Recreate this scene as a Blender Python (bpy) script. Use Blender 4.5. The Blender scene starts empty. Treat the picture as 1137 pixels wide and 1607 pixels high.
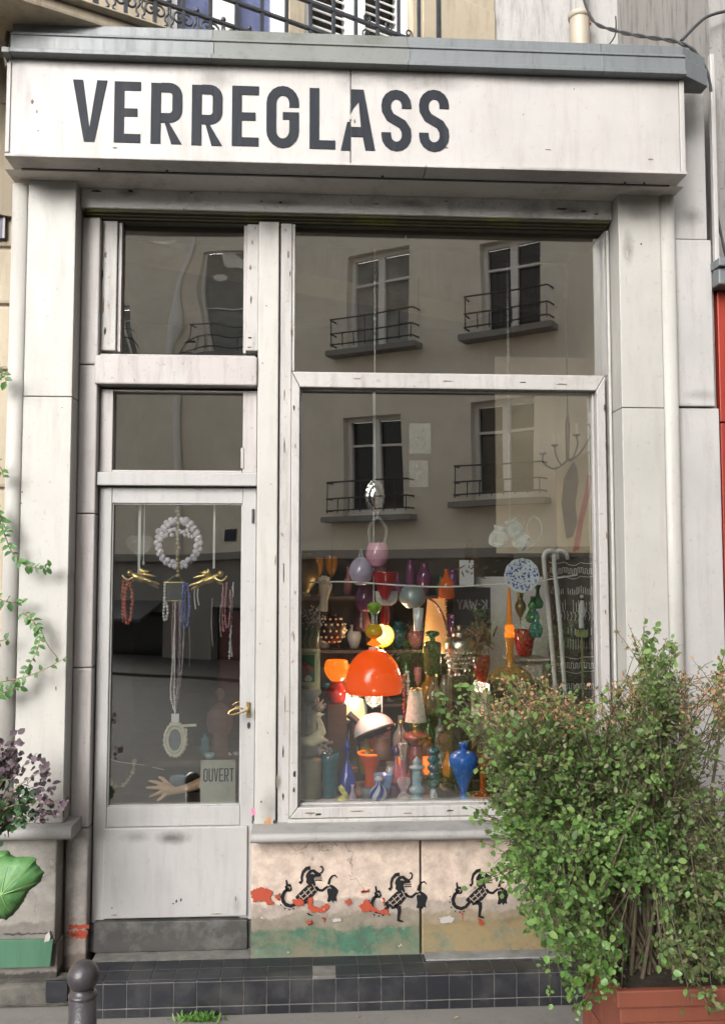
import bpy, bmesh, math, random
import numpy as np
from mathutils import Vector, Matrix, Euler
random.seed(7); rng = np.random.default_rng(7)
scene = bpy.context.scene
COL = scene.collection
R = math.radians
# ---------------------------------------------------------------- camera
CAM = Vector((0.0, -3.8, 1.61)); YAW, PITCH = R(3.394), R(3.725)
FPX, CX, CY = 1400.0, 568.5, 803.5
cam_data = bpy.data.cameras.new('camera')
cam_data.sensor_fit = 'VERTICAL'; cam_data.sensor_height = 36.0
cam_data.lens = FPX / 1607.0 * 36.0
cam_data.clip_start = 0.05; cam_data.clip_end = 300
cam = bpy.data.objects.new('camera', cam_data); COL.objects.link(cam)
cam.location = CAM; cam.rotation_euler = (R(90) + PITCH, 0, -YAW)
scene.camera = cam
# ---------------------------------------------------------------- sky, sun, exposure
SUN_EL, SUN_AZ = R(26), R(204)          # high, hazy, from behind the photographer
world = bpy.data.worlds.new('World'); scene.world = world; world.use_nodes = True
wn = world.node_tree; wn.nodes.clear()
sky = wn.nodes.new('ShaderNodeTexSky'); sky.sky_type = 'NISHITA'; sky.sun_disc = False
sky.sun_elevation = SUN_EL; sky.sun_rotation = SUN_AZ
sky.air_density = 1.0; sky.dust_density = 6.0; sky.ozone_density = 0.4
hs = wn.nodes.new('ShaderNodeHueSaturation'); hs.inputs['Saturation'].default_value = 0.12
bg = wn.nodes.new('ShaderNodeBackground'); bg.inputs['Strength'].default_value = 0.15
wo = wn.nodes.new('ShaderNodeOutputWorld')
wn.links.new(sky.outputs[0], hs.inputs['Color']); wn.links.new(hs.outputs[0], bg.inputs['Color'])
wn.links.new(bg.outputs[0], wo.inputs['Surface'])
sun_data = bpy.data.lights.new('sun', 'SUN'); sun_data.energy = 1.45; sun_data.angle = R(42)
sun_data.color = (1.0, 0.955, 0.90)
sun = bpy.data.objects.new('sun', sun_data); COL.objects.link(sun)
sd = Vector((math.sin(SUN_AZ) * math.cos(SUN_EL), math.cos(SUN_AZ) * math.cos(SUN_EL), math.sin(SUN_EL)))
sun.rotation_euler = sd.to_track_quat('Z', 'Y').to_euler(); sun.location = (0, -6, 12)
vs = scene.view_settings
scene.display_settings.display_device = 'sRGB'
vs.view_transform = 'Standard'; vs.look = 'None'; vs.gamma = 1.0; vs.exposure = 1.06
vs.use_curve_mapping = False
scene.render.engine = 'CYCLES'
scene.cycles.use_denoising = True
scene.cycles.max_bounces = 10; scene.cycles.transparent_max_bounces = 24
scene.cycles.caustics_reflective = False; scene.cycles.caustics_refractive = False

# ---------------------------------------------------------------- photo pixel -> point on a plane at depth y
_f = Vector((math.sin(YAW) * math.cos(PITCH), math.cos(YAW) * math.cos(PITCH), math.sin(PITCH)))
_r = Vector((math.cos(YAW), -math.sin(YAW), 0)); _u = _r.cross(_f)
def ray(px, py): return _r * ((px - CX) / FPX) - _u * ((py - CY) / FPX) + _f
def P(px, py, Y=0.0):
    d = ray(px, py); return CAM + d * ((Y - CAM.y) / d.y)
def X(px, py, Y=0.0): return P(px, py, Y).x
def Z(px, py, Y=0.0): return P(px, py, Y).z
def PX(Y): return (Y - CAM.y) / FPX      # metres per photo pixel at depth Y

# ---------------------------------------------------------------- materials
def _nt(name):
    m = bpy.data.materials.new(name); m.use_nodes = True
    t = m.node_tree; return m, t, t.nodes['Principled BSDF'], t.nodes, t.links
def c4(c): return (c[0], c[1], c[2], 1)
def noise(n, l, scale, detail=4, rough=.6, stretch=None, off=(0, 0, 0), obj=False):
    g = n.new('ShaderNodeTexCoord') if obj else n.new('ShaderNodeNewGeometry')
    src = g.outputs['Object'] if obj else g.outputs['Position']
    mp = n.new('ShaderNodeMapping'); mp.inputs['Scale'].default_value = stretch or (1, 1, 1)
    mp.inputs['Location'].default_value = off
    l.new(src, mp.inputs['Vector'])
    t = n.new('ShaderNodeTexNoise'); t.inputs['Scale'].default_value = scale
    t.inputs['Detail'].default_value = detail; t.inputs['Roughness'].default_value = rough
    l.new(mp.outputs[0], t.inputs['Vector']); return t.outputs['Fac']
def ramp(n, l, src, a, b, va=0.0, vb=1.0):
    r = n.new('ShaderNodeMapRange'); r.inputs[1].default_value = a; r.inputs[2].default_value = b
    r.inputs[3].default_value = va; r.inputs[4].default_value = vb
    l.new(src, r.inputs[0]); return r.outputs[0]
def mixc(n, l, fac, a, b):
    m = n.new('ShaderNodeMix'); m.data_type = 'RGBA'
    if isinstance(fac, float): m.inputs[0].default_value = fac
    else: l.new(fac, m.inputs[0])
    for v, s in ((a, m.inputs[6]), (b, m.inputs[7])):
        if isinstance(v, tuple): s.default_value = c4(v)
        else: l.new(v, s)
    return m.outputs[2]
def mul(n, l, a, b):
    m = n.new('ShaderNodeMath'); m.operation = 'MULTIPLY'
    for v, s in ((a, m.inputs[0]), (b, m.inputs[1])):
        if isinstance(v, (float, int)): s.default_value = v
        else: l.new(v, s)
    return m.outputs[0]
def bump(n, l, p, src, strength, dist=.004):
    b = n.new('ShaderNodeBump'); b.inputs['Strength'].default_value = strength; b.inputs['Distance'].default_value = dist
    l.new(src, b.inputs['Height']); l.new(b.outputs[0], p.inputs['Normal'])
def M(name, col, rough=.55, var=.12, scale=9, bmp=.15, bscale=90, metal=0., trans=0., emit=None, es=0., coat=0., obj=False, sss=0.):
    m, t, p, n, l = _nt(name)
    f = noise(n, l, scale, obj=obj)
    a = tuple(min(1, x * (1 - var)) for x in col); b = tuple(min(1, x * (1 + var)) for x in col)
    l.new(mixc(n, l, ramp(n, l, f, .3, .7), a, b), p.inputs['Base Color'])
    l.new(ramp(n, l, f, .2, .8, max(.02, rough - .08), min(1, rough + .08)), p.inputs['Roughness'])
    p.inputs['Metallic'].default_value = metal
    if trans: p.inputs['Transmission Weight'].default_value = trans
    if coat: p.inputs['Coat Weight'].default_value = coat; p.inputs['Coat Roughness'].default_value = .06
    if emit: p.inputs['Emission Color'].default_value = c4(emit); p.inputs['Emission Strength'].default_value = es
    if bmp: bump(n, l, p, noise(n, l, bscale, 3, obj=obj), bmp)
    return m
KP = .525                                 # darkens all paint so raised exposure can brighten the shop interior
def matte(m, v=.12):
    m.node_tree.nodes['Principled BSDF'].inputs['Specular IOR Level'].default_value = v; return m
def paint(name, base, dirt, amt=.5, chip=0., chipcol=(.16, .11, .08), rough=.5, streak=True, off=0., bmp=.25, fine=.25, tint=None, soot=None, nick=0.):
    """old paint: cloudy tone, long rain streaks, specks and chips"""
    base = tuple(x*KP for x in base); dirt = tuple(x*KP for x in dirt)
    if tint: tint = tuple(x*KP for x in tint)
    m, t, p, n, l = _nt(name)
    o = (off, off * .7, off * .3)
    big = noise(n, l, 2.2, 5, .62, off=o)
    c = mixc(n, l, ramp(n, l, big, .32, .68), tuple(x * .9 for x in base), tuple(min(.9, x * 1.05) for x in base))
    if tint: c = mixc(n, l, ramp(n, l, noise(n, l, 3.1, 4, .6, off=(o[0] + 4, 2, 1)), .42, .72, 0, .8), c, tint)
    st = noise(n, l, 5.0, 6, .7, stretch=(4.5, 4.5, .55) if streak else (1, 1, 1), off=o)
    c = mixc(n, l, ramp(n, l, st, .50, .78, 0, amt), c, dirt)
    sp = noise(n, l, 42, 5, .75, off=o)
    c = mixc(n, l, ramp(n, l, sp, .60, .74, 0, fine), c, tuple(x * .55 for x in dirt))
    if nick: c = mixc(n, l, ramp(n, l, noise(n, l, 21, 7, .78, stretch=(1.6, 1.6, .45), off=(o[0]+2, 5, 1)), .655, .685, 0, nick), c, (.13, .095, .075))
    h = mul(n, l, noise(n, l, 70, 5, .7), .5)
    if chip > 0:
        ch = noise(n, l, 13, 8, .74, stretch=(1, 1, .7), off=(o[0] + 9, o[1], o[2]))
        f = ramp(n, l, ch, .72 - chip * .2, .735 - chip * .2)
        c = mixc(n, l, f, c, chipcol)
        sub = n.new('ShaderNodeMath'); sub.operation = 'SUBTRACT'; l.new(h, sub.inputs[0]); l.new(f, sub.inputs[1]); h = sub.outputs[0]
    for (cx_, cz_, rx_, rz_, am_) in soot or ():
        g = n.new('ShaderNodeNewGeometry'); mp = n.new('ShaderNodeMapping'); mp.inputs['Scale'].default_value = (1/rx_, 0, 1/rz_); mp.inputs['Location'].default_value = (-cx_/rx_, 0, -cz_/rz_)
        l.new(g.outputs['Position'], mp.inputs['Vector']); ln = n.new('ShaderNodeVectorMath'); ln.operation = 'LENGTH'; l.new(mp.outputs[0], ln.inputs[0])
        ad_ = n.new('ShaderNodeMath'); l.new(ln.outputs['Value'], ad_.inputs[0]); l.new(ramp(n, l, noise(n, l, 16, 5, .7), 0, 1, -.5, .5), ad_.inputs[1])
        c = mixc(n, l, ramp(n, l, ad_.outputs[0], .15, 1.0, am_, 0), c, (.06, .055, .05))
    l.new(c, p.inputs['Base Color'])
    l.new(ramp(n, l, st, .3, .7, rough - .08, rough + .15), p.inputs['Roughness'])
    bump(n, l, p, h, bmp)
    return m
def zband(name, bands, rough=.75, wob=.05, chip=.25, chipcol=(.45, .40, .36), blot=None):
    """painted masonry in bands of height: bands = [(z, colour)...] from the bottom up, each edge ragged"""
    m, t, p, n, l = _nt(name)
    g = n.new('ShaderNodeNewGeometry'); s = n.new('ShaderNodeSeparateXYZ'); l.new(g.outputs['Position'], s.inputs[0])
    w = ramp(n, l, noise(n, l, 6, 6, .7), 0, 1, -wob, wob)
    ad = n.new('ShaderNodeMath'); l.new(s.outputs[2], ad.inputs[0]); l.new(w, ad.inputs[1])
    c = bands[0][1]; bands = [(z_, tuple(x*KP for x in q_)) for z_, q_ in bands]
    for k, (z, col) in enumerate(bands):
        v = noise(n, l, 7 + k * 2, 6, .7, off=(k * 3.3, 0, 0))
        cc = mixc(n, l, ramp(n, l, v, .35, .68), tuple(x * .72 for x in col), tuple(min(.9, x * 1.15) for x in col))
        c = cc if k == 0 else mixc(n, l, ramp(n, l, ad.outputs[0], z - .006, z + .006), c, cc)
    if blot:
        low = ramp(n, l, ad.outputs[0], blot[0]-.03, blot[0], 1, 0)
        c = mixc(n, l, mul(n, l, ramp(n, l, noise(n, l, 4.2, 6, .7, off=(2, 9, 4)), .47, .60, 0, .85), low), c, tuple(x*KP for x in blot[1]))
        c = mixc(n, l, mul(n, l, ramp(n, l, noise(n, l, 9, 7, .75, off=(6, 2, 1)), .54, .62, 0, .8), low), c, tuple(x*KP for x in blot[2]))
    ch = noise(n, l, 17, 8, .75, off=(3, 1, 7)); f = ramp(n, l, ch, .70 - chip * .2, .715 - chip * .2)
    c = mixc(n, l, f, c, chipcol)
    vo = n.new('ShaderNodeTexVoronoi'); vo.feature = 'DISTANCE_TO_EDGE'; vo.inputs['Scale'].default_value = 3.2
    dv = n.new('ShaderNodeVectorMath'); dv.operation = 'ADD'
    nz = n.new('ShaderNodeTexNoise'); nz.inputs['Scale'].default_value = 7; nz.inputs['Detail'].default_value = 6
    sc_ = n.new('ShaderNodeVectorMath'); sc_.operation = 'SCALE'; sc_.inputs['Scale'].default_value = .28
    l.new(g.outputs['Position'], nz.inputs['Vector']); l.new(nz.outputs['Color'], sc_.inputs[0]); l.new(sc_.outputs[0], dv.inputs[0]); l.new(g.outputs['Position'], dv.inputs[1]); l.new(dv.outputs[0], vo.inputs['Vector'])
    crk = mul(n, l, ramp(n, l, vo.outputs['Distance'], .0, .010, 1, 0), ramp(n, l, noise(n, l, 2.3, 2, .5, off=(8, 3, 5)), .46, .56))
    c = mixc(n, l, mul(n, l, crk, .7), c, (.10, .085, .07))
    sp = noise(n, l, 75, 4, .75); c = mixc(n, l, ramp(n, l, sp, .58, .72, 0, .45), c, (.22, .19, .15))
    l.new(c, p.inputs['Base Color']); p.inputs['Roughness'].default_value = rough
    sub = n.new('ShaderNodeMath'); sub.operation = 'SUBTRACT'; l.new(noise(n, l, 60, 6, .7), sub.inputs[0]); l.new(f, sub.inputs[1])
    bump(n, l, p, sub.outputs[0], .5, .006)
    return m
def leafmat(name, cols, trans=.35, rough=.5):
    m, t, p, n, l = _nt(name)
    g = n.new('ShaderNodeNewGeometry'); cr = n.new('ShaderNodeValToRGB')
    e = cr.color_ramp.elements
    while len(e) < len(cols): e.new(.5)
    for i, c in enumerate(cols): e[i].position = i / (len(cols) - 1); e[i].color = c4(c)
    oi = n.new('ShaderNodeObjectInfo'); ad = n.new('ShaderNodeMath'); ad.operation = 'ADD'
    l.new(g.outputs['Random Per Island'], ad.inputs[0]); l.new(oi.outputs['Random'], ad.inputs[1])
    fr = n.new('ShaderNodeMath'); fr.operation = 'FRACT'; l.new(ad.outputs[0], fr.inputs[0]); l.new(fr.outputs[0], cr.inputs[0])
    l.new(cr.outputs[0], p.inputs['Base Color']); p.inputs['Roughness'].default_value = rough
    tr = n.new('ShaderNodeBsdfTranslucent'); l.new(cr.outputs[0], tr.inputs['Color'])
    mx = n.new('ShaderNodeMixShader'); mx.inputs[0].default_value = trans
    l.new(p.outputs[0], mx.inputs[1]); l.new(tr.outputs[0], mx.inputs[2])
    l.new(mx.outputs[0], n['Material Output'].inputs['Surface']); return m
def panemat(name, refl=.13, tint=(.93, .95, .94), wav=.02, wscale=1.3):
    m, t, p, n, l = _nt(name); n.remove(p)
    tr = n.new('ShaderNodeBsdfTransparent'); tr.inputs[0].default_value = c4(tint)
    gl = n.new('ShaderNodeBsdfGlossy'); gl.inputs['Roughness'].default_value = .0; gl.inputs[0].default_value = (1, .985, .95, 1)
    b = n.new('ShaderNodeBump'); b.inputs['Strength'].default_value = wav; b.inputs['Distance'].default_value = .1
    l.new(noise(n, l, wscale, 1, .4), b.inputs['Height']); l.new(b.outputs[0], gl.inputs['Normal'])
    fr = n.new('ShaderNodeFresnel'); fr.inputs[0].default_value = 1.45
    a = n.new('ShaderNodeMath'); a.inputs[1].default_value = refl; l.new(fr.outputs[0], a.inputs[0])
    mx = n.new('ShaderNodeMixShader'); l.new(a.outputs[0], mx.inputs[0])
    l.new(tr.outputs[0], mx.inputs[1]); l.new(gl.outputs[0], mx.inputs[2])
    l.new(mx.outputs[0], n['Material Output'].inputs['Surface']); return m
def glassy(name, col, trans=.55, rough=.06):
    trans *= .62 if trans < .5 else .85 if trans < .9 else 1; col = tuple(min(1, x*1.25+.004) for x in col)
    m, t, p, n, l = _nt(name)
    p.inputs['Base Color'].default_value = c4(col); p.inputs['Roughness'].default_value = rough
    p.inputs['Specular IOR Level'].default_value = .7
    tr = n.new('ShaderNodeBsdfTransparent'); tr.inputs[0].default_value = c4(tuple(min(1, x * .9 + .1) for x in col))
    mx = n.new('ShaderNodeMixShader'); fr = n.new('ShaderNodeLayerWeight'); fr.inputs[0].default_value = .35
    l.new(ramp(n, l, fr.outputs['Facing'], 0, 1, 1 - trans, 1.0), mx.inputs[0])
    l.new(tr.outputs[0], mx.inputs[1]); l.new(p.outputs[0], mx.inputs[2])
    l.new(mx.outputs[0], n['Material Output'].inputs['Surface']); return m

# ---------------------------------------------------------------- mesh helpers
WLOC = {}
class MB:
    def __init__(s): s.v = []; s.f = []; s.sm = []
    def add(s, vs, fs, smooth=False):
        b = len(s.v); s.v += [tuple(v) for v in vs]
        for f in fs: s.f.append([b + i for i in f]); s.sm.append(smooth)
        return s
    def box(s, x0, x1, y0, y1, z0, z1):
        if x1 < x0: x0, x1 = x1, x0
        if y1 < y0: y0, y1 = y1, y0
        if z1 < z0: z0, z1 = z1, z0
        return s.add([(x0,y0,z0),(x1,y0,z0),(x1,y1,z0),(x0,y1,z0),(x0,y0,z1),(x1,y0,z1),(x1,y1,z1),(x0,y1,z1)],
                     [(0,3,2,1),(4,5,6,7),(0,1,5,4),(1,2,6,5),(2,3,7,6),(3,0,4,7)])
    def hexa(s, front, back):
        """two quads (front ll,lr,ur,ul and back the same order)"""
        return s.add(list(front) + list(back), [(0,1,2,3),(7,6,5,4),(0,4,5,1),(1,5,6,2),(2,6,7,3),(3,7,4,0)])
    def prism(s, pts, y0, y1, flip=False):
        """polygon of (x,z) points extruded from y0 (front) to y1"""
        n = len(pts)
        a = sum(pts[i][0]*pts[(i+1)%n][1]-pts[(i+1)%n][0]*pts[i][1] for i in range(n))
        if a < 0: pts = pts[::-1]
        return s.add([(x,y0,z) for x,z in pts]+[(x,y1,z) for x,z in pts],
                     [tuple(range(n)), tuple(range(2*n-1,n-1,-1))]+[(i,n+i,n+(i+1)%n,(i+1)%n) for i in range(n)])
    def profile_x(s, pts, x0, x1, smooth=False):
        """polygon of (y,z) swept along x"""
        n = len(pts)
        return s.add([(x0,y,z) for y,z in pts]+[(x1,y,z) for y,z in pts],
                     [(i,(i+1)%n,n+(i+1)%n,n+i) for i in range(n)], smooth).add(
                     [(x0,y,z) for y,z in pts]+[(x1,y,z) for y,z in pts], [tuple(range(n-1,-1,-1)),tuple(range(n,2*n))])
    def tube(s, pts, r, seg=8, caps=True, closed=False):
        pts = [Vector(p) for p in pts]; n = len(pts)
        rr = r if isinstance(r, (list, tuple)) else [r]*n
        up = None; vs = []
        for i, p in enumerate(pts):
            if closed: d = pts[(i+1)%n]-pts[i-1]
            else: d = (pts[min(i+1,n-1)]-pts[max(i-1,0)])
            d = d.normalized() if d.length > 1e-9 else Vector((0,0,1))
            if up is None: up = d.orthogonal().normalized()
            up = (up - d*up.dot(d)); up = up.normalized() if up.length > 1e-6 else d.orthogonal().normalized()
            q = d.cross(up)
            vs += [p + (up*math.cos(2*math.pi*k/seg)+q*math.sin(2*math.pi*k/seg))*rr[i] for k in range(seg)]
        fs = []
        m = n if closed else n-1
        for i in range(m):
            j = (i+1)%n
            for k in range(seg): k2 = (k+1)%seg; fs.append((i*seg+k, i*seg+k2, j*seg+k2, j*seg+k))
        s.add(vs, fs, True)
        if caps and not closed:
            s.add(vs[:seg], [tuple(range(seg-1,-1,-1))]); s.add(vs[-seg:], [tuple(range(seg))])
        return s
    def lathe(s, prof, c, seg=24, axis=None, squash=(1,1)):
        """prof = [(r,z)...] turned about the vertical through c (or about axis)"""
        c = Vector(c); q = Vector((0,0,1)).rotation_difference(Vector(axis)) if axis is not None else None
        vs = []
        for r, z in prof:
            for k in range(seg):
                a = 2*math.pi*k/seg; v = Vector((r*math.cos(a)*squash[0], r*math.sin(a)*squash[1], z))
                vs.append(c + (q @ v if q else v))
        fs = [(i*seg+k, i*seg+(k+1)%seg, (i+1)*seg+(k+1)%seg, (i+1)*seg+k) for i in range(len(prof)-1) for k in range(seg)]
        return s.add(vs, fs, True)
    def ball(s, c, r, seg=12, sq=(1,1,1)):
        n = max(4, seg//2)
        prof = [(max(1e-4, math.sin(math.pi*i/n)), -math.cos(math.pi*i/n)) for i in range(n+1)]
        c = Vector(c); vs = []
        for pr, pz in prof:
            for k in range(seg):
                a = 2*math.pi*k/seg; vs.append(c+Vector((pr*math.cos(a)*r*sq[0], pr*math.sin(a)*r*sq[1], pz*r*sq[2])))
        return s.add(vs, [(i*seg+k, i*seg+(k+1)%seg, (i+1)*seg+(k+1)%seg, (i+1)*seg+k) for i in range(n) for k in range(seg)], True)
    def ribbon(s, pts, w, y0, y1):
        """flat stroke along (x,z) points with width(s) w, extruded y0..y1"""
        n = len(pts); ww = w if isinstance(w,(list,tuple)) else [w]*n
        L, Rr = [], []
        for i in range(n):
            a = Vector((pts[max(i-1,0)][0], pts[max(i-1,0)][1])); b = Vector((pts[min(i+1,n-1)][0], pts[min(i+1,n-1)][1]))
            d = (b-a); d = d.normalized() if d.length>1e-9 else Vector((1,0))
            k = 1.0
            if 0 < i < n-1:
                d1 = (Vector(pts[i])-a).normalized(); d2 = (b-Vector(pts[i])).normalized()
                k = 1/max(.55, math.sqrt(max(.01,(1+d1.dot(d2))/2)))
            nrm = Vector((-d.y, d.x))*ww[i]*.5*k
            L.append((pts[i][0]+nrm.x, pts[i][1]+nrm.y)); Rr.append((pts[i][0]-nrm.x, pts[i][1]-nrm.y))
        for i in range(n-1):
            q = [L[i], Rr[i], Rr[i+1], L[i+1]]
            s.add([(x,y0,z) for x,z in q]+[(x,y1,z) for x,z in q], [(0,1,2,3),(7,6,5,4)]+[(0,4,5,1),(2,6,7,3)])
        return s
    def build(s, name, mat, parent=None, base=None, bevel=0., remesh=0., sub=0, recalc=True):
        o = WL = None
        off = Vector(WLOC[parent.name]) if parent else Vector(base if base is not None else (0,0,0))
        me = bpy.data.meshes.new(name)
        me.from_pydata([(v[0]-off.x, v[1]-off.y, v[2]-off.z) for v in s.v], [], s.f)
        me.polygons.foreach_set('use_smooth', s.sm)
        if recalc and len(s.f) < 20000:
            b = bmesh.new(); b.from_mesh(me); bmesh.ops.recalc_face_normals(b, faces=b.faces); b.to_mesh(me); b.free()
        me.update()
        o = bpy.data.objects.new(name, me); COL.objects.link(o)
        if mat: me.materials.append(mat)
        if parent: o.parent = parent
        else: o.location = off
        WLOC[o.name] = tuple(off)
        if remesh:
            q = o.modifiers.new('remesh','REMESH'); q.mode = 'VOXEL'; q.voxel_size = remesh; q.use_smooth_shade = True
            w = o.modifiers.new('smooth','SMOOTH'); w.factor = .5; w.iterations = 3
        if bevel:
            q = o.modifiers.new('bevel','BEVEL'); q.width = bevel; q.segments = 2; q.limit_method = 'ANGLE'; q.angle_limit = R(40)
        if sub:
            q = o.modifiers.new('sub','SUBSURF'); q.levels = sub; q.render_levels = sub
        return o
def tag(o, label=None, cat=None, group=None, kind=None):
    if label: o['label'] = label
    if cat: o['category'] = cat
    if group: o['group'] = group
    if kind: o['kind'] = kind
    return o
def thing(name, label, cat, loc, group=None):
    o = bpy.data.objects.new(name, None); COL.objects.link(o); o.location = loc; o.empty_display_size = .05
    WLOC[o.name] = tuple(loc); return tag(o, label, cat, group)
def struct(o): o['kind'] = 'structure'; return o
def kids(o): return [c for c in COL.objects if c.parent == o]
def copy_tree(o, parent=None):
    ch = kids(o); c = o.copy(); COL.objects.link(c); c.parent = parent
    WLOC[c.name] = WLOC.get(o.name, (0,0,0))
    for k in ch: copy_tree(k, c)
    return c
def arc(cx, cz, rx, rz, a0, a1, n=8): return [(cx+rx*math.cos(R(a0+(a1-a0)*i/n)), cz+rz*math.sin(R(a0+(a1-a0)*i/n))) for i in range(n+1)]
def lerp(a, b, t): return a+(b-a)*t
def curve_pts(pts, n=6):
    """Catmull-Rom through points"""
    pts = [Vector(p) for p in pts]; out = []
    for i in range(len(pts)-1):
        p0, p1, p2, p3 = pts[max(i-1,0)], pts[i], pts[i+1], pts[min(i+2,len(pts)-1)]
        for k in range(n):
            t = k/n; out.append(.5*((2*p1)+(p2-p0)*t+(2*p0-5*p1+4*p2-p3)*t*t+(3*p1-p0-3*p2+p3)*t**3))
    return out+[pts[-1]]

# letters as flat strokes: local box 0..w by 0..h (stem t), drawn into MB at (x0,z0)
def letter(mb, ch, x0, z0, w, h, t, y0, y1, flip=False):
    fx = (lambda x: x0+w-x) if flip else (lambda x: x0+x)
    def poly(p): mb.prism([(fx(a), z0+b) for a,b in p], y0, y1)
    def box(a,b,c,d): poly([(a,c),(b,c),(b,d),(a,d)])
    def rib(p, ww=t): mb.ribbon([(fx(a), z0+b) for a,b in p], ww, y0, y1)
    tb = t*.92; g = .0004
    if ch == 'V': poly([(0,h),(t*1.02,h),(w/2,h*.22),(w-t*1.02,h),(w,h),(w/2+t*.52,0),(w/2-t*.52,0)])
    elif ch == 'E':
        poly([(0,0),(w,0),(w,tb),(t,tb),(t,h/2-tb*.5),(w*.88,h/2-tb*.5),(w*.88,h/2+tb*.42),(t,h/2+tb*.42),(t,h-tb),(w,h-tb),(w,h),(0,h)])
    elif ch == 'L': poly([(0,0),(w,0),(w,tb),(t,tb),(t,h),(0,h)])
    elif ch == 'T': poly([(w/2-t/2,0),(w/2+t/2,0),(w/2+t/2,h-tb),(w,h-tb),(w,h),(0,h),(0,h-tb),(w/2-t/2,h-tb)])
    elif ch == 'R':
        box(0,t,0,h); m = h*.47; r = min(w*.42,(h-m)*.5)
        rib([(t+g,h-tb/2)]+arc(w-t/2-(r-t/2)*1, h-tb/2-(r-tb/2), r-t/2, r-tb/2, 90, 0, 6)+arc(w-t/2-(r-t/2), m-tb*.3+(r-tb/2), r-t/2, r-tb/2, 0, -90, 6)+[(t+g,m-tb*.3)])
        poly([(t+g+w*.12,m-tb*.82),(w*.58,m-tb*.82),(w,0),(w-t*1.08,0)])
    elif ch in 'OG':
        r = w/2-t/2; rz = min(r*1.15, h*.28)
        top = arc(w/2,h-tb/2-rz,r,rz,0,180,10); bot = arc(w/2,tb/2+rz,r,rz,180,360,10)
        if ch == 'O': rib(top+bot+[top[0]])
        else:
            rib([(w-t/2,h*.66)]+top+bot+[(w-t/2,h*.46)]); box(w*.5,w,h*.46+g,h*.46+tb*.85)
    elif ch == 'U':
        r = w/2-t/2; rz = min(r*1.15,h*.28)
        rib([(t/2,h)]+arc(w/2,tb/2+rz,r,rz,180,360,10)+[(w-t/2,h)])
    elif ch == 'S':
        r = w/2-t/2; q = h/2; rz = min(r*1.1, h*.235)
        rib([(w-t/2,h*.70)]+arc(w/2,h-tb/2-rz,r,rz,0,180,8)+[(t/2+t*.05,h*.66),(w*.30,h*.55),(w*.70,h*.44),(w-t/2-t*.05,h*.34)]+arc(w/2,tb/2+rz,r,rz,0,-180,8)+[(t/2,h*.30)])
    elif ch == 'A':
        s = (w/2-t*.5)/h
        poly([(0,0),(t,0),(t+h*.2*s,h*.2),(w-t-h*.2*s,h*.2),(w-t,0),(w,0),(w/2+t*.55,h),(w/2-t*.55,h)])
    elif ch == 'K': box(0,t,0,h); poly([(t+g,h*.35),(w-t,0),(w,0),(t*1.6,h*.5),(w,h),(w-t,h),(t+g,h*.6)])
    elif ch == 'W': poly([(0,h),(t,h),(w*.28,h*.3),(w*.5,h*.85),(w*.72,h*.3),(w-t,h),(w,h),(w*.78,0),(w*.66,0),(w*.5,h*.5),(w*.34,0),(w*.22,0)])
    elif ch == 'Y': poly([(w/2-t/2,0),(w/2+t/2,0),(w/2+t/2,h*.45),(w,h),(w-t,h),(w/2,h*.6),(t,h),(0,h),(w/2-t/2,h*.45)])
    elif ch == '.': box(w*.2,w*.8,h*.42,h*.6)
# ================================================================ materials of the place
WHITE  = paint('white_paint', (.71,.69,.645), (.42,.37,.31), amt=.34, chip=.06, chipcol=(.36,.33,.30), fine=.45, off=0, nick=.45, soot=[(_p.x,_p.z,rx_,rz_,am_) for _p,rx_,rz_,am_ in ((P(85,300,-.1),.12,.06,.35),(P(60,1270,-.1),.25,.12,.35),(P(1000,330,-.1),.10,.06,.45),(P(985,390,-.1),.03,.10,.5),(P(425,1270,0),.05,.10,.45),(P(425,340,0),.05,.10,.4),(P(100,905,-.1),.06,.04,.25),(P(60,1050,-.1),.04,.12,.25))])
WHITEP = paint('white_paint_pink', (.66,.62,.60), (.36,.29,.26), amt=.65, chip=.20, chipcol=(.36,.30,.26), fine=.8, off=5, nick=.7, tint=(.62,.55,.535))
WOODW  = paint('white_woodwork', (.67,.645,.62), (.27,.23,.20), amt=.62, chip=.34, chipcol=(.20,.15,.12), fine=.85, off=11, bmp=.5, nick=.95)
DOORW  = paint('door_paint', (.62,.605,.595), (.34,.31,.30), amt=.38, chip=.03, chipcol=(.22,.19,.18), fine=.4, off=3, nick=.4)
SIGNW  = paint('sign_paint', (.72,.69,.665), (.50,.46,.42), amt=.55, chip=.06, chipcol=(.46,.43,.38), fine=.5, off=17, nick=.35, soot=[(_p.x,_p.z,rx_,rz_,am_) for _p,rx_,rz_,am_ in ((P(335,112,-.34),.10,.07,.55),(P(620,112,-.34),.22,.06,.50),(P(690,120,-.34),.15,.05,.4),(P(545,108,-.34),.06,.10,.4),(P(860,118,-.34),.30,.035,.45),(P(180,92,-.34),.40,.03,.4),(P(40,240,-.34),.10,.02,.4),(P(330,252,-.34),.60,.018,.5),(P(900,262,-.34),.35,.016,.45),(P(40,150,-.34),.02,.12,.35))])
PIERW  = paint('pier_paint', (.72,.695,.68), (.42,.38,.36), amt=.45, chip=.05, chipcol=(.45,.42,.40), fine=.5, off=23, nick=.55, soot=[(_p.x,_p.z,rx_,rz_,am_) for _p,rx_,rz_,am_ in ((P(1085,340,-.06),.07,.05,.5),(P(1085,150,-.06),.08,.08,.5),(P(1100,620,-.06),.10,.03,.35))])
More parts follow.
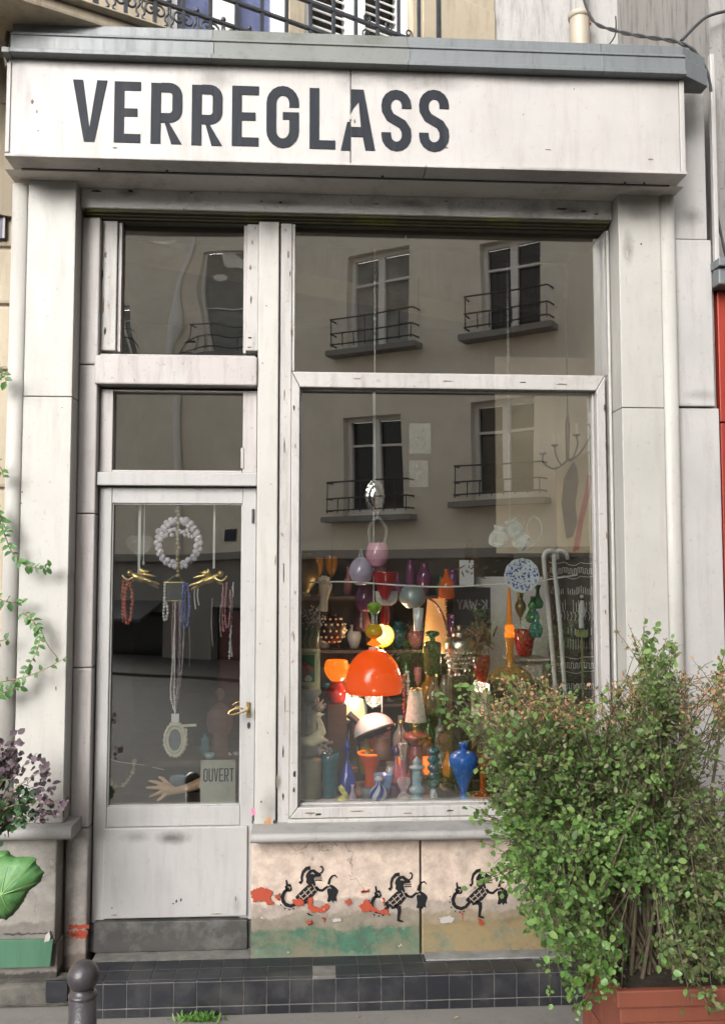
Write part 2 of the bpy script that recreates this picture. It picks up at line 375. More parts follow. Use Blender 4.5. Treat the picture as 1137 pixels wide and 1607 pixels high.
BEAM   = paint('beam_paint', (.98,.97,.95), (.13,.12,.11), amt=.75, chip=.22, chipcol=(.10,.09,.08), fine=.8, off=29, streak=False, nick=.6, soot=[(_p.x,_p.z,rx_,rz_,am_) for _p,rx_,rz_,am_ in ((P(200,302,-.03),.06,.02,.6),(P(440,318,-.03),.12,.02,.5),(P(900,332,-.03),.10,.025,.6),(P(640,318,-.03),.08,.02,.5))])
CORN   = paint('cornice_paint', (.95,.90,.84), (.26,.23,.20), amt=.75, chip=.05, chipcol=(.25,.22,.2), fine=.5, off=31, streak=False)
ZINC   = paint('zinc', (.25,.275,.29), (.085,.095,.085), amt=.55, chip=0, rough=.42, fine=.45, off=37)
ZINCG  = paint('mossy_zinc', (.27,.285,.27), (.11,.13,.07), amt=.85, chip=0, rough=.6, fine=.6, off=41, streak=False)
INK    = paint('sign_lettering', (.034,.040,.052), (.13,.14,.15), amt=.35, chip=0., rough=.55, fine=.2, off=2)
BLACKP = paint('stencil_black', (.022,.023,.026), (.12,.10,.09), amt=.3, chip=.05, chipcol=(.5,.38,.30), rough=.7, fine=.25, off=8)
REDP   = paint('old_red_paint', (.58,.085,.035), (.38,.06,.03), amt=.4, chip=.18, chipcol=(.62,.46,.37), rough=.7, fine=.3, off=13)
matte(INK); matte(BLACKP)
RISER  = zband('riser_paint', [(-.3,(.20,.19,.15)),(.0,(.27,.25,.185)),(.03,(.20,.27,.19)),(.07,(.085,.225,.145)),(.150,(.36,.31,.24)),(.205,(.56,.47,.40)),(.26,(.88,.71,.59))], wob=.07, chip=.26, chipcol=(.56,.48,.40), blot=(.17,(.30,.25,.16),(.13,.13,.10)))
RISER2 = zband('riser_paint_ochre', [(-.3,(.20,.17,.11)),(.0,(.33,.30,.20)),(.07,(.25,.31,.22)),(.125,(.34,.27,.15)),(.165,(.42,.33,.22)),(.205,(.55,.46,.38)),(.26,(.86,.69,.57))], wob=.07, chip=.22, chipcol=(.56,.48,.38), blot=(.17,(.42,.30,.14),(.14,.24,.17)))
PLINTH = zband('plinth_paint', [(-.4,(.06,.055,.05)),(.02,(.30,.27,.24)),(.22,(.40,.37,.33)),(.30,(.43,.405,.365))], chip=.16, chipcol=(.20,.16,.13))
JAMBB  = zband('jamb_base_paint', [(-.4,(.12,.10,.09)),(.0,(.30,.24,.20)),(.05,(.52,.45,.40)),(.20,(.56,.50,.47)),(.30,(.60,.56,.53))], chip=.20, chipcol=(.16,.10,.075))
GREENP = paint('green_band_paint', (.085,.225,.135), (.05,.10,.07), amt=.5, chip=.12, chipcol=(.24,.25,.19), rough=.75, fine=.5, off=19)
KICK   = paint('kickboard_paint', (.075,.072,.068), (.46,.44,.41), amt=.55, chip=.10, chipcol=(.22,.21,.2), rough=.6, fine=.7, off=43, streak=False, nick=.0, soot=[(-.55,.08,.3,.04,.4)])
TILE   = paint('black_tile', (.030,.032,.040), (.13,.125,.12), amt=.75, chip=.10, chipcol=(.22,.21,.19), rough=.38, fine=.7, off=7, streak=False)
GROUT  = M('grout', (.125,.12,.11), .9, .3, 20, .4)
MOSS   = paint('mossy_slat', (.11,.10,.06), (.30,.31,.02), amt=.95, chip=0, rough=.8, fine=.4, off=53, streak=False)
BRASS  = M('brass', (.62,.46,.19), .28, .15, 20, .05, metal=1)
DARKM  = M('dark_iron', (.03,.031,.034), .45, .3, 20, .2)
BOLL   = M('bollard_paint', (.034,.030,.034), .34, .3, 14, .25, bscale=120)
ASPH   = paint('pavement_asphalt', (.33,.31,.285), (.18,.17,.16), amt=.6, chip=0, rough=.9, fine=.7, off=3, streak=False, bmp=.9)
ROAD   = M('road_asphalt', (.085,.083,.08), .9, .3, 6, .5)
LIME   = paint('limestone', (.70,.60,.45), (.34,.28,.20), amt=.6, chip=.05, chipcol=(.3,.25,.18), rough=.8, fine=.4, off=61)
LIMED  = paint('sooty_limestone', (.46,.39,.29), (.09,.08,.065), amt=.7, chip=.08, chipcol=(.12,.1,.08), rough=.85, fine=.5, off=67)
RENDER = paint('grey_render', (.60,.585,.57), (.20,.19,.175), amt=.75, chip=.03, chipcol=(.3,.28,.26), rough=.85, fine=.4, off=71)
REDSH  = paint('red_shop_paint', (.50,.052,.028), (.33,.04,.025), amt=.3, chip=0, rough=.4, fine=.1, off=73)
TERRA  = paint('terracotta_plastic', (.36,.105,.062), (.22,.075,.05), amt=.4, chip=0, rough=.5, fine=.2, off=79, bmp=.1)
PANE   = panemat('window_glass', refl=.20)
PANEW  = panemat('old_wavy_glass', refl=.20, wav=.10, wscale=2.4)
CABLE  = M('cable_rubber', (.035,.036,.040), .6, .2, 20, .1)

# ================================================================ ground
GZ = -.095; DZ = .046
mb = MB().box(-9, 9, -2.4, .3, GZ-.3, GZ)
pavement = struct(mb.build('pavement', ASPH))
mb = MB().box(-9, 9, -2.52, -2.403, GZ-.3, GZ-.012); struct(mb.build('kerb', M('granite', (.30,.29,.28), .8, .3, 40, .4), bevel=.01))
struct(MB().box(-40, 40, -40, -2.523, GZ-.4, GZ-.11).build('road', ROAD))

# ================================================================ the shopfront
SF = thing('shopfront', 'weathered off-white painted shopfront with glazed door and tall display window', 'shopfront', (0, 0, 0))
def part(mb, name, mat, parent=None, bevel=.003, **k): return mb.build(name, mat, parent or SF, bevel=bevel, **k)
YP, YJ, YF, YG, YD = -.10, 0.0, .045, .075, .05
zsill = Z(60, 1292, YP)
# pilasters
zt = Z(80, 283, YP)
xL0, xL1 = X(45, 300, YP), X(120, 300, YP)
zj = Z(60, 622, YP)
part(MB().box(xL0, xL1, YP, .25, zsill, zj-.0015), 'pilaster', WHITE)
part(MB().box(xL0, xL1, YP, .25, zj+.0015, zt), 'pilaster', WHITE)
xR0, xR1 = X(969, 312, YP), X(1034, 312, YP)
zj = Z(1010, 640, YP)
part(MB().box(xR0, xR1, YP, .25, -.14, zj-.0015), 'pilaster', WHITE)
part(MB().box(xR0, xR1, YP, .25, zj+.0015, zt+.012), 'pilaster', WHITE)
# round mouldings beside the pilasters, mitred into the cornice
rm = .033
def vround(x, z0, z1, r=rm, y=YP-.004): return MB().lathe([(.001, z0), (r, z0), (r, z1), (.001, z1)], (x, y+.012, 0), 28, squash=(1, .62))
xlm = xL0-rm-.001; xrm = xR1+rm+.001
part(vround(xlm, zsill, zt-.02), 'round_moulding', WHITE, bevel=0)
part(vround(xrm, -.14, zt+.01), 'round_moulding', WHITE, bevel=0)
zsb = Z(12, 247, -.30)            # underside of the sign
cor = [(.05, zt+.002), (YP-.012, zt+.002), (YP-.016, zt+.010)]
hc = zsb-zt-.012
for k in range(11):
    t = k/10; cor.append((YP-.020-.075*(t**.62), zt+.012+hc*(t**1.5)))
cor += [(YP-.095, zsb-.0005), (.05, zsb-.0005)]
part(MB().profile_x(cor, xlm-rm, xrm+rm), 'cornice', CORN, bevel=0)
# lintel beam and the mossy shutter edge tucked behind it
yb = -.03
zb0, zb1 = Z(545, 335, yb), zt+.001
part(MB().box(xL1+.002, xR0-.002, yb, .12, zb0, zb1), 'lintel', BEAM, bevel=.004)
for k, (yy, dz) in enumerate([(-.018, .012), (.002, .019), (.020, .026)]):
    part(MB().box(xL1+.012, xR0-.012, yy, yy+.014, zb0-dz, zb0+.01), 'shutter_slat', MOSS, bevel=.002)
part(MB().box(xL1+.004, xR0-.004, .04, .30, zb0-.031, zb0+.002), 'shutter_box', M('shutter_box_dark', (.05,.042,.03), .8, .3, 20, .2))
ztop = zb0-.031
# jamb between pilaster and door
xj0, xj1 = xL1, X(157, 400, YJ)
zja, zjb = Z(130, 806, YJ), Z(130, 1048, YJ)
zjc = Z(125, 1300, YJ)
for a, b in ((zjc+.002, zjb-.0015), (zjb+.0015, zja-.0015), (zja+.0015, Z(140, 572, YJ)-.002), (Z(140, 572, YJ)+.002, ztop)):
    part(MB().box(xj0+.001, xj1, YJ, .2, a, b), 'door_jamb', WHITEP, bevel=.006)
part(MB().box(xj0-.012, xj1, YJ-.004, .2, -.13, zjc-.002), 'jamb_base', JAMBB, bevel=.008)
for (a,b,c,d) in ((108,140,1452,1458),(106,124,1462,1468),(112,136,1466,1472),(124,138,1460,1466)):
    pts = []
    for k in range(9):
        t = k/8; p = P(lerp(a,b,t), c+random.uniform(-2,2), YJ-.0045); pts.append((p.x,p.z))
    for k in range(9):
        t = 1-k/8; p = P(lerp(a,b,t), d+random.uniform(-2,2), YJ-.0045); pts.append((p.x,p.z))
    part(MB().prism(pts, YJ-.0058, YJ-.0046), 'paint_patch', REDP, bevel=0)
# mullion strips between door and window
xm0, xm1 = X(405, 500, YJ), X(438, 500, YJ)
xm2 = X(458, 480, .02)
part(MB().box(xm0, xm1-.002, YJ, .2, zjc-.0, ztop), 'mullion', WHITE, bevel=.005)
part(MB().box(xm1+.004, xm2, .016, .2, zjc-.0, ztop), 'mullion', WOODW, bevel=.004)
part(MB().box(xm1-.003, xm1+.005, .05, .2, zjc, ztop), 'mullion_groove', DARKM, bevel=0)
# ---- top window over the door
def xx(px, y=.05, py=450): return X(px, py, y)
tw = thing('top_window', None, None, (0,0,0)); tw.parent = SF
part(MB().box(xj1+.001, X(184, 450, YF), YF-.01, .12, Z(180, 551, YF), ztop), 'stile', WOODW, tw, bevel=.004)
part(MB().box(X(387, 450, YF), xm0-.001, YF-.01, .12, Z(380, 551, YF), ztop), 'stile', WOODW, tw, bevel=.004)
part(MB().box(X(184, 450, YF)+.001, X(190, 450, YF), YF+.006, .09, Z(180, 551, YF), ztop-.001), 'glazing_bead', WHITEP, tw, bevel=.001)
part(MB().box(X(382, 450, YF), X(387, 450, YF)-.001, YF+.006, .09, Z(180, 551, YF), ztop-.001), 'glazing_bead', WHITEP, tw, bevel=.001)
part(MB().box(X(184, 450, YF), X(387, 450, YF), YG+.012, YG+.017, Z(180, 551, YF)+.001, ztop), 'pane', PANEW, tw, bevel=0)
# ---- bars over the door
zB1, zB0 = Z(275, 556, -.005), Z(275, 604, -.005)
part(MB().box(X(148, 580, -.012), xm0-.002, -.012, .12, zB0, zB1-.008), 'transom_bar', WHITEP, bevel=.006)
part(MB().box(X(156, 580, -.012), xm0-.01, .0, .10, zB1-.008, zB1), 'transom_sill', WOODW, bevel=.003)
zT1, zT0 = Z(275, 742, YF-.01), Z(275, 762, YF-.03)
part(MB().box(xj1+.001, xm0-.001, YF-.03, .12, zT0, zT1), 'transom_bar', DOORW, bevel=.004)
# ---- hopper window between the bars
hw = part(MB().box(xj1+.004, X(177, 670, YF), YF, .11, zT1+.001, zB0-.012)
     .box(X(381, 670, YF), xm0-.004, YF, .11, zT1+.001, zB0-.012)
     .box(X(177, 670, YF)+.0005, X(381, 670, YF)-.0005, YF+.002, .11, Z(275, 615, YF), zB0-.012)
     .box(X(177, 670, YF)+.0005, X(381, 670, YF)-.0005, YF-.002, .11, zT1+.001, Z(275, 738, YF)), 'hopper_window', WHITEP, bevel=.003)
part(MB().box(X(177, 670, YF), X(381, 670, YF), YG+.006, YG+.011, Z(275, 738, YF)-.002, Z(275, 615, YF)+.002), 'pane', PANE, hw, bevel=0)
part(MB().box(X(378, 720, YF), X(382, 720, YF), YF-.006, YF+.012, Z(380, 735, YF), Z(380, 703, YF)), 'hinge', WOODW, hw, bevel=.001)
# ---- the door
_s1, _s2, _s3 = P(270,1313,YD), P(215,1312,YD), P(372,1420,YD)
PANELW = paint('door_panel_paint', (.62,.605,.595), (.34,.31,.30), amt=.38, chip=.03, chipcol=(.22,.19,.18), fine=.3, off=3, soot=[(_s1.x,_s1.z,.085,.035,.85),(_s2.x,_s2.z,.07,.028,.4),(_s3.x,_s3.z,.02,.05,.35)])
xd0, xd1 = xj1+.006, xm0-.004
zd1 = zT0-.006; zg1, zg0 = Z(275, 790, YD), Z(275, 1266, YD)
xg0, xg1 = X(172, 1000, YD), X(379, 1000, YD)
zp1, zp0 = Z(275, 1297, YD), Z(275, 1438, YD)
door = part(MB().box(xd0, xg0, YD, .10, zp0-.02, zd1).box(xg1, xd1, YD, .10, zp0-.02, zd1)
     .box(xg0+.0005, xg1-.0005, YD+.001, .10, zg1, zd1-.0005).box(xg0+.0005, xg1-.0005, YD+.001, .10, zp1+.001, zg0)
     .box(xg0+.0005, xg1-.0005, YD+.012, .10, zp0-.02, zp1+.0005), 'door', DOORW, bevel=.003)
part(MB().box(X(163, 1360, YD), X(388, 1360, YD), YD-.014, YD+.011, zp0, zp1), 'door_panel', PANELW, door, bevel=.004)
part(MB().box(xg0+.0002, xg1-.0002, YG, YG+.005, zg0-.002, zg1+.002), 'pane', PANE, door, bevel=0)
bd = MB()
for a in ((xg0, xg0+.006, zg0, zg1), (xg1-.006, xg1, zg0, zg1)): bd.box(a[0], a[1], YD+.010, YG-.001, a[2], a[3])
bd.box(xg0+.0065, xg1-.0065, YD+.010, YG-.001, zg0, zg0+.006).box(xg0+.0065, xg1-.0065, YD+.010, YG-.001, zg1-.006, zg1)
part(bd, 'glazing_bead', DOORW, door, bevel=.001)
# soot smudge and scribble are on the panel paint: thin worn films
def kq(pts, y): return [tuple(P(a, b, y)) for a, b in pts]
kf = kq([(147,1496),(388,1490),(388,1444),(147,1448)], YD-.03)
kb = [(x, .09, z) for x, y, z in kf]
part(MB().hexa(kf, kb), 'kickboard', KICK, door, bevel=.003)
h = P(389, 1113, YD-.002)
hb = MB().box(h.x-.006, h.x+.008, YD-.010, YD-.0005, h.z-.032, h.z+.030)
e = P(361, 1122, YD-.075)
hb.tube(curve_pts([(h.x, YD-.006, h.z+.002), (h.x-.006, YD-.05, h.z), (h.x-.03, YD-.062, h.z-.006), (e.x, YD-.075, e.z), (e.x-.004, YD-.073, e.z+.012), (h.x-.045, YD-.066, h.z+.012), (h.x-.012, YD-.062, h.z+.012)], 5), 0.0036, 8)
part(hb, 'door_handle', BRASS, door, bevel=0)
k = P(390, 1138, YD-.001)
part(MB().prism(arc(k.x, k.z, .006, .014, 0, 340, 12), YD-.006, YD-.0005), 'keyhole_plate', DARKM, door, bevel=.001)
for py in (810, 1280):
    q = P(396, py, YD)
    part(MB().tube([(q.x+.003, YD-.004, q.z-.03), (q.x+.003, YD-.004, q.z+.03)], .0055, 8), 'hinge', KICK, door, bevel=0)
part(MB().box(xj1+.001, xm0, .035, .2, DZ-.002, zp0-.021), 'threshold_board', KICK)
# ---- display window
zdw1 = ztop; xw0 = xm2+.001; xw1 = xR0-.004
xgl0, xgl1 = X(463, 470, YG), X(943, 470, YG)
zta, ztb = Z(700, 585, .02), Z(700, 610, .02)
dw = thing('upper_light', None, None, (0,0,0)); dw.parent = SF
part(MB().box(xw0, xgl0, .022, .11, zta, zdw1), 'stile', WOODW, dw, bevel=.003)
part(MB().box(xgl1, X(949, 470, .03), .022, .11, zta, zdw1), 'stile', WOODW, dw, bevel=.003)
part(MB().box(X(950, 470, .03), xw1, .012, .2, zsill-.05, zdw1), 'side_post', WHITE, SF, bevel=.004)
part(MB().box(xgl0-.002, xgl1+.002, YG, YG+.006, zta-.001, zdw1), 'pane', PANE, dw, bevel=0)
sash = thing('display_sash', None, None, (0,0,0)); sash.parent = SF
ya = .010
o0 = [P(457,578,ya),P(950,592,ya),P(962,1284,ya),P(452,1281,ya)]
oz1, oz0 = P(700,586,ya).z, P(700,1281,ya).z; ox0, ox1 = P(456,900,ya).x, P(954,900,ya).x
iz1, iz0 = P(700,610,ya).z, P(700,1264,ya).z; ix0, ix1 = P(469,900,ya).x, P(940,900,ya).x
m = .0012
def barq(o1, o2, i2, i1, y0, y1): # mitred bar in the xz plane
    return MB().hexa([(a, y0, b) for a, b in (o1, o2, i2, i1)], [(a, y1, b) for a, b in (o1, o2, i2, i1)])
for q in (((ox0+m,oz1),(ox1-m,oz1),(ix1-m,iz1),(ix0+m,iz1)), ((ox0+m,oz0),(ox1-m,oz0),(ix1-m,iz0),(ix0+m,iz0)),
          ((ox0,oz0+m),(ox0,oz1-m),(ix0,iz1-m),(ix0,iz0+m)), ((ox1,oz0+m),(ox1,oz1-m),(ix1,iz1-m),(ix1,iz0+m))):
    part(barq(*q, ya, .09), 'sash_bar', WOODW, sash, bevel=.004)
bd = MB().box(ix0+.0005, ix0+.010, .045, YG-.001, iz0, iz1).box(ix1-.010, ix1-.0005, .045, YG-.001, iz0, iz1)
bd.box(ix0+.0105, ix1-.0105, .045, YG-.001, iz1-.008, iz1-.0005).box(ix0+.0105, ix1-.0105, .045, YG-.001, iz0+.0005, iz0+.008)
part(bd, 'glazing_bead', WOODW, sash, bevel=.002)
part(MB().box(ix0-.002, ix1+.002, YG, YG+.006, iz0-.002, iz1+.002), 'pane', PANE, sash, bevel=0)
part(MB().box(xw0-.01, xw1, .004, .2, Z(600,1302,.0), oz0-.002), 'bottom_rail', WOODW, bevel=.004)
# ---- sills
zs1, zs0 = Z(560, 1301, -.10), Z(560, 1323, -.16)
def sillprof(z0, z1, yf, yb):
    r = (z1-z0)/2; c = yf+r
    return [(yb, z0)]+[(c-r*math.cos(R(-90+180*k/10)), (z0+z1)/2+r*math.sin(R(-90+180*k/10))) for k in range(11)]+[(yb, z1)]
SILL = paint('sill_paint', (.52,.50,.48), (.20,.19,.18), amt=.7, chip=.14, chipcol=(.17,.16,.15), rough=.6, fine=.5, off=83, streak=False)
part(MB().profile_x(sillprof(zs0, zs1, -.155, .05), X(393, 1310, -.15), xR1+.04), 'window_sill', SILL, bevel=.002)
part(MB().profile_x(sillprof(Z(60,1320,-.16), zsill-.001, -.165, .05), -1.45, X(112, 1305, -.16)), 'window_sill', SILL, bevel=.002)
part(MB().box(X(112,1305,-.16)+.001, xj0+.035, -.02, .1, zsill-.03, zsill-.002), 'sill_return', SILL, bevel=.008)
# ---- stall riser below the display window: two slabs with an open joint
xs0, xs1, xs2 = X(394, 1400, -.06), X(660, 1400, -.06), xR1+.02
riser = part(MB().hexa([(xs0,-.06,.022),(xs1-.004,-.06,.036),(xs1-.004,-.06,zs0-.001),(xs0,-.06,zs0-.001)],
                       [(xs0,.1,.022),(xs1-.004,.1,.036),(xs1-.004,.1,zs0-.001),(xs0,.1,zs0-.001)]), 'stall_riser', RISER, bevel=.006)
riser2 = part(MB().hexa([(xs1+.003,-.062,.032),(xs2,-.062,.046),(xs2,-.062,zs0-.001),(xs1+.003,-.062,zs0-.001)],
                        [(xs1+.003,.1,.032),(xs2,.1,.046),(xs2,.1,zs0-.001),(xs1+.003,.1,zs0-.001)]), 'stall_riser', RISER2, bevel=.006)
struct_back = part(MB().box(xs1-.01, xs1+.01, .0, .08, 0, zs0-.002), 'joint_back', DARKM, bevel=0)
YS = -.0622
FLESH = paint('riser_show_through', (.58,.46,.375), (.45,.36,.30), amt=.3, chip=0, rough=.75, fine=.2, off=4)
def fig(dx, dy, parent, leg=True):
    """stencilled horned beast, traced in 1/4.7375 pixel units"""
    def q(a, b): p = P(420+a/4.7375+dx, 1340+b/4.7375+dy, YS); return (p.x, p.z)
    w = lambda v: v/4.7375*PX(YS)
    b = MB(); y0, y1 = YS-.0016, YS-.0003
    rb = lambda pts, ww: b.ribbon([q(*p) for p in pts], [w(v) for v in ww] if isinstance(ww, (list,tuple)) else w(ww), y0, y1)
    pg = lambda pts: b.prism([q(*p) for p in pts], y0, y1)
    rb([(232,208),(243,216),(254,200),(252,170),(262,135),(288,108),(316,104)], [12,15,15,17,20,24,28])
    pg([(287,148),(300,130),(316,118),(345,114),(362,128),(384,142),(398,158),(392,168),(362,172),(345,180),(348,204),(356,232),(340,242),(300,228),(284,210),(288,186),(280,168)])
    rb([(386,146),(404,134),(410,110),(402,94),(388,96)], [10,11,10,10,9])
    rb([(350,196),(378,194),(404,197)], [7,7,5]); rb([(352,180),(380,178),(402,180)], [5,5,5])
    pg([(206,318),(232,292),(262,262),(296,232),(330,226),(356,246),(374,264),(352,296),(330,322),(300,342),(262,348),(226,342),(208,332)])
    rb([(356,244),(380,268),(406,272),(432,250),(446,240)], [18,18,17,16,14])
    pg([(440,272),(452,238),(470,228),(494,240),(514,258),(524,276),(516,300),(508,322),(512,354),(494,346),(484,362),(472,344),(456,358),(440,352),(448,316)])
    rb([(452,226),(460,190),(476,166),(498,158),(518,178)], [20,15,12,10,5])
    rb([(146,262),(124,282),(110,316),(116,352),(140,378),(172,386),(206,372),(236,338)], [16,24,27,28,27,26,24,20])
    pg([(132,196),(142,190),(152,226),(168,222),(176,244),(182,262),(172,278),(150,280),(132,272),(126,240),(136,236)])
    for a, c in ((92,300),(90,340),(100,376),(128,402),(160,410),(190,404)):
        ang = math.atan2(c-322, a-156); pg([(a+9*math.sin(ang),c-9*math.cos(ang)),(a-9*math.sin(ang),c+9*math.cos(ang)),(a+11*math.cos(ang),c+11*math.sin(ang))])
    if leg: rb([(252,352),(288,342),(312,352),(314,380),(308,420),(306,444),(322,450),(342,456)], [22,26,28,26,20,18,15,9])
    else: pg([(262,346),(296,344),(298,362),(280,372),(262,366)]); pass
    o = part(b, 'stencil_figure', BLACKP, parent, bevel=0)
    if not leg: part(MB().prism([q(*p) for p in [(288,438),(304,440),(316,450),(334,454),(332,460),(300,454)]], y0, y1), 'stencil_foot', BLACKP, parent, bevel=0)
    c = MB(); y0, y1 = YS-.0032, YS-.0017
    rc = lambda pts, ww: c.ribbon([q(*p) for p in pts], w(ww), y0, y1)
    for k in range(4): rc([(232+k*33,298-k*26+4),(270+k*30,340-k*22)], 5.5)
    rc([(236,322),(272,292),(322,244)], 5.5); rc([(262,338),(300,306),(352,258)], 5.5)
    rc([(322,146),(334,140),(346,150)], 7); rc([(344,188),(392,186)], 6); rc([(352,174),(394,172)], 4)
    rc([(134,300),(126,330),(138,358),(168,370),(200,360)], 5)
    rc([(150,242),(166,250),(162,262)], 5); rc([(450,256),(462,246),(470,258)], 5)
    part(c, 'stencil_gap', FLESH, parent, bevel=0)
fig(0, 0, riser, leg=False); fig(140, 10, riser); fig(267, 4, riser2)
def blob(pts, parent, mat=REDP, name='paint_patch', jit=2.0, y=YS, up=0., n=4):
    out = []
    n = 9; jit *= 1.15
    for i, (a, b) in enumerate(pts):
        c, d = pts[(i+1) % len(pts)]
        for k in range(n):
            t = k/n; j = jit if k else jit*.3
            out.append((lerp(a,c,t)+random.uniform(-j,j), lerp(b,d,t)+random.uniform(-j,j)))
    w = [P(a, b, y) for a, b in out]
    part(MB().prism([(p.x,p.z) for p in w], y-.0048-up, y-.0034-up), name, mat, parent, bevel=0)
z8 = lambda pts: [(390+a/2.419, 1320+b/2.419) for a, b in pts]
for pts in ([(5,190),(50,172),(90,188),(82,215),(100,238),(72,240),(60,224),(20,230)], [(96,206),(118,200),(122,214),(108,222)],
            [(164,222),(200,216),(212,240),(184,246)], [(226,216),(242,214),(240,240),(268,252),(300,236),(304,250),(288,268),(246,270),(222,256)],
            [(216,304),(240,300),(243,312),(222,316)], [(276,290),(292,290),(286,308)], [(362,226),(384,216),(390,236),(376,244)],
            [(426,188),(456,180),(454,190),(430,196)], [(418,246),(448,216),(474,250),(494,262),(524,256),(536,282),(500,272),(460,262),(430,268)],
            [(508,216),(514,216),(516,244),(510,240)]):
    blob(z8(pts), riser, jit=1.2)
for pts in ([(870,290),(882,296),(894,316),(876,320)], [(804,270),(814,272),(810,294)]): blob(z8(pts), riser2, jit=1.0)
PALE = paint('bare_plaster', (.70,.66,.62), (.5,.45,.40), amt=.4, chip=0, rough=.85, fine=.3, off=6)
for pts in ([(722,290),(760,280),(780,292),(770,308),(730,312)], [(782,44),(796,40),(798,54),(786,56)]): blob(z8(pts), riser2, PALE, 'bare_patch', 1.0)
for pts in ([(230,52),(242,54),(240,70),(232,66)], [(318,294),(350,292),(352,304),(322,306)]): blob(z8(pts), riser, PALE, 'bare_patch', 1.0)
# pink daub and bare wood beside the door
for pts, c in (([(394,1270),(399,1268),(400,1278),(395,1280)], (.75,.16,.30)), ([(414,1290),(424,1280),(425,1294),(416,1297)], (.36,.17,.06))):
    w = [P(a, b, YJ) for a, b in pts]
    part(MB().prism([(p.x,p.z) for p in w], YJ-.0016, YJ-.0004), 'paint_patch', M('daub', c, .6, .2, 30), bevel=0)
# left plinth with its green band
xpl = X(88, 1400, YP)
pl = part(MB().box(-1.45, xpl, YP, .2, .13, Z(60,1320,-.16)-.001).box(-1.45, xpl+.006, YP+.02, .2, -.13, .129), 'plinth', PLINTH, bevel=.006)
g0 = [tuple(P(*c, YP-.012)) for c in ((0,1520),(79,1518),(84,1474),(0,1474))]
g0[0] = (-1.45, g0[0][1], g0[0][2]); g0[3] = (-1.45, g0[3][1], g0[3][2])
part(MB().hexa(g0, [(x, YP-.0005, z) for x, y, z in g0]), 'green_band', GREENP, pl, bevel=.003)
part(MB().prism([(p.x, p.z) for p in [P(a, b, YP-.012) for a, b in ((70,1478),(72,1468),(78,1462),(80,1470),(78,1476))]], YP-.016, YP-.001), 'bare_patch', PALE, pl, bevel=0)
ck = []
for k in range(16): ck.append(P(lerp(6, 78, k/15), 1467-k*.25+random.uniform(-1.6,1.6), YP))
part(MB().ribbon([(p.x,p.z) for p in ck], [.002+random.random()*.008 for _ in ck], YP-.0015, YP-.0003), 'crack', DARKM, pl, bevel=0)
part(MB().box(xpl+.0065, xj0-.013, .0, .2, -.13, .9*zsill), 'plinth_recess', M('bare_brick', (.16,.12,.10), .9, .4, 18, .6), bevel=0)
# right pier: three painted blocks
xq0, xq1 = xrm+rm-.008, X(1117, 500, -.06)
za, zb = Z(1085, 376, -.06), Z(1090, 639, -.06)
zpt = Z(1090, 132, -.06)
part(MB().box(xq0, xq1+.022, -.055, .3, -.14, zb-.003), 'pier_block', PIERW, bevel=.005)
part(MB().box(xq0, xq1, -.068, .3, zb+.003, za-.002), 'pier_block', PIERW, bevel=.006)
part(MB().box(xq0, xq1-.012, -.058, .3, za+.002, zpt), 'pier_block', PIERW, bevel=.005)
part(MB().box(xq1-.02, xq1+.024, -.035, .25, .0, za-.01), 'broken_edge', paint('broken_plaster', (.52,.48,.46), (.22,.17,.15), amt=.9, chip=.3, chipcol=(.22,.17,.14), fine=.9, off=3, bmp=.9), bevel=.01)
# ---- zinc capping over the sign
yz = -.335
zz = lambda py, px=545, y=yz: Z(px, py, y)
x0z, x1z = X(17, 70, yz), X(1074, 105, yz)
z_dr, z_lo, z_mid, z_top = zz(101), zz(93), zz(73), zz(54, y=yz+.02)
prof = [(.10, z_dr), (yz-.012, z_dr), (yz-.012, z_lo-.004), (yz, z_lo), (yz, z_mid), (yz-.006, z_mid+.002), (yz-.004, z_mid+.012), (yz+.02, z_mid+.014), (yz+.02, z_top), (.25, z_top+.06), (.25, z_dr)]
xa, xb = X(332, 80, yz), X(640, 80, yz)
xc = X(945, 90, yz)
cap = thing('roof_capping', None, None, (0,0,0)); cap.parent = SF
for a, b, mt in ((x0z, xa-.001, ZINC), (xa+.001, xb-.001, ZINCG), (xb+.001, xc-.001, ZINC), (xc+.001, x1z, ZINC)):
    part(MB().profile_x(prof, a, b), 'zinc_sheet', mt, cap, bevel=.002)
for x in (xa, xb, xc): part(MB().box(x-.008, x+.008, yz-.004, yz+.001, z_lo, z_mid-.004), 'zinc_seam', ZINC, cap, bevel=.001)
# chamfered return at the right end
c1 = P(1109, 124, yz+.075)
def rq(z_front, z_back, y0, dx): return None
v = []
for (y, z) in ((yz, z_dr), (yz, z_mid), (yz+.02, z_mid+.014), (yz+.02, z_top)):
    v.append((x1z+.001, y, z))
w = [(c1.x, yz+.075+(y-yz), z) for x, y, z in v]
mb = MB().add(v+w+[(x1z+.001, -.2, z_top+.03), (c1.x, -.2, z_top+.03), (x1z+.001, -.2, z_dr), (c1.x, -.2, z_dr)],
   [(0,4,5,1),(1,5,6,2),(2,6,7,3),(3,7,9,8),(0,10,11,4),(4,11,9,7,6,5),(0,1,2,3,8,10),(8,9,11,10)])
part(mb, 'zinc_return', ZINC, cap, bevel=.002)
# left stop end
lf = P(8, 84, yz-.02)
part(MB().box(X(4,80,yz), x0z-.001, yz-.014, .1, z_dr-.004, z_dr+.018), 'zinc_drip', ZINC, cap, bevel=.002)

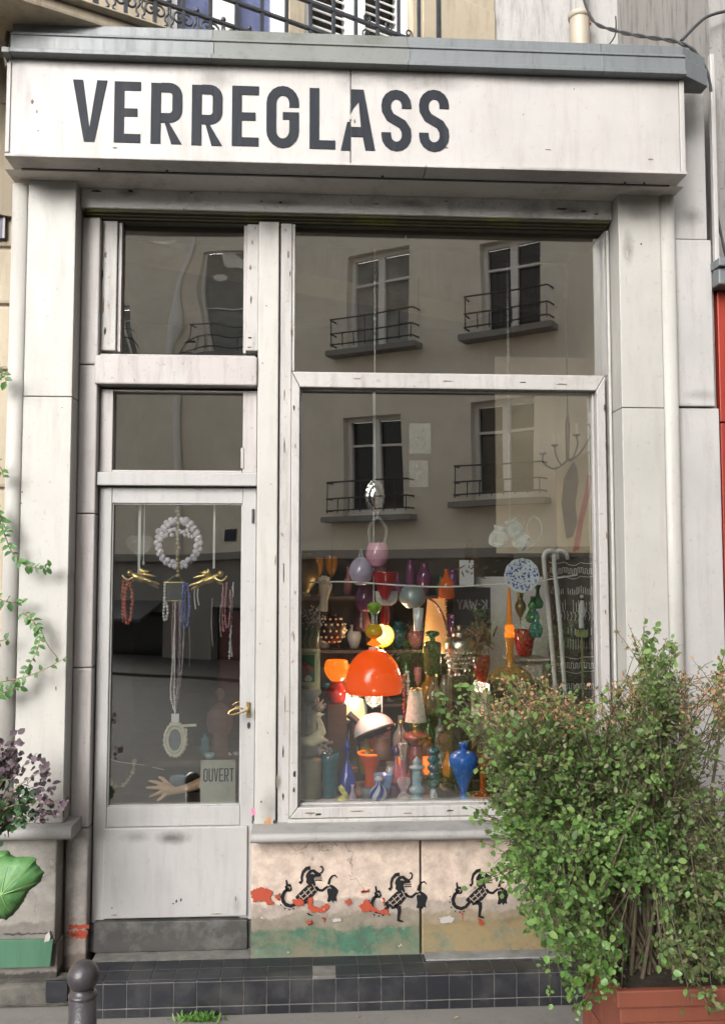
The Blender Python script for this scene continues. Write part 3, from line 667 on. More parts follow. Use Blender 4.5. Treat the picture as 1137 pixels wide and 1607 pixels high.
# ================================================================ the sign box
ysg = -.30
SG = thing('shop_sign', 'long off-white fascia sign box reading VERREGLASS in slate letters', 'sign', (0, ysg, zsb))
sx0, sx1 = X(12, 170, ysg), X(1073, 190, ysg); sz1 = z_dr-.001
sxm = X(550, 170, ysg)
part(MB().box(sx0, sxm-.0015, ysg, -.09, zsb+.012, sz1), 'sign_panel', SIGNW, SG, bevel=.002)
part(MB().box(sxm+.0015, sx1-.022, ysg, -.09, zsb+.012, sz1), 'sign_panel', SIGNW, SG, bevel=.002)
part(MB().box(sx1-.021, sx1, ysg-.006, -.09, zsb+.012, sz1), 'edge_strip', SIGNW, SG, bevel=.003)
part(MB().box(sx0-.004, sx0+.012, ysg-.006, ysg-.0005, zsb+.02, sz1-.02), 'edge_strip', SIGNW, SG, bevel=.002)
xk = X(668, 265, ysg)
for a, b in ((sx0-.004, xk-.002), (xk+.001, sx1+.003)):
    part(MB().box(a, b, ysg-.012, -.09, zsb, zsb+.0115), 'bottom_strip', SIGNW, SG, bevel=.003)
part(MB().box(sx0+.03, sx1-.03, -.208, -.1955, zsb-.004, zsb-.0006), 'soffit_shadow_line', DARKM, SG, bevel=0)  # dark strip standing in for the thin shadow between soffit and cornice
for px in (155, 262, 600, 980, 1010):
    q = P(px, 262, -.23); part(MB().lathe([(.001,-.008),(.004,-.008),(.004,0),(.001,0)], (q.x, -.225, zsb-.001), 8), 'screw', DARKM, SG, bevel=0)
LET = [('V',114,168,126,222.5),('E',179.5,221,128.5,224),('R',237,286,131,226),('R',301,349,134,228.5),('E',364,406,135.5,229.5),('G',418,469,136,232),('L',485.5,526,139,234),('A',536,588,141,236),('S',598,645,142,237),('S',657,704,142,238)]
for ch, a, b, t, bt in LET:
    xa_, xb_ = X(a, (t+bt)/2, ysg), X(b, (t+bt)/2, ysg); zz1, zz0 = Z((a+b)/2, t, ysg), Z((a+b)/2, bt, ysg)
    lb = MB(); T = 15.6*PX(ysg); yy0, yy1 = ysg-.0030, ysg-.0004
    if ch == 'A':
        w_, h_ = xb_-xa_, zz1-zz0; s_ = (w_/2-T*.5)/h_; xs_ = sxm-xa_
        # the seam runs through the letter: the left slice has slipped down
        L0 = MB()
        lb.prism([(xa_+xs_+.002, zz0+h_*.36), (xa_+xs_+.002, zz1), (xa_+w_/2+T*.5, zz1), (xb_, zz0), (xb_-T, zz0), (xb_-T-h_*.18*s_, zz0+h_*.2), (xa_+xs_+.002+.018, zz0+h_*.2), (xa_+xs_+.002, zz0+h_*.2)][::1], yy0, yy1) if False else None
        lb.prism([(xa_+xs_+.002, zz0+h_*.62), (xa_+xs_+.002, zz1), (xa_+w_/2+T*.55, zz1), (xb_, zz0), (xb_-T, zz0), (xb_-T-h_*.22*s_, zz0+h_*.22), (xa_+xs_+.002, zz0+h_*.22), (xa_+xs_+.002, zz0+h_*.38), (xb_-T-h_*.38*s_, zz0+h_*.38), (xa_+w_/2+.001, zz1-h_*.2), (xa_+xs_+.012, zz0+h_*.70)], yy0, yy1)
        d = .012
        lb.prism([(xa_-.004, zz0-d*.2), (xa_+xs_-.003, zz0-d*.2), (xa_+xs_-.003, zz0+h_*.46), (xa_+xs_-.014, zz0+h_*.46)], yy0, yy1)
    else: letter(lb, ch, xa_, zz0, xb_-xa_, zz1-zz0, T, yy0, yy1)
    part(lb, 'letter', INK, SG, bevel=0)

# ================================================================ tiled step
ST = thing('tiled_step', 'low doorstep faced in small black tiles along the shopfront', 'step', (0, -.2, GZ))
yst = -.235
pit = .0885
xt0 = X(125, 1550, yst); nt = 27
part(MB().box(xt0, xt0+pit*nt+.3, yst+.0005, .2, GZ+.001, DZ-.0035), 'step_core', GROUT, ST, bevel=.002)
part(MB().box(-1.5, xt0-.001, yst+.10, -.02, GZ+.001, DZ-.05), 'step_core', M('crumbled_step', (.075,.07,.06), .9, .5, 14, .9), ST, bevel=.015)
tile_me = {}
def tile(x0, x1, y0, y1, z0, z1, tilt=0):
    key = (round(x1-x0,3), round(y1-y0,3), round(z1-z0,3))
    if key not in tile_me:
        o = MB().box(-key[0]/2, key[0]/2, -key[1]/2, key[1]/2, -key[2]/2, key[2]/2).build('tile', TILE, None)
        o.parent = ST; bv = o.modifiers.new('bevel','BEVEL'); bv.width = .0012; bv.segments = 1
        tile_me[key] = o
    else:
        o = tile_me[key].copy(); COL.objects.link(o)
    o.location = Vector(((x0+x1)/2, (y0+y1)/2, (z0+z1)/2))-Vector(WLOC[ST.name])
    o.rotation_euler = (random.gauss(0,.006), random.gauss(0,.006), random.gauss(0,.006))
    return o
gp = .0022
for i in range(nt+2):
    x0 = xt0+i*pit
    lift = .004*math.sin(i*.55)
    tile(x0+gp/2, x0+pit-gp/2, yst-.002, yst+.010, DZ-.104, DZ-.0145)
    tile(x0+gp/2, x0+pit-gp/2, yst-.001, yst+.010, GZ+.002, DZ-.108)
    if i != 10: tile(x0+gp/2, x0+pit-gp/2, yst-.002, yst+.084, DZ-.012, DZ-.0005)
    if i < 20: tile(x0+gp/2, x0+pit-gp/2, yst+.0875, yst+.167, DZ-.012, DZ-.0005)
part(MB().box(xt0+10*pit+.004, xt0+11*pit-.006, yst+.004, yst+.08, DZ-.013, DZ-.004), 'bare_stone', M('bare_stone', (.42,.38,.33), .9, .3, 40, .8), ST, bevel=.003)
tile(X(62,1545,yst), X(97,1545,yst), yst+.085, yst+.10, DZ-.115, DZ-.035)
part(MB().box(xt0+nt*pit*.56, xt0+pit*nt+.28, -.062-.075, -.064, DZ-.0035, DZ+.006), 'cement_fillet', M('cement', (.17,.17,.165), .9, .3, 12, .6), ST, bevel=.006)

# ---- flaked paint: small bare-wood and dark spots on the woodwork
random.seed(91)
BARE = M('bare_wood', (.17,.125,.09), .9, .35, 60, .3); GAP = M('open_crack', (.03,.026,.022), .95, .3, 60, .1)
def flake(px, py, w_, h_, Y, mat=BARE, parent=None, name='paint_flake'):
    c = P(px, py, Y); k = PX(Y)*.72; n = 11
    pts = [(c.x+w_*.5*k*math.cos(2*math.pi*i/n)*random.uniform(.55,1.2), c.z+h_*.5*k*math.sin(2*math.pi*i/n)*random.uniform(.6,1.15)) for i in range(n)]
    part(MB().prism(pts, Y-.0022, Y-.0004), name, mat, parent, bevel=0)
ys1 = ya
for px, py, w_, h_, m_ in ((462,1215,7,16,GAP),(461,1240,5,14,GAP),(463,930,3,9,BARE),(461,1000,4,20,BARE),(463,700,3,12,BARE),(461,640,4,14,GAP),(485,1276,26,4,BARE),(500,1278,14,5,GAP),(560,1273,30,3,BARE),(640,1276,22,3,BARE),(705,1272,18,3,GAP),(760,1277,14,4,BARE),(950,700,3,22,GAP),(951,840,4,16,BARE),(949,960,3,10,BARE),(948,640,5,18,GAP),(700,598,26,2.5,BARE),(560,594,20,2.5,BARE),(880,603,24,3,BARE),(820,600,14,2,GAP)):
    flake(px, py, w_, h_, ya, m_, sash)
for px, py, w_, h_, m_ in ((452,400,5,22,BARE),(455,430,3,14,GAP),(457,520,3,24,BARE),(446,700,2.5,40,GAP),(445,900,2.5,50,GAP),(447,1105,3,40,BARE),(444,1180,3,30,GAP),(444,1250,4,16,GAP),(446,620,2.5,26,BARE)):
    flake(px, py, w_, h_, .016, m_, SF)
for px, py, w_, h_, m_ in ((166,400,6,16,BARE),(161,430,3,30,GAP),(162,480,4,40,BARE),(165,520,4,18,GAP),(393,420,5,14,BARE),(394,470,3,20,GAP),(392,530,8,4,GAP),(396,380,4,10,BARE),(391,545,10,3,BARE)):
    flake(px, py, w_, h_, YF-.01, m_, tw)
for px, py, w_, h_, m_ in ((410,1258,4,4,GAP),(435,1225,4,36,BARE),(430,1290,6,10,GAP),(420,1150,2,5,BARE),(412,570,3,3,GAP),(425,760,3,3,BARE),(432,880,3,22,BARE),(408,1010,3,4,BARE),(399,1120,2.5,30,BARE),(418,480,3,3,BARE)):
    flake(px, py, w_, h_, YJ, m_, SF)
for px, py, w_, h_, m_ in ((277,1414,5,6,GAP),(284,1412,4,8,GAP),(272,1418,4,3,GAP),(180,1436,12,2,BARE),(340,1434,26,2,BARE),(370,1410,3,14,BARE),(176,1425,4,3,BARE)):
    flake(px, py, w_, h_, YD-.014, m_, door)
for px, py, w_, h_, m_ in ((1005,383,4,5,GAP),(983,400,4,20,PALE),(982,440,5,30,PALE),(985,470,4,16,PALE),(993,378,10,6,PALE),(35,772,3,4,GAP),(34,790,3,3,GAP),(98,640,2,3,GAP),(1000,700,2,3,BARE),(88,1080,2,10,BARE),(100,1275,3,20,GAP),(70,1240,3,3,BARE)):
    flake(px, py, w_, h_, YP, m_, SF)
for px, py, w_, h_, m_ in ((150,300,26,5,GAP),(205,300,14,5,GAP),(440,318,12,4,GAP),(410,316,7,4,BARE),(880,328,30,4,GAP),(915,332,16,5,GAP),(935,336,12,6,BARE),(700,316,10,3,BARE),(590,320,16,3,BARE),(300,303,10,3,GAP)):
    flake(px, py, w_, h_, yb, m_, SF)
for px, py, w_, h_, m_ in ((51,160,6,12,BARE),(58,175,3,8,BARE),(60,205,3,3,BARE),(549,185,8,14,PALE),(556,190,4,10,BARE),(180,232,12,3,BARE),(130,210,4,14,PALE),(700,232,8,3,BARE),(820,180,3,3,BARE),(900,140,3,3,BARE),(860,235,16,2,BARE),(1020,250,14,3,BARE)):
    flake(px, py, w_, h_, ysg-.0012 if px in (549,556) else ysg, m_, SG)
# ================================================================ helpers for angled fronts
class Frame:
    """a vertical plane seen through pixels: origin o, yaw a; local x along the wall, y outwards towards the viewer side, z up"""
    def __init__(s, o, a):
        s.o = Vector(o); s.a = a; s.u = Vector((math.cos(a), math.sin(a), 0)); s.n = Vector((math.sin(a), -math.cos(a), 0))
    def at(s, px, py, off=0.):
        d = ray(px, py); q = s.o+s.n*off; t = (q-CAM).dot(s.n)/d.dot(s.n); p = CAM+d*t
        return (p-s.o).dot(s.u), p.z
    def w(s, x, y, z): return s.o+s.u*x+s.n*y+Vector((0,0,z-s.o.z))
    def put(s, mb):
        """mb was drawn with x along, y = depth INTO the wall (like the shopfront), z up"""
        mb.v = [tuple(s.w(x, -y, z)) for x, y, z in mb.v]; return mb
def holed(mb, x0, x1, z0, z1, y0, y1, holes):
    zs = sorted({z0, z1, *[h[2] for h in holes], *[h[3] for h in holes]})
    for a, b in zip(zs, zs[1:]):
        zm = (a+b)/2; cuts = sorted([(h[0], h[1]) for h in holes if h[2] < zm < h[3]]); x = x0
        for c, d in cuts:
            if c > x: mb.box(x, c, y0, y1, a, b)
            x = max(x, d)
        if x < x1: mb.box(x, x1, y0, y1, a, b)
    return mb

# ================================================================ the house above and behind
F = Frame(P(60, 30, .02), R(28))
BH = thing('stone_house', 'beige stone house with an iron balcony rising behind the shopfront roof', 'house', F.o)
def bpart(mb, name, mat, parent=None, bevel=.004): return F.put(mb).build(name, mat, parent or BH, bevel=bevel)
BO = .42      # balcony railing stands this far out
zlow = z_top+.03
ue = F.at(775, 40, 0)[0]
w0, w1 = F.at(262, 20, 0)[0], F.at(455, 20, 0)[0]
s0, s1 = F.at(478, 30, 0)[0], F.at(648, 30, 0)[0]
ztopb = F.o.z+1.6; zroof = F.o.z+4.2
mb = MB(); holed(mb, -1.5, ue, F.o.z-.9, zroof, 0, .3, [(w0, w1, F.o.z-.35, ztopb-.1), (s0, s1, F.o.z-.35, ztopb-.1)])
bpart(mb, 'wall', LIME, bevel=0)
for k, (a, b) in enumerate(((-1.5, w0-.06), (s1+.06, ue))):
    for j in range(4):
        z = F.o.z-.42+.33*j
        bpart(MB().box(a, b-.001, -.012, -.0005, z, z+.322), 'stone', LIME, bevel=.006)
GLB = M('blue_room', (.085,.10,.20), .25, .4, 5, 0, coat=.6)
SHW = M('white_joinery', (.74,.74,.73), .45, .06, 8, .05)
def fwin(a, b, louv):
    wf = thing('window', None, None, F.o); wf.parent = BH; WLOC[wf.name] = tuple(F.o); wf.location = (0,0,0)
    z0, z1 = F.o.z-.35, ztopb-.1; m = (a+b)/2
    for q in ((a, a+.07), (m-.06, m+.06), (b-.07, b)):
        F.put(MB().box(q[0], q[1], .05, .11, z0, z1)).build('frame', SHW, wf, bevel=.006)
    if louv:
        for (p, q) in ((a+.075, m-.065), (m+.065, b-.075)):
            for k in range(34):
                z = z0+.03+k*.046
                if z > z1-.05: break
                F.put(MB().add([(p,.060,z),(q,.060,z),(q,.066,z-.004),(p,.066,z-.004),(p,.10,z+.036),(q,.10,z+.036),(q,.106,z+.032),(p,.106,z+.032)],
                    [(0,1,5,4),(3,7,6,2),(0,3,2,1),(4,5,6,7),(0,4,7,3),(1,2,6,5)])).build('slat', SHW, wf)
        F.put(MB().box(a, b, .14, .18, z0, z1)).build('backing', M('shutter_dark', (.10,.09,.08), .8, .2), wf)
    else:
        for (p, q) in ((a+.075, m-.065), (m+.065, b-.075)):
            F.put(MB().box(p, q, .085, .093, z0, z1)).build('pane', GLB, wf)
        for z in (z0+.5, z0+1.0):
            F.put(MB().box(a+.071, m-.061, .06, .084, z, z+.03)).build('glazing_bar', SHW, wf)
fwin(w0, w1, False); fwin(s0, s1, True)
# balcony slab with moulded edge
sl = MB()
zl0 = F.at(140, 34, BO+.05)[1]; zl1 = F.at(130, 8, BO+.05)[1]
F.put(MB().box(-1.5, F.at(700,60,BO)[0]+.03, -BO-.05, -.0126, zl0, zl0+.05)).build('balcony_ledge', LIME, BH, bevel=.012)
F.put(MB().box(-1.5, F.at(700,60,BO)[0]+.06, -BO-.09, -.0126, zl0+.051, zl1)).build('balcony_ledge', LIME, BH, bevel=.012)
# railing
IRON = M('wrought_iron', (.030,.034,.040), .45, .35, 20, .3)
RL = thing('balcony_railing', None, None, F.o); RL.parent = BH; WLOC[RL.name] = tuple(F.o); RL.location = (0,0,0)
def irn(mb, name): return F.put(mb).build(name, IRON, RL, bevel=0)
ur0, ur1 = -1.2, F.at(688, 40, BO)[0]
zr = [F.at(170, 20, BO)[1], F.at(330, 25, BO)[1], F.at(440, 27, BO)[1], F.at(632, 18, BO)[1]]
zr = [zr[0]] + [zr[0]+.125, zr[0]+.24, zr[0]+.37]
for z, t in zip(zr, (.017, .011, .011, .013)): irn(MB().box(ur0, ur1, -BO-.010, -BO+.010, z-t, z), 'rail')
nb = 15; us = [lerp(F.at(150,15,BO)[0], ur1, k/(nb-1)) for k in range(nb)]
for k, u in enumerate(us):
    t = .011 if k in (0, nb-1) else .007
    irn(MB().box(u-t, u+t, -BO-.007, -BO+.007, zr[0]+.001, zr[3]+.55), 'baluster')
    if k < nb-1:
        c = (us[k]+us[k+1])/2; pz = (zr[0]+zr[1])/2-.006
        for sgn in (-1, 1):
            pts = [(c+sgn*(.006+.018*(1-math.cos(t_))), -BO, pz+.046*math.sin(t_*1.0)*(1 if t_ < math.pi else .55)) for t_ in [i*.42 for i in range(12)]]
            irn(MB().tube([(c+sgn*(.002+.030*(1-i/11)*abs(math.cos(i*.62))), -BO, pz-.05+.0095*i) for i in range(12)], .0050, 6), 'scroll')
            irn(MB().tube([(c+sgn*(.042+.032*(1-i/16)*math.cos(i*.62)), -BO, pz+.018+.034*(1-i/16)*math.sin(i*.62)) for i in range(14)], .0052, 6), 'scroll')
        irn(MB().ball((c, -BO, zr[1]+.012), .012, 8), 'rosette')
for c, i in [((us[q_-1]+us[q_])/2, i_) for q_ in (-1,-2,-3,-4) for i_ in range(3)]:
    irn(MB().tube([(c+.026*(1-j/20)*math.cos(j*.6+i*2), -BO, zr[2]-.02+i*.085+.026*(1-j/20)*math.sin(j*.6+i*2)) for j in range(16)], .0045, 6), 'scroll')

# ---- pale rendered wall on the right with its drainpipe
yr = F.w(ue, 0, 0).y+.02; xr0 = F.w(ue, 0, 0).x
rw = MB().box(xr0+.001, 4.2, yr, yr+.3, 3.2, 8.5).build('rendered_wall', RENDER, None, base=(xr0, yr, 3.2))
tag(rw, 'pale rendered house wall with sooty streaks behind the drainpipe', 'wall')
xn = X(1112, 60, .06)
nw = MB().box(xn, 4.2, .06, yr-.001, -.15, 8.5).build('side_wall', paint('sooty_render', (.48,.46,.44), (.12,.115,.11), amt=1., chip=.08, chipcol=(.2,.19,.18), rough=.9, fine=.8, off=77, nick=.8), None, base=(xn, .06, -.15))
tag(nw, 'soot-stained grey wall rising behind the pier at the far right', 'wall')
CREAM = paint('drain_paint', (.62,.55,.44), (.35,.25,.16), amt=.5, chip=.06, chipcol=(.25,.10,.05), rough=.5, fine=.3, off=5)
yd = yr-.09
d0 = P(909, 70, yd)
DP = thing('drainpipe', 'cream cast drainpipe with a rust-streaked collar above the zinc roof', 'drainpipe', (d0.x, yd, d0.z-.3))
rp = 15.5*PX(yd); zc = Z(909, 26, yd)
MB().tube([(d0.x, yd, d0.z-.4), (d0.x, yd, zc+.001)], rp*1.04, 18).build('pipe', CREAM, DP)
MB().tube([(d0.x, yd, zc+.002), (d0.x, yd, 6)], rp*.92, 18).build('pipe', RENDER, DP)
MB().lathe([(rp*1.05,-.02),(rp*1.2,-.015),(rp*1.22,.012),(rp*1.0,.02)], (d0.x, yd, zc), 18).build('collar', CREAM, DP)
MB().box(d0.x+rp*1.0, d0.x+rp*1.2, yd-.02, yr-.001, zc-.05, zc-.02).build('bracket', M('rust', (.28,.10,.045), .8, .4, 40, .4), DP)
# cables
def cab(pts, r, name, label, mat=CABLE, twist=0):
    w = [P(*p) for p in pts]; c = curve_pts(w, 8); mb = MB()
    if twist:
        for s_ in (0, math.pi):
            mb.tube([p+Vector((0, math.cos(i*.8+s_)*r*.8, math.sin(i*.8+s_)*r*.8)) for i, p in enumerate(c)], r*.75, 7)
    else: mb.tube(c, r, 7)
    return tag(mb.build(name, mat, None, base=w[0]), label, 'cable')
cab([(912,-12,.66),(930,33,.5),(968,49,.3),(1012,58,.1),(1062,66,-.1),(1092,84,-.12),(1112,125,-.10),(1116,180,-.08),(1119,260,-.08),(1123,330,-.06),(1139,405,-.06)], .0065, 'electric_cable', 'black twisted cable drooping from the drainpipe over the zinc corner', twist=1)
cab([(1145,16,0.),(1120,22,.0),(1100,32,-.05),(1068,64,-.11)], .007, 'electric_cable', 'black cable joining the twisted one from the far right edge')
cab([(965,26,.7),(966,40,.55),(964,56,.5),(955,70,.45)], .004, 'electric_cable', 'short thin wire hanging beside the drainpipe')
cq = P(1115, 86, -.09)
mb = MB().box(cq.x-.010, cq.x+.010, -.10, -.0725, 2.9, cq.z); tag(mb.build('cable_conduit', PIERW, None, base=(cq.x, -.09, 2.9), bevel=.004), 'narrow white conduit fixed upright beside the pier at right', 'conduit')
# red shop at the far right
rx0 = X(1128, 600, -.04)
RS = thing('red_shop', 'sliver of a bright red shopfront at the right edge', 'shopfront', (rx0, -.04, -.15))
zr1 = Z(1130, 456, -.04)
MB().box(rx0, 4.2, -.04, .0595, Z(1130,662,-.04), zr1-.001).build('red_panel', REDSH, RS, bevel=.004)
MB().box(rx0, 4.2, -.04, .0595, -.15, Z(1130,664,-.04)).build('red_panel', REDSH, RS, bevel=.004)
MB().box(X(1122,440,-.1), 4.2, -.13, .0595, zr1, Z(1130,424,-.1)).build('gutter', ZINC, RS, bevel=.006)
MB().box(X(1119,415,-.1), 4.2, -.15, .0595, Z(1130,423,-.1), Z(1130,410,-.1)).build('gutter_rim', ZINC, RS, bevel=.004)
MB().box(4.201, 14, .0, .4, -.15, 8.5).build('facade', RENDER, RS)
# left neighbour: stone courses
NS = thing('neighbour_house', 'soot-darkened stone house edge left of the shopfront', 'house', (-1.6, .03, 0))
xle = xlm-rm-.004
zcs = [-.15, .45, .95, 1.45, 1.95, 2.45, Z(5,478,.0), Z(5,388,.0), Z(5,270,.0), 3.75, 4.1, 4.6]
for i in range(len(zcs)-1):
    MB().box(-3.6, xle-.001-random.random()*.006, .0, .4, zcs[i]+.005, zcs[i+1]-.005).build('stone', LIME if i not in (8, 9) else LIMED, NS, bevel=.014)
MB().box(-3.6, xle-.012, .02, .4, -.15, 4.6).build('joint', LIMED, NS)
MB().box(-14, -3.601, .0, .4, -.15, 8.5).build('facade', LIME, NS); MB().box(-3.6, -1.9, .3, .6, 4.61, 8.5).build('facade', LIME, NS)
mb = MB(); a, b = P(-60, 290, -.02), P(9, 375, -.02)
SP = thing('street_plaque', 'chipped violet enamel plaque edge on the stone at left', 'plaque', (b.x, -.02, b.z))
MB().box(a.x-.2, b.x, -.022, -.0055, b.z, a.z).build('enamel', paint('plaque_enamel', (.055,.05,.14), (.35,.32,.34), amt=.8, chip=.2, chipcol=(.4,.38,.38), fine=.8, off=4, streak=False), SP, bevel=.004)
MB().box(b.x-.012, b.x-.003, -.0235, -.0222, b.z+.004, a.z-.004).build('border', PALE, SP)
# grey conduit looping over the roof end
cp = curve_pts([P(12,105,-.28),P(9,80,-.28),P(14,48,-.25),P(22,20,-.2),P(40,10,-.15),P(70,18,-.1),P(110,33,-.05),P(150,48,.0),P(200,62,.1)], 6)
tag(MB().tube(cp, .0095, 8).build('lead_pipe', paint('old_pipe', (.26,.235,.20), (.1,.09,.08), amt=.6, fine=.5, off=2), None, base=cp[0]), 'thin grey pipe bent over the left end of the zinc roof', 'pipe')
st = P(30, 40, -.1)
mb = MB().box(X(18,60,-.2), X(150,60,-.2), -.2, .0, z_top-.02, z_top+.10)
tag(mb.build('plaster_upstand', RENDER, None, base=(st.x,-.1,z_top), bevel=.03), 'lump of pale plaster behind the left zinc edge', 'plaster')

# ================================================================ bollard on the kerb side
bb = P(131, 1532, -1.12)
BL = thing('bollard', 'short dark brown iron bollard with a ball top on the pavement', 'bollard', (bb.x, bb.y, GZ))
rb_ = 23.2*PX(bb.y)
MB().ball((bb.x, bb.y, bb.z), rb_, 28).build('ball', BOLL, BL)
MB().lathe([(rb_*.72,-rb_*.55),(rb_*.70,-rb_*.95),(rb_*.86,-rb_*1.0),(rb_*.93,-rb_*1.12),(rb_*.90,-rb_*1.25)], (bb.x,bb.y,bb.z), 24).build('collar', BOLL, BL)
MB().lathe([(rb_*.90,GZ+.0),(rb_*1.05,GZ+.0),(rb_*1.02,GZ+.08),(rb_*.92,GZ+.10),(rb_*.88,bb.z-rb_*1.25),(.001,bb.z-rb_*1.24)], (bb.x,bb.y,0), 24).build('post', BOLL, BL)

# ================================================================ opposite side of the street (seen mirrored in the glass)
YM = YG+.003
AL = R(33)
v0 = P(690, 500, 11.2)
Vv = Frame(v0, -AL)                                  # the mirror image
Ro = Vector((v0.x, 2*YM-v0.y, v0.z)); Fo = Frame(Ro, AL)
Fo.n = Vector((-math.sin(AL), math.cos(AL), 0))       # outwards = towards the shop
def V(px, py): return Vv.at(px, py)
OP = thing('opposite_house', 'plain beige rendered house across the street, mirrored in the panes', 'house', (Ro.x, Ro.y, GZ-.1))
OPW = paint('opposite_render', (1.5,1.41,1.26), (1.26,1.18,1.05), amt=.35, chip=0, rough=.9, fine=.1, off=91, bmp=.1)
OPD = paint('opposite_base', (.50,.49,.48), (.4,.39,.38), amt=.4, chip=0, rough=.8, fine=.1, off=93, bmp=.1)
def opart(mb, name, mat, parent=None, bevel=0): return Fo.put(mb).build(name, mat, parent or OP, bevel=bevel)
wins = []
for (a, b, t, bt) in ((545,643,392,548),(752,850,372,520),(538,630,652,808),(738,838,625,785),(322,400,418,560),(150,218,470,580)):
    cx_ = (a+b)/2; u0, u1 = V(a, (t+bt)/2)[0], V(b, (t+bt)/2)[0]
    wins.append((u0, u1, V(cx_, bt)[1], V(cx_, t)[1]))
zg = V(275, 868)[1]
holes = [w for w in wins]
ush0, ush1 = V(178, 1000)[0], V(262, 1000)[0]
shop = (ush0-1.2, V(255,1000)[0], V(200,1128)[1], V(200,960)[1])
opart(holed(MB(), -8.5, 13, zg, 9.6, 0, .4, holes), 'wall', OPW)
opart(holed(MB(), -8.5, 13, GZ-.2, zg-.15, -.02, .4, [shop, (V(335,1000)[0], V(470,1000)[0], GZ-.1, V(380,955)[1])]), 'ground_floor_wall', OPD)
opart(MB().box(-8.5, 13, -.16, .1, zg-.149, zg-.001), 'string_course', OPD)
GLD = M('dark_panes', (.020,.022,.026), .08, .3, 3, 0)
CURT = M('net_curtain', (.27,.28,.28), .9, .35, 3, 0)
FRW = M('window_paint', (.80,.80,.80), .5, .05)
for i, (u0, u1, z0, z1) in enumerate(wins):
    wf = thing('window', None, None, OP.location); wf.parent = OP; WLOC[wf.name] = WLOC[OP.name]; wf.location = (0,0,0)
    m_ = (u0+u1)/2
    f = MB().box(u0, u0+.07, .18, .26, z0, z1).box(u1-.07, u1, .18, .26, z0, z1).box(m_-.065, m_+.065, .17, .25, z0, z1)
    f.box(u0+.07, u1-.07, .18, .25, z1-.07, z1).box(u0+.07, u1-.07, .18, .25, z0, z0+.12)
    for zz_ in (z0+(z1-z0)*.70,): f.box(u0+.07, m_-.065, .18, .24, zz_, zz_+.04).box(m_+.065, u1-.07, .18, .24, zz_, zz_+.04)
    opart(f, 'frame', FRW, wf)
    opart(MB().box(u0+.07, u1-.07, .26, .28, z0+.12, z1-.07), 'pane', CURT if i in (0, 4, 5) else GLD, wf)
    g = MB(); o_ = .26
    for zz_ in (z0+.10, z0+.32, z0+.60): g.tube([(u0-.22, -.02, zz_), (u0-.2, -o_, zz_), (u1+.2, -o_, zz_), (u1+.22, -.02, zz_)], .016, 6)
    for k in range(8):
        uu = lerp(u0-.18, u1+.18, k/7); g.tube([(uu, -o_, z0+.05), (uu, -o_, z0+(.32 if k % 3 else .60))], .010, 5)
    opart(g, 'railing', DARKM, wf)
    opart(MB().box(u0-.28, u1+.28, -.32, -.001, z0-.12, z0-.02), 'sill', OPD, wf)
pu = V(288, 470)[0]
opart(MB().tube([(pu, -.10, zg+.01), (pu, -.10, 9.5)], .075, 10), 'drainpipe', FRW)
# shop window across the street, awning and a doorway
us0 = V(452,1000)[0]
OPK = M('dark_shopfront', (.022,.021,.022), .45, .3, 3, .1)
opart(MB().box(us0, 12.9, -.06, -.021, GZ-.1, zg-.16), 'dark_shopfront', OPK)
for k in range(5): opart(MB().box(us0+.1+k*2.1, us0+2.0+k*2.1, -.075, -.061, GZ+.5, zg-.9), 'shop_window', GLD)
opart(MB().box(V(165,1000)[0]-3, V(470,1000)[0], -.08, -.021, GZ-.1, V(200,1192)[1]), 'dark_plinth', OPK)
opart(MB().box(shop[0], shop[1], .2, .25, shop[2], shop[3]), 'shop_window', GLD)
opart(MB().box(V(335,1000)[0], V(470,1000)[0], .2, .25, GZ-.1, V(380,955)[1]), 'doorway', GLD)
opart(MB().add([(shop[0],-.03,shop[3]+.25),(shop[1],-.03,shop[3]+.25),(shop[1],-.7,shop[3]-.1),(shop[0],-.7,shop[3]-.1),(shop[0],-.03,shop[3]+.2),(shop[1],-.03,shop[3]+.2),(shop[1],-.7,shop[3]-.16),(shop[0],-.7,shop[3]-.16)],
      [(0,1,2,3),(7,6,5,4),(0,4,5,1),(3,2,6,7),(1,5,6,2),(0,3,7,4)]), 'awning', M('awning_cloth', (.09,.09,.10), .8, .2))
opart(MB().box(-8.5, 13, -2.2, .3, GZ-.35, GZ-.06), 'far_pavement', M('far_pavement', (.06,.058,.055), .9, .3, 5, .3))
b0 = V(206, 1190)[0]
opart(MB().tube([(b0, -1.6, GZ-.06), (b0, -1.6, 1.0)], .06, 10).ball((b0, -1.6, 1.08), .085, 12), 'street_post', DARKM)
opart(MB().box(V(363,838)[0]-.14, V(363,838)[0]+.14, -.03, -.001, V(363,848)[1], V(363,828)[1]), 'number_plate', M('plate_blue', (.02,.025,.05), .4, .1))

FH = thing('distant_house', 'pale house set back further along the opposite side of the street', 'house', (-26, -44, GZ-.1))
hl = [(x, x+1.1, z, z+1.9) for x in (-36, -32, -28, -24, -20, -16, -12) for z in (.9, 4.2, 7.2)]
mb_ = holed(MB(), -40, -7, GZ-.2, 10, -.4, 0, hl); mb_.v = [(x*1.5+4, -44.2+y, z) for x, y, z in mb_.v]; mb_.build('wall', OPW, FH)
for h_ in hl: a_, b_2 = h_[0]*1.5+4, h_[1]*1.5+4; MB().box(a_+.05, b_2-.05, -44.5, -44.45, h_[2], h_[3]).build('pane', GLD, FH); MB().box((a_+b_2)/2-.06, (a_+b_2)/2+.06, -44.44, -44.38, h_[2], h_[3]).build('glazing_bar', FRW, FH)

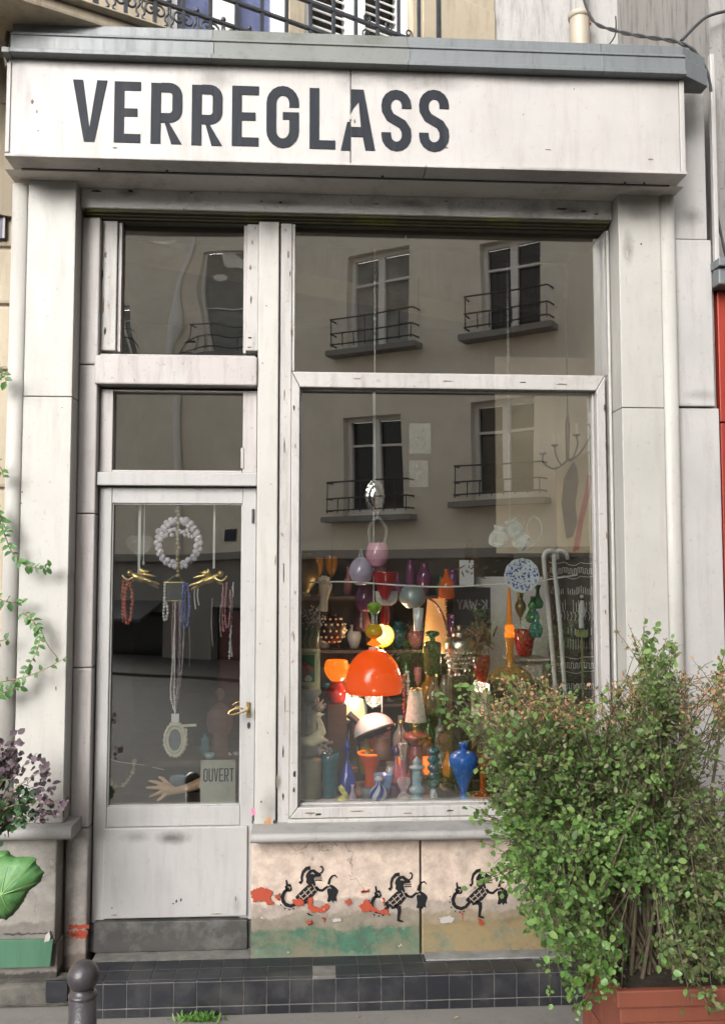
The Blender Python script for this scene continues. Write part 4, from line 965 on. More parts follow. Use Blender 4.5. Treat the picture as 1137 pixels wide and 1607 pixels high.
# ================================================================ the room behind the glass
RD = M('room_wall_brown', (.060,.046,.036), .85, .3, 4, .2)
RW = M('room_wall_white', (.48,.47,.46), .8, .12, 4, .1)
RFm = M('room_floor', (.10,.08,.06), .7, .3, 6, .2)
xr = 1.50; xl = -1.25; yb_ = 2.7
struct(MB().box(xl, xr, .21, yb_, -.12, -.02).build('shop_floor', RFm))
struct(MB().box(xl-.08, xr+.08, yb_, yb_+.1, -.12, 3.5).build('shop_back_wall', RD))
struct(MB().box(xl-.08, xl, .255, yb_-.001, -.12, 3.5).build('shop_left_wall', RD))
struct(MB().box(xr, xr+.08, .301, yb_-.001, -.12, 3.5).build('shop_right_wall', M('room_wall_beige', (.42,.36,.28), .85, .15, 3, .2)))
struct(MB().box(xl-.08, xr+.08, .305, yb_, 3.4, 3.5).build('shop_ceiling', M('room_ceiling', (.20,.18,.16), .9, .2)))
# display platform inside the window
zpl = iz0-.004
PLAT = thing('display_platform', 'low display platform inside the window behind the sill', 'shelf', (.6, .5, -.02))
WOODD = M('dark_wood', (.055,.032,.020), .5, .4, 12, .2)
MB().box(xm1+.02, xw1+.06, .21, .95, zpl-.035, zpl).build('top', paint('platform_top', (.25,.23,.21), (.1,.09,.08), amt=.5, fine=.4, off=2, streak=False), PLAT)
MB().box(xm1+.04, xw1+.04, .215, .93, -.02, zpl-.036).build('front', WOODD, PLAT)
MB().box(xm1+.02, xw1, .092, .2095, zpl-.03, zpl-.0005).build('ledge', WOODW, PLAT)
# shelving behind the display
ysh = 1.02
SHV = thing('wall_shelving', 'dark wooden shelving crowded with glass behind the display', 'shelf', (.2, ysh, zpl))
xs_a, xs_b = xm1+.02, X(735, 1000, ysh)
for z in (zpl+.02, zpl+.30, zpl+.58, zpl+.86):
    MB().box(xs_a, xs_b, ysh-.14, ysh+.10, z-.018, z).build('shelf_board', WOODD, SHV, bevel=.002)
for x in (xs_a-.02, (xs_a+xs_b)/2, xs_b+.001): MB().box(x, x+.018, ysh-.13, ysh+.10, zpl-.5, zpl+1.15).build('upright', WOODD, SHV, bevel=.002)
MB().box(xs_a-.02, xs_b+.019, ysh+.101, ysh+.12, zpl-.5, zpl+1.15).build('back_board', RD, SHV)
wp0, wp1 = X(742, 1000, 1.0), X(858, 1000, 1.0)
WPN = MB().box(wp0, wp1, .98, 1.02, zpl-.5, Z(800, 905, .98)).build('partition_board', RW, None, base=((wp0+wp1)/2, 1.0, zpl-.5))
tag(WPN, 'white painted partition board behind the amber glass lamp', 'partition')
# ================================================================ things in the display window
def turned(name, label, cat, cx, pt, pb, w, Y, parts, seg=24, group=None, stand=False, sq=(1,1), z0=None):
    """a turned object filling pixels pt..pb, w wide, at depth Y; parts = (part name, [(radius 0..1, height 0..1)], material)"""
    pm = (pt+pb)/2; x = X(cx, pm, Y); zt_, zb_ = Z(cx, pt, Y), Z(cx, pb, Y)
    if stand: zb_ = zpl if z0 is None else z0
    h, r = zt_-zb_, w/2*PX(Y)
    mk = lambda pr: MB().lathe([(max(.0004, a*r), zb_+b*h) for a, b in pr], (x, Y, 0), seg, squash=sq)
    if len(parts) == 1:
        o = mk(parts[0][1]).build(name, parts[0][2], None, base=(x, Y, zb_)); tag(o, label, cat, group)
    else:
        o = thing(name, label, cat, (x, Y, zb_), group)
        for pn, pr, mt in parts: mk(pr).build(pn, mt, o)
    return o
def shell(pr, t=.06):
    """open vessel: outer profile then an inner wall back down"""
    return pr+[(max(.02, a-t), b) for a, b in pr[::-1] if b > .08]
def smooth_prof(pts, n=5):
    return [(v[0], v[1]) for v in curve_pts([(a, b, 0) for a, b in pts], n)]
SP_ = smooth_prof
CER = lambda n, c, **k: M(n, c, .25, .08, 12, .03, coat=.5, **k)
# materials
COBALT = glassy('cobalt_glass', (.012,.045,.36), .25); TEALG = glassy('teal_glass', (.01,.11,.15), .3); BLUEO = CER('blue_opaline', (.05,.22,.85))
CLEAR = glassy('clear_glass', (.75,.78,.78), .92); PINKG = glassy('pink_glass', (.62,.28,.36), .55); REDG = glassy('red_glass', (.33,.008,.015), .25)
PALEB = CER('pale_blue_opaline', (.42,.60,.68)); LAVG = glassy('lavender_glass', (.50,.42,.55), .35); AMBG = glassy('amber_glass', (.62,.26,.04), .3)
GRNG = glassy('green_glass', (.02,.14,.05), .35); OLIVEG = glassy('olive_glass', (.05,.09,.03), .35); SMOKEG = glassy('smoke_glass', (.20,.24,.25), .35)
ORG = glassy('orange_glass', (.60,.10,.01), .3); PURP = glassy('purple_glass', (.10,.03,.08), .3)
WCER = CER('white_ceramic', (.72,.72,.70)); YELC = CER('yellow_ceramic', (.72,.68,.16)); TERC = M('copper_brown', (.22,.10,.065), .45, .25, 20, .1)
SILV = M('worn_silver', (.55,.51,.44), .30, .35, 30, .5, bscale=55, metal=1); CHROM = M('chrome', (.7,.7,.7), .12, .05, metal=1)
BRNZ = M('dark_bronze', (.12,.075,.05), .4, .4, 30, .4, metal=.8); RUST = M('rusted_iron', (.16,.085,.055), .8, .4, 40, .5)
STON = M('grey_plaster', (.27,.25,.22), .85, .35, 16, .5); KHAK = M('khaki_pot', (.22,.20,.13), .8, .25, 10, .3)
CRM = M('cream_plaster', (.60,.52,.33), .6, .2, 20, .2); MAROON = CER('maroon_glaze', (.28,.06,.055)); GOLD = M('gilt', (.62,.45,.17), .35, .25, 30, .2, metal=.9)
SKIN = M('mannequin_skin', (.60,.38,.24), .45, .12, 20, .03); WOODH = M('wooden_hand', (.58,.45,.33), .55, .12, 20, .05)
CORD = M('white_cord', (.75,.74,.70), .8, .05)
ORANGE = M('orange_plastic', (.80,.075,.006), .16, .05, 6, 0, emit=(1.0,.10,.006), es=.50, coat=.6)
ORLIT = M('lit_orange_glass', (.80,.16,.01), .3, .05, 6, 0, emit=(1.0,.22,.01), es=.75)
YELLIT = M('lit_yellow_globe', (.85,.60,.02), .3, .03, 6, 0, emit=(1.0,.62,.01), es=.75)
AMBLIT = M('lit_amber_shade', (.80,.40,.15), .6, .10, 9, .05, emit=(1.0,.42,.13), es=.30)
PLTLIT = M('lit_pleated_shade', (.85,.65,.38), .7, .08, 30, .1, emit=(1.0,.58,.25), es=.55)
GLOWR = glassy('glowing_red_glass', (.72,.08,.01), .3)
def hang(o, x, y, z0, z1, r=.0022, mat=CORD, name='string'):
    return MB().tube([(x, y, z0), (x, y, z1)], r, 6).build(name, mat, o)
# raised step at the back of the platform
stz = Z(640, 1205, .55)
stp = MB().box(xm1+.03, xw1+.03, .48, .93, zpl+.0005, stz); tag(stp.build('display_riser', WOODD, None, base=(.6,.7,zpl), bevel=.003), 'dark wooden riser board behind the front row of bottles', 'riser')

# --- front row, left to right
turned('khaki_pot', 'square-shouldered khaki stoneware pot at the left end of the sill', 'pot', 484, 1190, 1263, 40, .17, [('body', [(.02,0),(.9,0),(1,.03),(1,.97),(.95,1),(.02,1)], KHAK)], seg=16, stand=True)
p0 = P(484, 1190, .17)
PD = thing('plaster_pedestal', 'grey plaster column with a round foot standing on the khaki pot', 'column', (p0.x, .17, p0.z))
k_ = PX(.17)
def pl_(a, b): return P(484, a, .17).z
MB().ball((p0.x, .17, (pl_(1150,0)+pl_(1190,0))/2), 21*k_, 20, (1,1,.93)).build('foot', STON, PD)
col = MB()
zc0, zc1 = pl_(1150,0), pl_(1100,0)
for i in range(13): pass
vs = []
prof = [(13,0),(12,.5),(11.5,1)]
sg = 32
for rr, t in prof:
    for k in range(sg):
        a = 2*math.pi*k/sg; q = rr*k_*(1 if k % 2 else .9); vs.append((p0.x+q*math.cos(a), .17+q*math.sin(a), lerp(zc0, zc1, t)))
col.add(vs, [(i*sg+k, i*sg+(k+1)%sg, (i+1)*sg+(k+1)%sg, (i+1)*sg+k) for i in range(2) for k in range(sg)])
col.build('shaft', STON, PD)
MB().lathe([(.001, pl_(1101,0)),(12*k_, pl_(1101,0)),(15*k_, pl_(1096,0)),(14*k_, pl_(1093,0)),(19*k_, pl_(1088,0)),(19*k_, pl_(1082,0)),(.001, pl_(1081,0))], (p0.x,.17,0), 20).build('capital', STON, PD)
# cream bird figurine
bq = lambda a, b, y=.13: P(a, b, y)
fb = MB().tube([bq(470,1163),bq(482,1164),bq(496,1158),bq(505,1148),bq(503,1136),bq(499,1127)], [.018,.022,.024,.02,.012,.010], 12).ball(bq(500,1122), .014, 12).tube([bq(503,1122), bq(511,1120)], [.007,.002], 8)
fb.tube([bq(476,1166,.12),bq(490,1168,.11),bq(506,1160,.11),bq(516,1163,.115)], [.012,.014,.012,.004], 10)
tag(fb.build('bird_figurine', CRM, None, base=bq(485,1172), remesh=.004), 'cream plaster bird figurine leaning on the grey column', 'figurine')
fl = MB()
random.seed(31)
for i in range(26):
    c = bq(random.uniform(498,520), random.uniform(1160,1184), random.uniform(.10,.14)); fl.ball(c, random.uniform(.006,.011), 8, (1,.7,.8))
tag(fl.build('shell_spray', STON, None, base=bq(508,1185), remesh=.004), 'grey plaster spray of shells below the cream bird', 'figurine')
fl = MB()
for i in range(16):
    a = i*.55; fl.tube([bq(496+i*.3,1108), bq(496+16*math.cos(a), 1106+12*math.sin(a), .15)], [.006,.002], 6)
tag(fl.build('silver_ornament', SILV, None, base=bq(498,1110)), 'spiky silver ornament beside the head of the plaster column', 'ornament')
turned('teal_vase', 'tall dark teal fluted glass vase beside the khaki pot', 'vase', 517, 1180, 1262, 30, .20, [('body', shell([(.02,0),(.8,0),(.85,.05),(.75,.3),(.9,.8),(1,1)]), TEALG)], seg=14, stand=True)
turned('cobalt_decanter', 'cobalt blue glass decanter with a long thin neck', 'bottle', 544, 1158, 1252, 30, .26, [('body', SP_([(.02,0),(.85,.0),(1,.06),(.95,.22),(.55,.42),(.22,.58),(.18,.75),(.25,.78)]), COBALT), ('stopper', SP_([(.16,.785),(.2,.80),(.3,.84),(.14,.9),(.06,1)]), COBALT)], stand=True)
# rabbit
rq_ = lambda a, b, y=.125: P(a, b, y)
rb2 = MB().ball(rq_(537,1256), .022, 14, (1.05,.9,.8)).ball(rq_(541,1247), .014, 12).tube([rq_(538,1246),rq_(533,1239),rq_(531,1233)], [.006,.007,.003], 8).tube([rq_(541,1245),rq_(538,1237),rq_(534,1231,.135)], [.006,.007,.003], 8)
tag(rb2.build('rabbit_figurine', YELC, None, base=(rq_(537,1256).x,.125,zpl), remesh=.003), 'small pale yellow ceramic rabbit at the front of the sill', 'figurine')
# striped vase: twisted blue and white
def striped(cx, pt, pb, w, Y):
    x = X(cx,(pt+pb)/2,Y); h = Z(cx,pt,Y)-zpl; r = w/2*PX(Y)
    o = thing('striped_vase', 'small round vase with twisted blue and white stripes', 'vase', (x,Y,zpl))
    pr = SP_([(.6,0),(.95,.12),(1,.3),(.7,.52),(.3,.66),(.28,.8)], 4); sg = 24
    for c, mt in ((0, CER('stripe_blue', (.04,.07,.40))), (1, CER('stripe_white', (.62,.66,.78)))):
        mb = MB()
        vs = [(x+a*r*math.cos(2*math.pi*k/sg+b*1.3), Y+a*r*math.sin(2*math.pi*k/sg+b*1.3), zpl+b*h) for a, b in pr for k in range(sg)]
        mb.add(vs, [(i*sg+k,i*sg+(k+1)%sg,(i+1)*sg+(k+1)%sg,(i+1)*sg+k) for i in range(len(pr)-1) for k in range(sg) if (k//2) % 2 == c], True)
        q = mb.build('stripe', mt, o)
    MB().lathe([(.3*r,zpl+.8*h),(.5*r,zpl+.86*h),(.45*r,zpl+.92*h),(.15*r,zpl+h)],(x,Y,0),16).build('lip', WCER, o)
striped(594, 1218, 1263, 30, .14)
turned('pleated_vase', 'light blue pleated glass vase behind the striped one', 'vase', 601, 1215, 1258, 30, .20, [('body', shell([(.02,0),(.7,0),(.8,.2),(1,1)]), glassy('sky_glass', (.20,.33,.62), .3))], seg=12, stand=True)
turned('smoky_tumbler', 'smoky clear tumbler left of the striped vase', 'tumbler', 576, 1236, 1262, 18, .15, [('body', shell([(.02,0),(.8,0),(1,1)]), SMOKEG)], seg=12, stand=True)
turned('lilac_bottle', 'tiny lilac bottle beside the yellow rabbit', 'bottle', 553, 1232, 1262, 11, .14, [('body', SP_([(.02,0),(.9,.02),(1,.25),(.5,.55),(.4,.9),(.6,1)]), LAVG)], stand=True)
turned('brown_jug', 'small mottled brown glass jug on the sill', 'jug', 563, 1228, 1262, 19, .19, [('body', SP_([(.02,0),(.8,.02),(1,.35),(.6,.7),(.7,1)]), glassy('brown_glass', (.25,.12,.08), .3))], stand=True)
turned('crystal_candlestick', 'clear crystal candlestick with a waisted stem', 'candlestick', 633, 1222, 1260, 22, .15, [('body', SP_([(.02,0),(.9,.02),(.8,.15),(.35,.35),(.6,.55),(.9,.75),(.9,1),(.7,1)]), CLEAR)], seg=10, stand=True)
turned('purple_jar', 'small purple glass jar beside the crystal candlestick', 'jar', 618, 1230, 1258, 16, .19, [('body', SP_([(.02,0),(.9,.02),(1,.5),(.7,.8),(.75,1)]), PURP)], stand=True)
turned('pink_decanter', 'slim pink glass decanter with a square clear stopper', 'bottle', 632, 1166, 1252, 17, .24, [('body', SP_([(.02,0),(.95,.01),(1,.2),(.7,.35),(.55,.6),(.5,.66)]), PINKG), ('stopper', [(.02,.67),(.45,.67),(.5,.72),(.8,.98),(.75,1),(.02,1)], CLEAR)], seg=12, stand=True)
turned('rose_bottle', 'little rose glass bottle with a pointed stopper', 'bottle', 622, 1168, 1250, 12, .30, [('body', SP_([(.02,0),(.95,.01),(1,.4),(.5,.6),(.4,.75)]), PINKG), ('stopper', SP_([(.35,.755),(.8,.85),(.1,1)]), PURP)], stand=True)
turned('opaline_candlestick', 'pale blue opaline candlestick with a pointed top', 'candlestick', 654, 1187, 1261, 25, .15, [('body', SP_([(.02,0),(.85,0),(.5,.08),(.95,.17),(.95,.24),(.62,.3),(.62,.52),(.58,.68),(.95,.72),(.95,.76),(.5,.8),(.55,.88),(.25,.95),(.1,1)],4), PALEB)], stand=True)
tb = [(.02,0),(.8,0)]
for i in range(5): tb += SP_([(.55,.05+i*.19),(.95,.14+i*.19),(.55,.235+i*.19)],4)
turned('beaded_vase', 'tall teal glass vase made of stacked round bulges', 'vase', 680, 1172, 1240, 21, .28, [('body', tb, glassy('deep_teal', (.005,.10,.14), .15))], stand=True)
turned('small_crock', 'small white crock with a teal ball lid', 'jar', 681, 1224, 1262, 20, .16, [('body', SP_([(.02,0),(.6,.0),(.68,.3),(.5,.5),(.45,.52)]), WCER), ('lid', SP_([(.3,.53),(.9,.66),(.95,.8),(.5,.97),(.02,1)]), TEALG)], stand=True)
turned('bronze_pot', 'round dark bronze pot with a narrow opening', 'pot', 698, 1224, 1262, 32, .16, [('body', SP_([(.02,0),(.6,0),(1,.35),(.95,.65),(.55,.85),(.6,1),(.45,1)]), BRNZ)], stand=True)
turned('blue_urn', 'bright blue opaline urn with a short neck at the front', 'vase', 727, 1165, 1262, 45, .15, [('body', SP_([(.02,0),(.28,0),(.22,.05),(.22,.10),(.5,.30),(.85,.52),(1,.66),(.95,.76),(.6,.83),(.22,.86)]), BLUEO), ('neck', SP_([(.2,.862),(.22,.92),(.30,.93),(.32,.99),(.2,1)]), BLUEO)], seg=32, stand=True)
turned('orange_stand', 'orange glazed stand with a wide foot right of the blue urn', 'stand', 757, 1188, 1263, 36, .17, [('body', SP_([(.02,0),(1,0),(.95,.04),(.4,.08),(.28,.2),(.3,.6),(.55,.9),(.7,1)]), CER('orange_glaze', (.55,.12,.02)))], stand=True)
turned('grey_bowl', 'grey stoneware bowl behind the leaves at the right of the sill', 'bowl', 785, 1225, 1262, 40, .20, [('body', shell(SP_([(.02,0),(.5,0),(.9,.5),(1,1)])), M('slate_glaze', (.08,.085,.10), .4, .2))], stand=True)
# --- second rows
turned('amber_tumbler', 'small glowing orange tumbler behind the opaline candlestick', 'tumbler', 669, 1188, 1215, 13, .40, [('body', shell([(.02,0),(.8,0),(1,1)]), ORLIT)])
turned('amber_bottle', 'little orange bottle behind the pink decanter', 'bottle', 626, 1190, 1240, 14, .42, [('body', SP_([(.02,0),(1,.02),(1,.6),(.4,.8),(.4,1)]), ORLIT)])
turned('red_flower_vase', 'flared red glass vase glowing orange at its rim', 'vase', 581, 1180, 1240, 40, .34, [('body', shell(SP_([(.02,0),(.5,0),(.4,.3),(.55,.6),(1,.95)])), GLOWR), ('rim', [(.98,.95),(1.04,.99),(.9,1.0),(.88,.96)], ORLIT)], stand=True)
turned('olive_bottle', 'squat olive glass bottle under the white domed lamp', 'bottle', 576, 1160, 1212, 26, .42, [('body', SP_([(.02,0),(1,.02),(1,.6),(.45,.8),(.4,1)]), glassy('yellow_olive', (.32,.24,.02), .35))])
LAMPD = thing('desk_lamp', 'white domed desk lamp with a dark jointed arm', 'lamp', tuple(P(548,1200,.45)))
dm = P(588,1150,.36); ax = Vector((-.33,.34,.9)).normalized(); r_ = 33*PX(.36)
pr = [(max(.001, r_*math.sin(R(90*k/10))), r_*.92*math.cos(R(90*k/10))) for k in range(11)][::-1]
MB().lathe(pr, dm, 32, ax).build('shade', M('white_enamel', (.74,.74,.73), .2, .03, 5, 0, coat=.4), LAMPD)
MB().lathe([(a*.97, b*.97) for a, b in pr], dm, 32, ax).build('lining', DARKM, LAMPD)
MB().lathe([(r_*1.02,-.004),(r_*1.02,.004),(r_*.99,.004),(r_*.99,-.004),(r_*1.02,-.004)], dm, 32, ax).build('rim', DARKM, LAMPD)
MB().tube([P(606,1142,.42), P(620,1138,.42)], .01, 8).build('switch', CHROM, LAMPD)
MB().tube([P(530,1148,.45), P(549,1132,.44), P(566,1142,.42)], [.006,.006,.006], 8).tube([P(530,1148,.45), P(545,1205,.5)], .006, 8).build('arm', DARKM, LAMPD)
MB().tube([P(546,1120,.44), P(562,1134,.43)], [.018,.016], 14).build('counterweight', DARKM, LAMPD)
MB().lathe([(.001,0),(.05,0),(.05,.012),(.01,.02),(.001,.02)], P(545,1212,.52), 20).build('base', DARKM, LAMPD)
turned('copper_cup', 'brown copper cup under the rim of the white domed lamp', 'cup', 599, 1156, 1190, 30, .32, [('body', shell(SP_([(.02,0),(.72,.0),(.95,.3),(.8,.75),(.86,1)])), TERC)])
# small pleated lamp, lit
x = X(553, 1112, .55); 
PLL = thing('pleated_lamp', 'small lit table lamp with a pleated cream shade', 'lamp', (x,.55,stz))
zt_, zb_ = Z(553,1098,.55), Z(553,1127,.55); sg = 48; kk = PX(.55)
vs = []
for rr, z in ((21,zb_),(16,zt_)):
    for k in range(sg):
        a = 2*math.pi*k/sg; q = rr*kk*(1 if k % 2 else .93); vs.append((x+q*math.cos(a), .55+q*math.sin(a), z))
MB().add(vs, [(k,(k+1)%sg,sg+(k+1)%sg,sg+k) for k in range(sg)]).build('shade', PLTLIT, PLL)
MB().lathe(SP_([(.04,stz),(.045,stz+.01),(.012,stz+.03),(.02,stz+.06),(.01,zb_),(.008,zt_-.01)]), (x,.55,0), 16).build('base', BRNZ, PLL)
# oil lamp
turned('oil_lamp', 'maroon glass oil lamp with a frosted cone shade', 'lamp', 652, 1080, 1222, 40, .40, [
    ('base', SP_([(.02,0),(.75,0),(.7,.05),(.5,.12),(.55,.25),(.35,.36)],4), MAROON), ('reservoir', SP_([(.3,.365),(.7,.41),(1,.455),(.95,.49),(.4,.525),(.2,.53)],4), MAROON),
    ('burner', [(.2,.531),(.25,.56),(.2,.63),(.02,.63)], BRASS), ('shade', [(.85,.63),(.83,.64),(.48,.985),(.46,.985),(.8,.632)], M('frosted_glass', (.42,.40,.37), .7, .25, 60, .3, bscale=200)), ('collar', [(.50,.986),(.50,1.0),(.44,1.0),(.44,.986)], BRASS)], seg=28)
# orange pendant with its cap
x = X(586,1055,.30)
OD = thing('orange_pendant', 'big glossy orange dome pendant lamp hanging in the middle', 'lamp', (x,.30,Z(586,1090,.30)))
zt_, zb_ = Z(586,1019,.30), Z(586,1086,.30); r_ = 44.5*PX(.30); h_ = zt_-zb_
pr = [(1-.035,0),(1,.10),(.99,.28),(.93,.48),(.82,.66),(.64,.83),(.42,.94),(.2,.99),(.06,1)]
pr = [(a*r_, zb_+b*h_) for a, b in SP_(pr,4)]
MB().lathe(pr, (x,.30,0), 48).build('shade', ORANGE, OD)
MB().lathe([(a*.97, b-.004) for a, b in pr], (x,.30,0), 48).build('lining', ORANGE, OD)
MB().lathe([(.025,zt_),(.022,zt_+.008),(.008,zt_+.012),(.007,zt_+.022),(.001,zt_+.022)], (x,.30,0), 16).build('cap', WCER, OD)
hang(OD, x, .30, zt_+.02, Z(586,608,.30))
for dx, b in ((-2,1112),(1,1108),(13,1118)):
    hang(OD, x+dx*.0028, .29, Z(586,b,.29), zb_+.02, .0012)
# orange glass lamp left
turned('orange_table_lamp', 'small orange glass lamp with a red bulbous foot', 'lamp', 528, 1036, 1102, 38, .45, [
    ('foot', SP_([(.02,0),(.6,0),(.85,.12),(.85,.28),(.55,.44),(.45,.5)]), CER('red_glaze', (.50,.035,.02))), ('shade', SP_([(.45,.505),(.75,.6),(1,.75),(1,.86),(.9,.97),(.8,1)]), ORLIT)], z0=None)
q = P(528,1102,.45); tag(MB().box(q.x-.045,q.x+.045,.40,.51,stz+.0005,q.z-.001).build('lamp_box', WOODD, None, base=(q.x,.45,stz), bevel=.003), 'dark wooden box under the small orange lamp', 'box')
turned('yellow_globe', 'glowing yellow globe lamp behind the orange dome', 'lamp', 600, 979, 1016, 37, .62, [('globe', [(math.sin(R(180*k/12))+.001, .5-.5*math.cos(R(180*k/12))) for k in range(13)], YELLIT), ('stem', [(.1,-.2),(.1,.01),(.02,.01)], BRASS)])
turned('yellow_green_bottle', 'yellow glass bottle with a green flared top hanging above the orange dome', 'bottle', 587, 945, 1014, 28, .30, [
    ('foot', SP_([(.02,0),(.8,.04),(.6,.10),(.25,.15)]), ORLIT), ('bulb', SP_([(.25,.155),(.9,.24),(1,.36),(.7,.46),(.35,.5)]), glassy('yellow_glass', (.62,.42,.01), .25)), ('neck', SP_([(.33,.505),(.36,.7),(.45,.74)]), CLEAR), ('top', SP_([(.45,.745),(.75,.85),(.8,.93),(.4,1)]), glassy('lime_glass', (.25,.42,.06), .3))])
turned('red_bud_vase', 'red glass bud vase with an orange tip beside the lime-topped bottle', 'vase', 604, 948, 982, 16, .40, [('body', SP_([(.3,0),(.8,.15),(1,.5),(.75,.9),(.8,1)]), REDG)])
# framed picture on the column
a, b = P(466,1018,.16), P(502,1082,.16)
FRP = thing('framed_picture', 'small gilt-framed flower picture on top of the plaster column', 'picture', (p0.x,.16,b.z))
t_ = .016
for q in ((a.x,b.x,b.z,b.z+t_),(a.x,b.x,a.z-t_,a.z),(a.x,a.x+t_,b.z+t_+.0003,a.z-t_-.0003),(b.x-t_,b.x,b.z+t_+.0003,a.z-t_-.0003)):
    MB().box(q[0],q[1],.150,.172,q[2],q[3]).build('frame_bar', M('frame_gilt', (.58,.50,.30), .4, .2, 20, .1), FRP, bevel=.002)
MB().box(a.x+t_+.0003,b.x-t_-.0003,.162,.170,b.z+t_+.0003,a.z-t_-.0003).build('mount', M('mount_card', (.60,.56,.30), .8, .1), FRP)
c0, c1 = a.x+t_+.006, b.x-t_-.008; d0_, d1_ = b.z+t_+.016, a.z-t_-.012
MB().box(c0,c1,.1605,.1618,d0_,d1_).build('ground', M('green_ground', (.04,.16,.06), .8, .2, 40), FRP)
for i in range(9):
    px_, pz_ = c0+random.random()*(c1-c0)*.8+.004, d0_+.035+random.random()*.05
    MB().prism(arc(px_,pz_,.008,.009,0,320,8), .1590-i*.0001, .1604-i*.0001+.00005).build('petal', M('petal_red', (.42,.08,.05), .7, .3, 60), FRP)
MB().prism([((c0+c1)/2+u*.02,d0_+v*.03) for u, v in ((-.6,.1),(.6,.1),(.9,.5),(.4,1),(-.4,1),(-.9,.5))], .1592,.1603).build('painted_vase', M('painted_vase', (.62,.55,.42), .7, .2, 60), FRP)
# pierced brass ball
x = X(520,988,.42); zc_ = Z(520,988,.42); r_ = 23*PX(.42)
PB = thing('pierced_lantern', 'round pierced bronze lantern hanging at the left', 'lantern', (x,.42,zc_-r_))
MB().ball((x,.42,zc_), r_, 28, (1,1,.95)).build('globe', BRNZ, PB)
hm = MB()
for i in range(5):
    el = R(-55+26*i); n_ = int(14*math.cos(el))+2
    for k in range(n_):
        az = 2*math.pi*(k+.5*(i % 2))/n_
        if math.sin(az) < .2:
            c = Vector((x+r_*math.cos(el)*math.cos(az), .42+r_*math.cos(el)*math.sin(az), zc_+r_*.95*math.sin(el))); hm.ball(c, r_*.085, 6)
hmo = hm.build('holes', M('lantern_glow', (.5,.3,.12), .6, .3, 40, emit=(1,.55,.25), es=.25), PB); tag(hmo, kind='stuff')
MB().lathe([(r_*.3,zc_+r_*.9),(r_*.35,zc_+r_*1.05),(r_*.12,zc_+r_*1.15),(r_*.1,zc_+r_*1.5)], (x,.42,0), 14).build('neck', BRNZ, PB)
hang(PB, x, .42, zc_+r_*1.4, 2.6, .002, DARKM, 'chain')
# hand gripping the cord
def fist(px, py, Y, sc, mat, name, label, down):
    c = P(px, py, Y); h = MB(); k = PX(Y)*sc
    q = lambda a, b, d=0: Vector((c.x+a*k, Y+d*k, c.z-b*k))
    h.tube([q(-1,48), q(0,30), q(1,22), q(2,12), q(1,2)], [7*k,6.5*k,8*k,10*k,9*k], 12)
    for i, (a, l) in enumerate(((-7,0),(-2.4,-2),(2.4,-2),(7,0))):
        h.tube([q(a,4,0), q(a,-3+l,-4), q(a,-4+l,-8), q(a*.95,1+l,-11), q(a*.95,5,-8)], [2.6*k,2.6*k,2.5*k,2.3*k,1.9*k], 8)
    h.tube([q(9,14,-1), q(11,7,-6), q(7,3,-10)], [3.2*k,2.8*k,2.2*k], 8)
    return tag(h.build(name, mat, None, base=q(0,48), remesh=.0022), label, 'mannequin hand')
fist(508, 911, .27, 1.0, WOODH, 'wooden_hand', 'jointed wooden mannequin hand gripping the white cord', True)
gl = MB()
for i in range(60):
    gl.ball(P(492+random.gauss(0,8), 968+random.gauss(0,9), .30+random.gauss(0,.02)), random.uniform(.003,.006), 7)
    if i < 10: gl.tube([P(492+random.gauss(0,10),958+random.gauss(0,10),.3), P(496+random.gauss(0,8),972+random.gauss(0,8),.29)], .0022, 5)
o = tag(gl.build('crystal_garland', glassy('garland_glass', (.55,.56,.58), .35), None, base=P(492,985,.3)), 'tangle of silvery glass beads under the wooden hand', 'garland')
gl = MB()
for s_ in range(3):
    for i in range(16): gl.ball(P(478+s_*9+math.sin(i*.5)*2, 985+i*2.4, .26), .0040, 7)
tag(gl.build('green_beads', glassy('green_beads', (.10,.24,.14), .2), None, base=P(485,1012,.26)), 'strings of small green beads above the framed picture', 'necklace')
turned('grey_canister', 'dull green-grey glass canister behind the green beads', 'canister', 485, 965, 1018, 34, .34, [('body', shell([(.02,0),(.9,0),(1,.1),(1,.9),(.9,1)]), glassy('greygreen_glass', (.12,.17,.14), .4))])
turned('brass_urn', 'tarnished brass urn at the left edge behind the cord', 'urn', 478, 868, 935, 40, .5, [('body', SP_([(.02,0),(.5,0),(.4,.1),(1,.4),(1,.7),(.5,.95),(.6,1)]), M('tarnished_brass', (.30,.21,.09), .45, .3, 12, .2, metal=.8))])
# white cord strung across
cc = curve_pts([P(484,914,.26),P(545,913,.25),P(620,918,.25),P(690,921,.25),P(760,918,.25),P(840,912,.25),P(905,902,.26)], 8)
tag(MB().tube(cc, .0036, 8).build('clothes_line', CORD, None, base=cc[0]), 'white cord sagging across the window from the wooden hand', 'cord')
# --- the middle string of glass
x = X(588,780,.30)
MD = thing('mirror_dish', 'scalloped silver dish hanging high on the middle string', 'dish', (x,.30,Z(588,806,.30)))
rr = 20*PX(.30); zc_ = Z(588,779,.30); sg = 60
def scallop(ro, y0): return [(x+ro*(1+.035*math.cos(16*a))*math.cos(a)*.78, y0, zc_+ro*1.32*(1+.035*math.cos(16*a))*math.sin(a)) for a in [2*math.pi*k/sg for k in range(sg)]]
rings = [scallop(rr*.02,.292), scallop(rr*.62,.293), scallop(rr*.7,.300), scallop(rr*.95,.294), scallop(rr,.296), scallop(rr*.95,.304), scallop(rr*.02,.304)]
MB().add([v for g in rings for v in g], [(i*sg+k,i*sg+(k+1)%sg,(i+1)*sg+(k+1)%sg,(i+1)*sg+k) for i in range(len(rings)-1) for k in range(sg)], True).build('dish', M('mirror_silver', (.85,.84,.80), .06, .05, 20, .08, metal=1), MD)
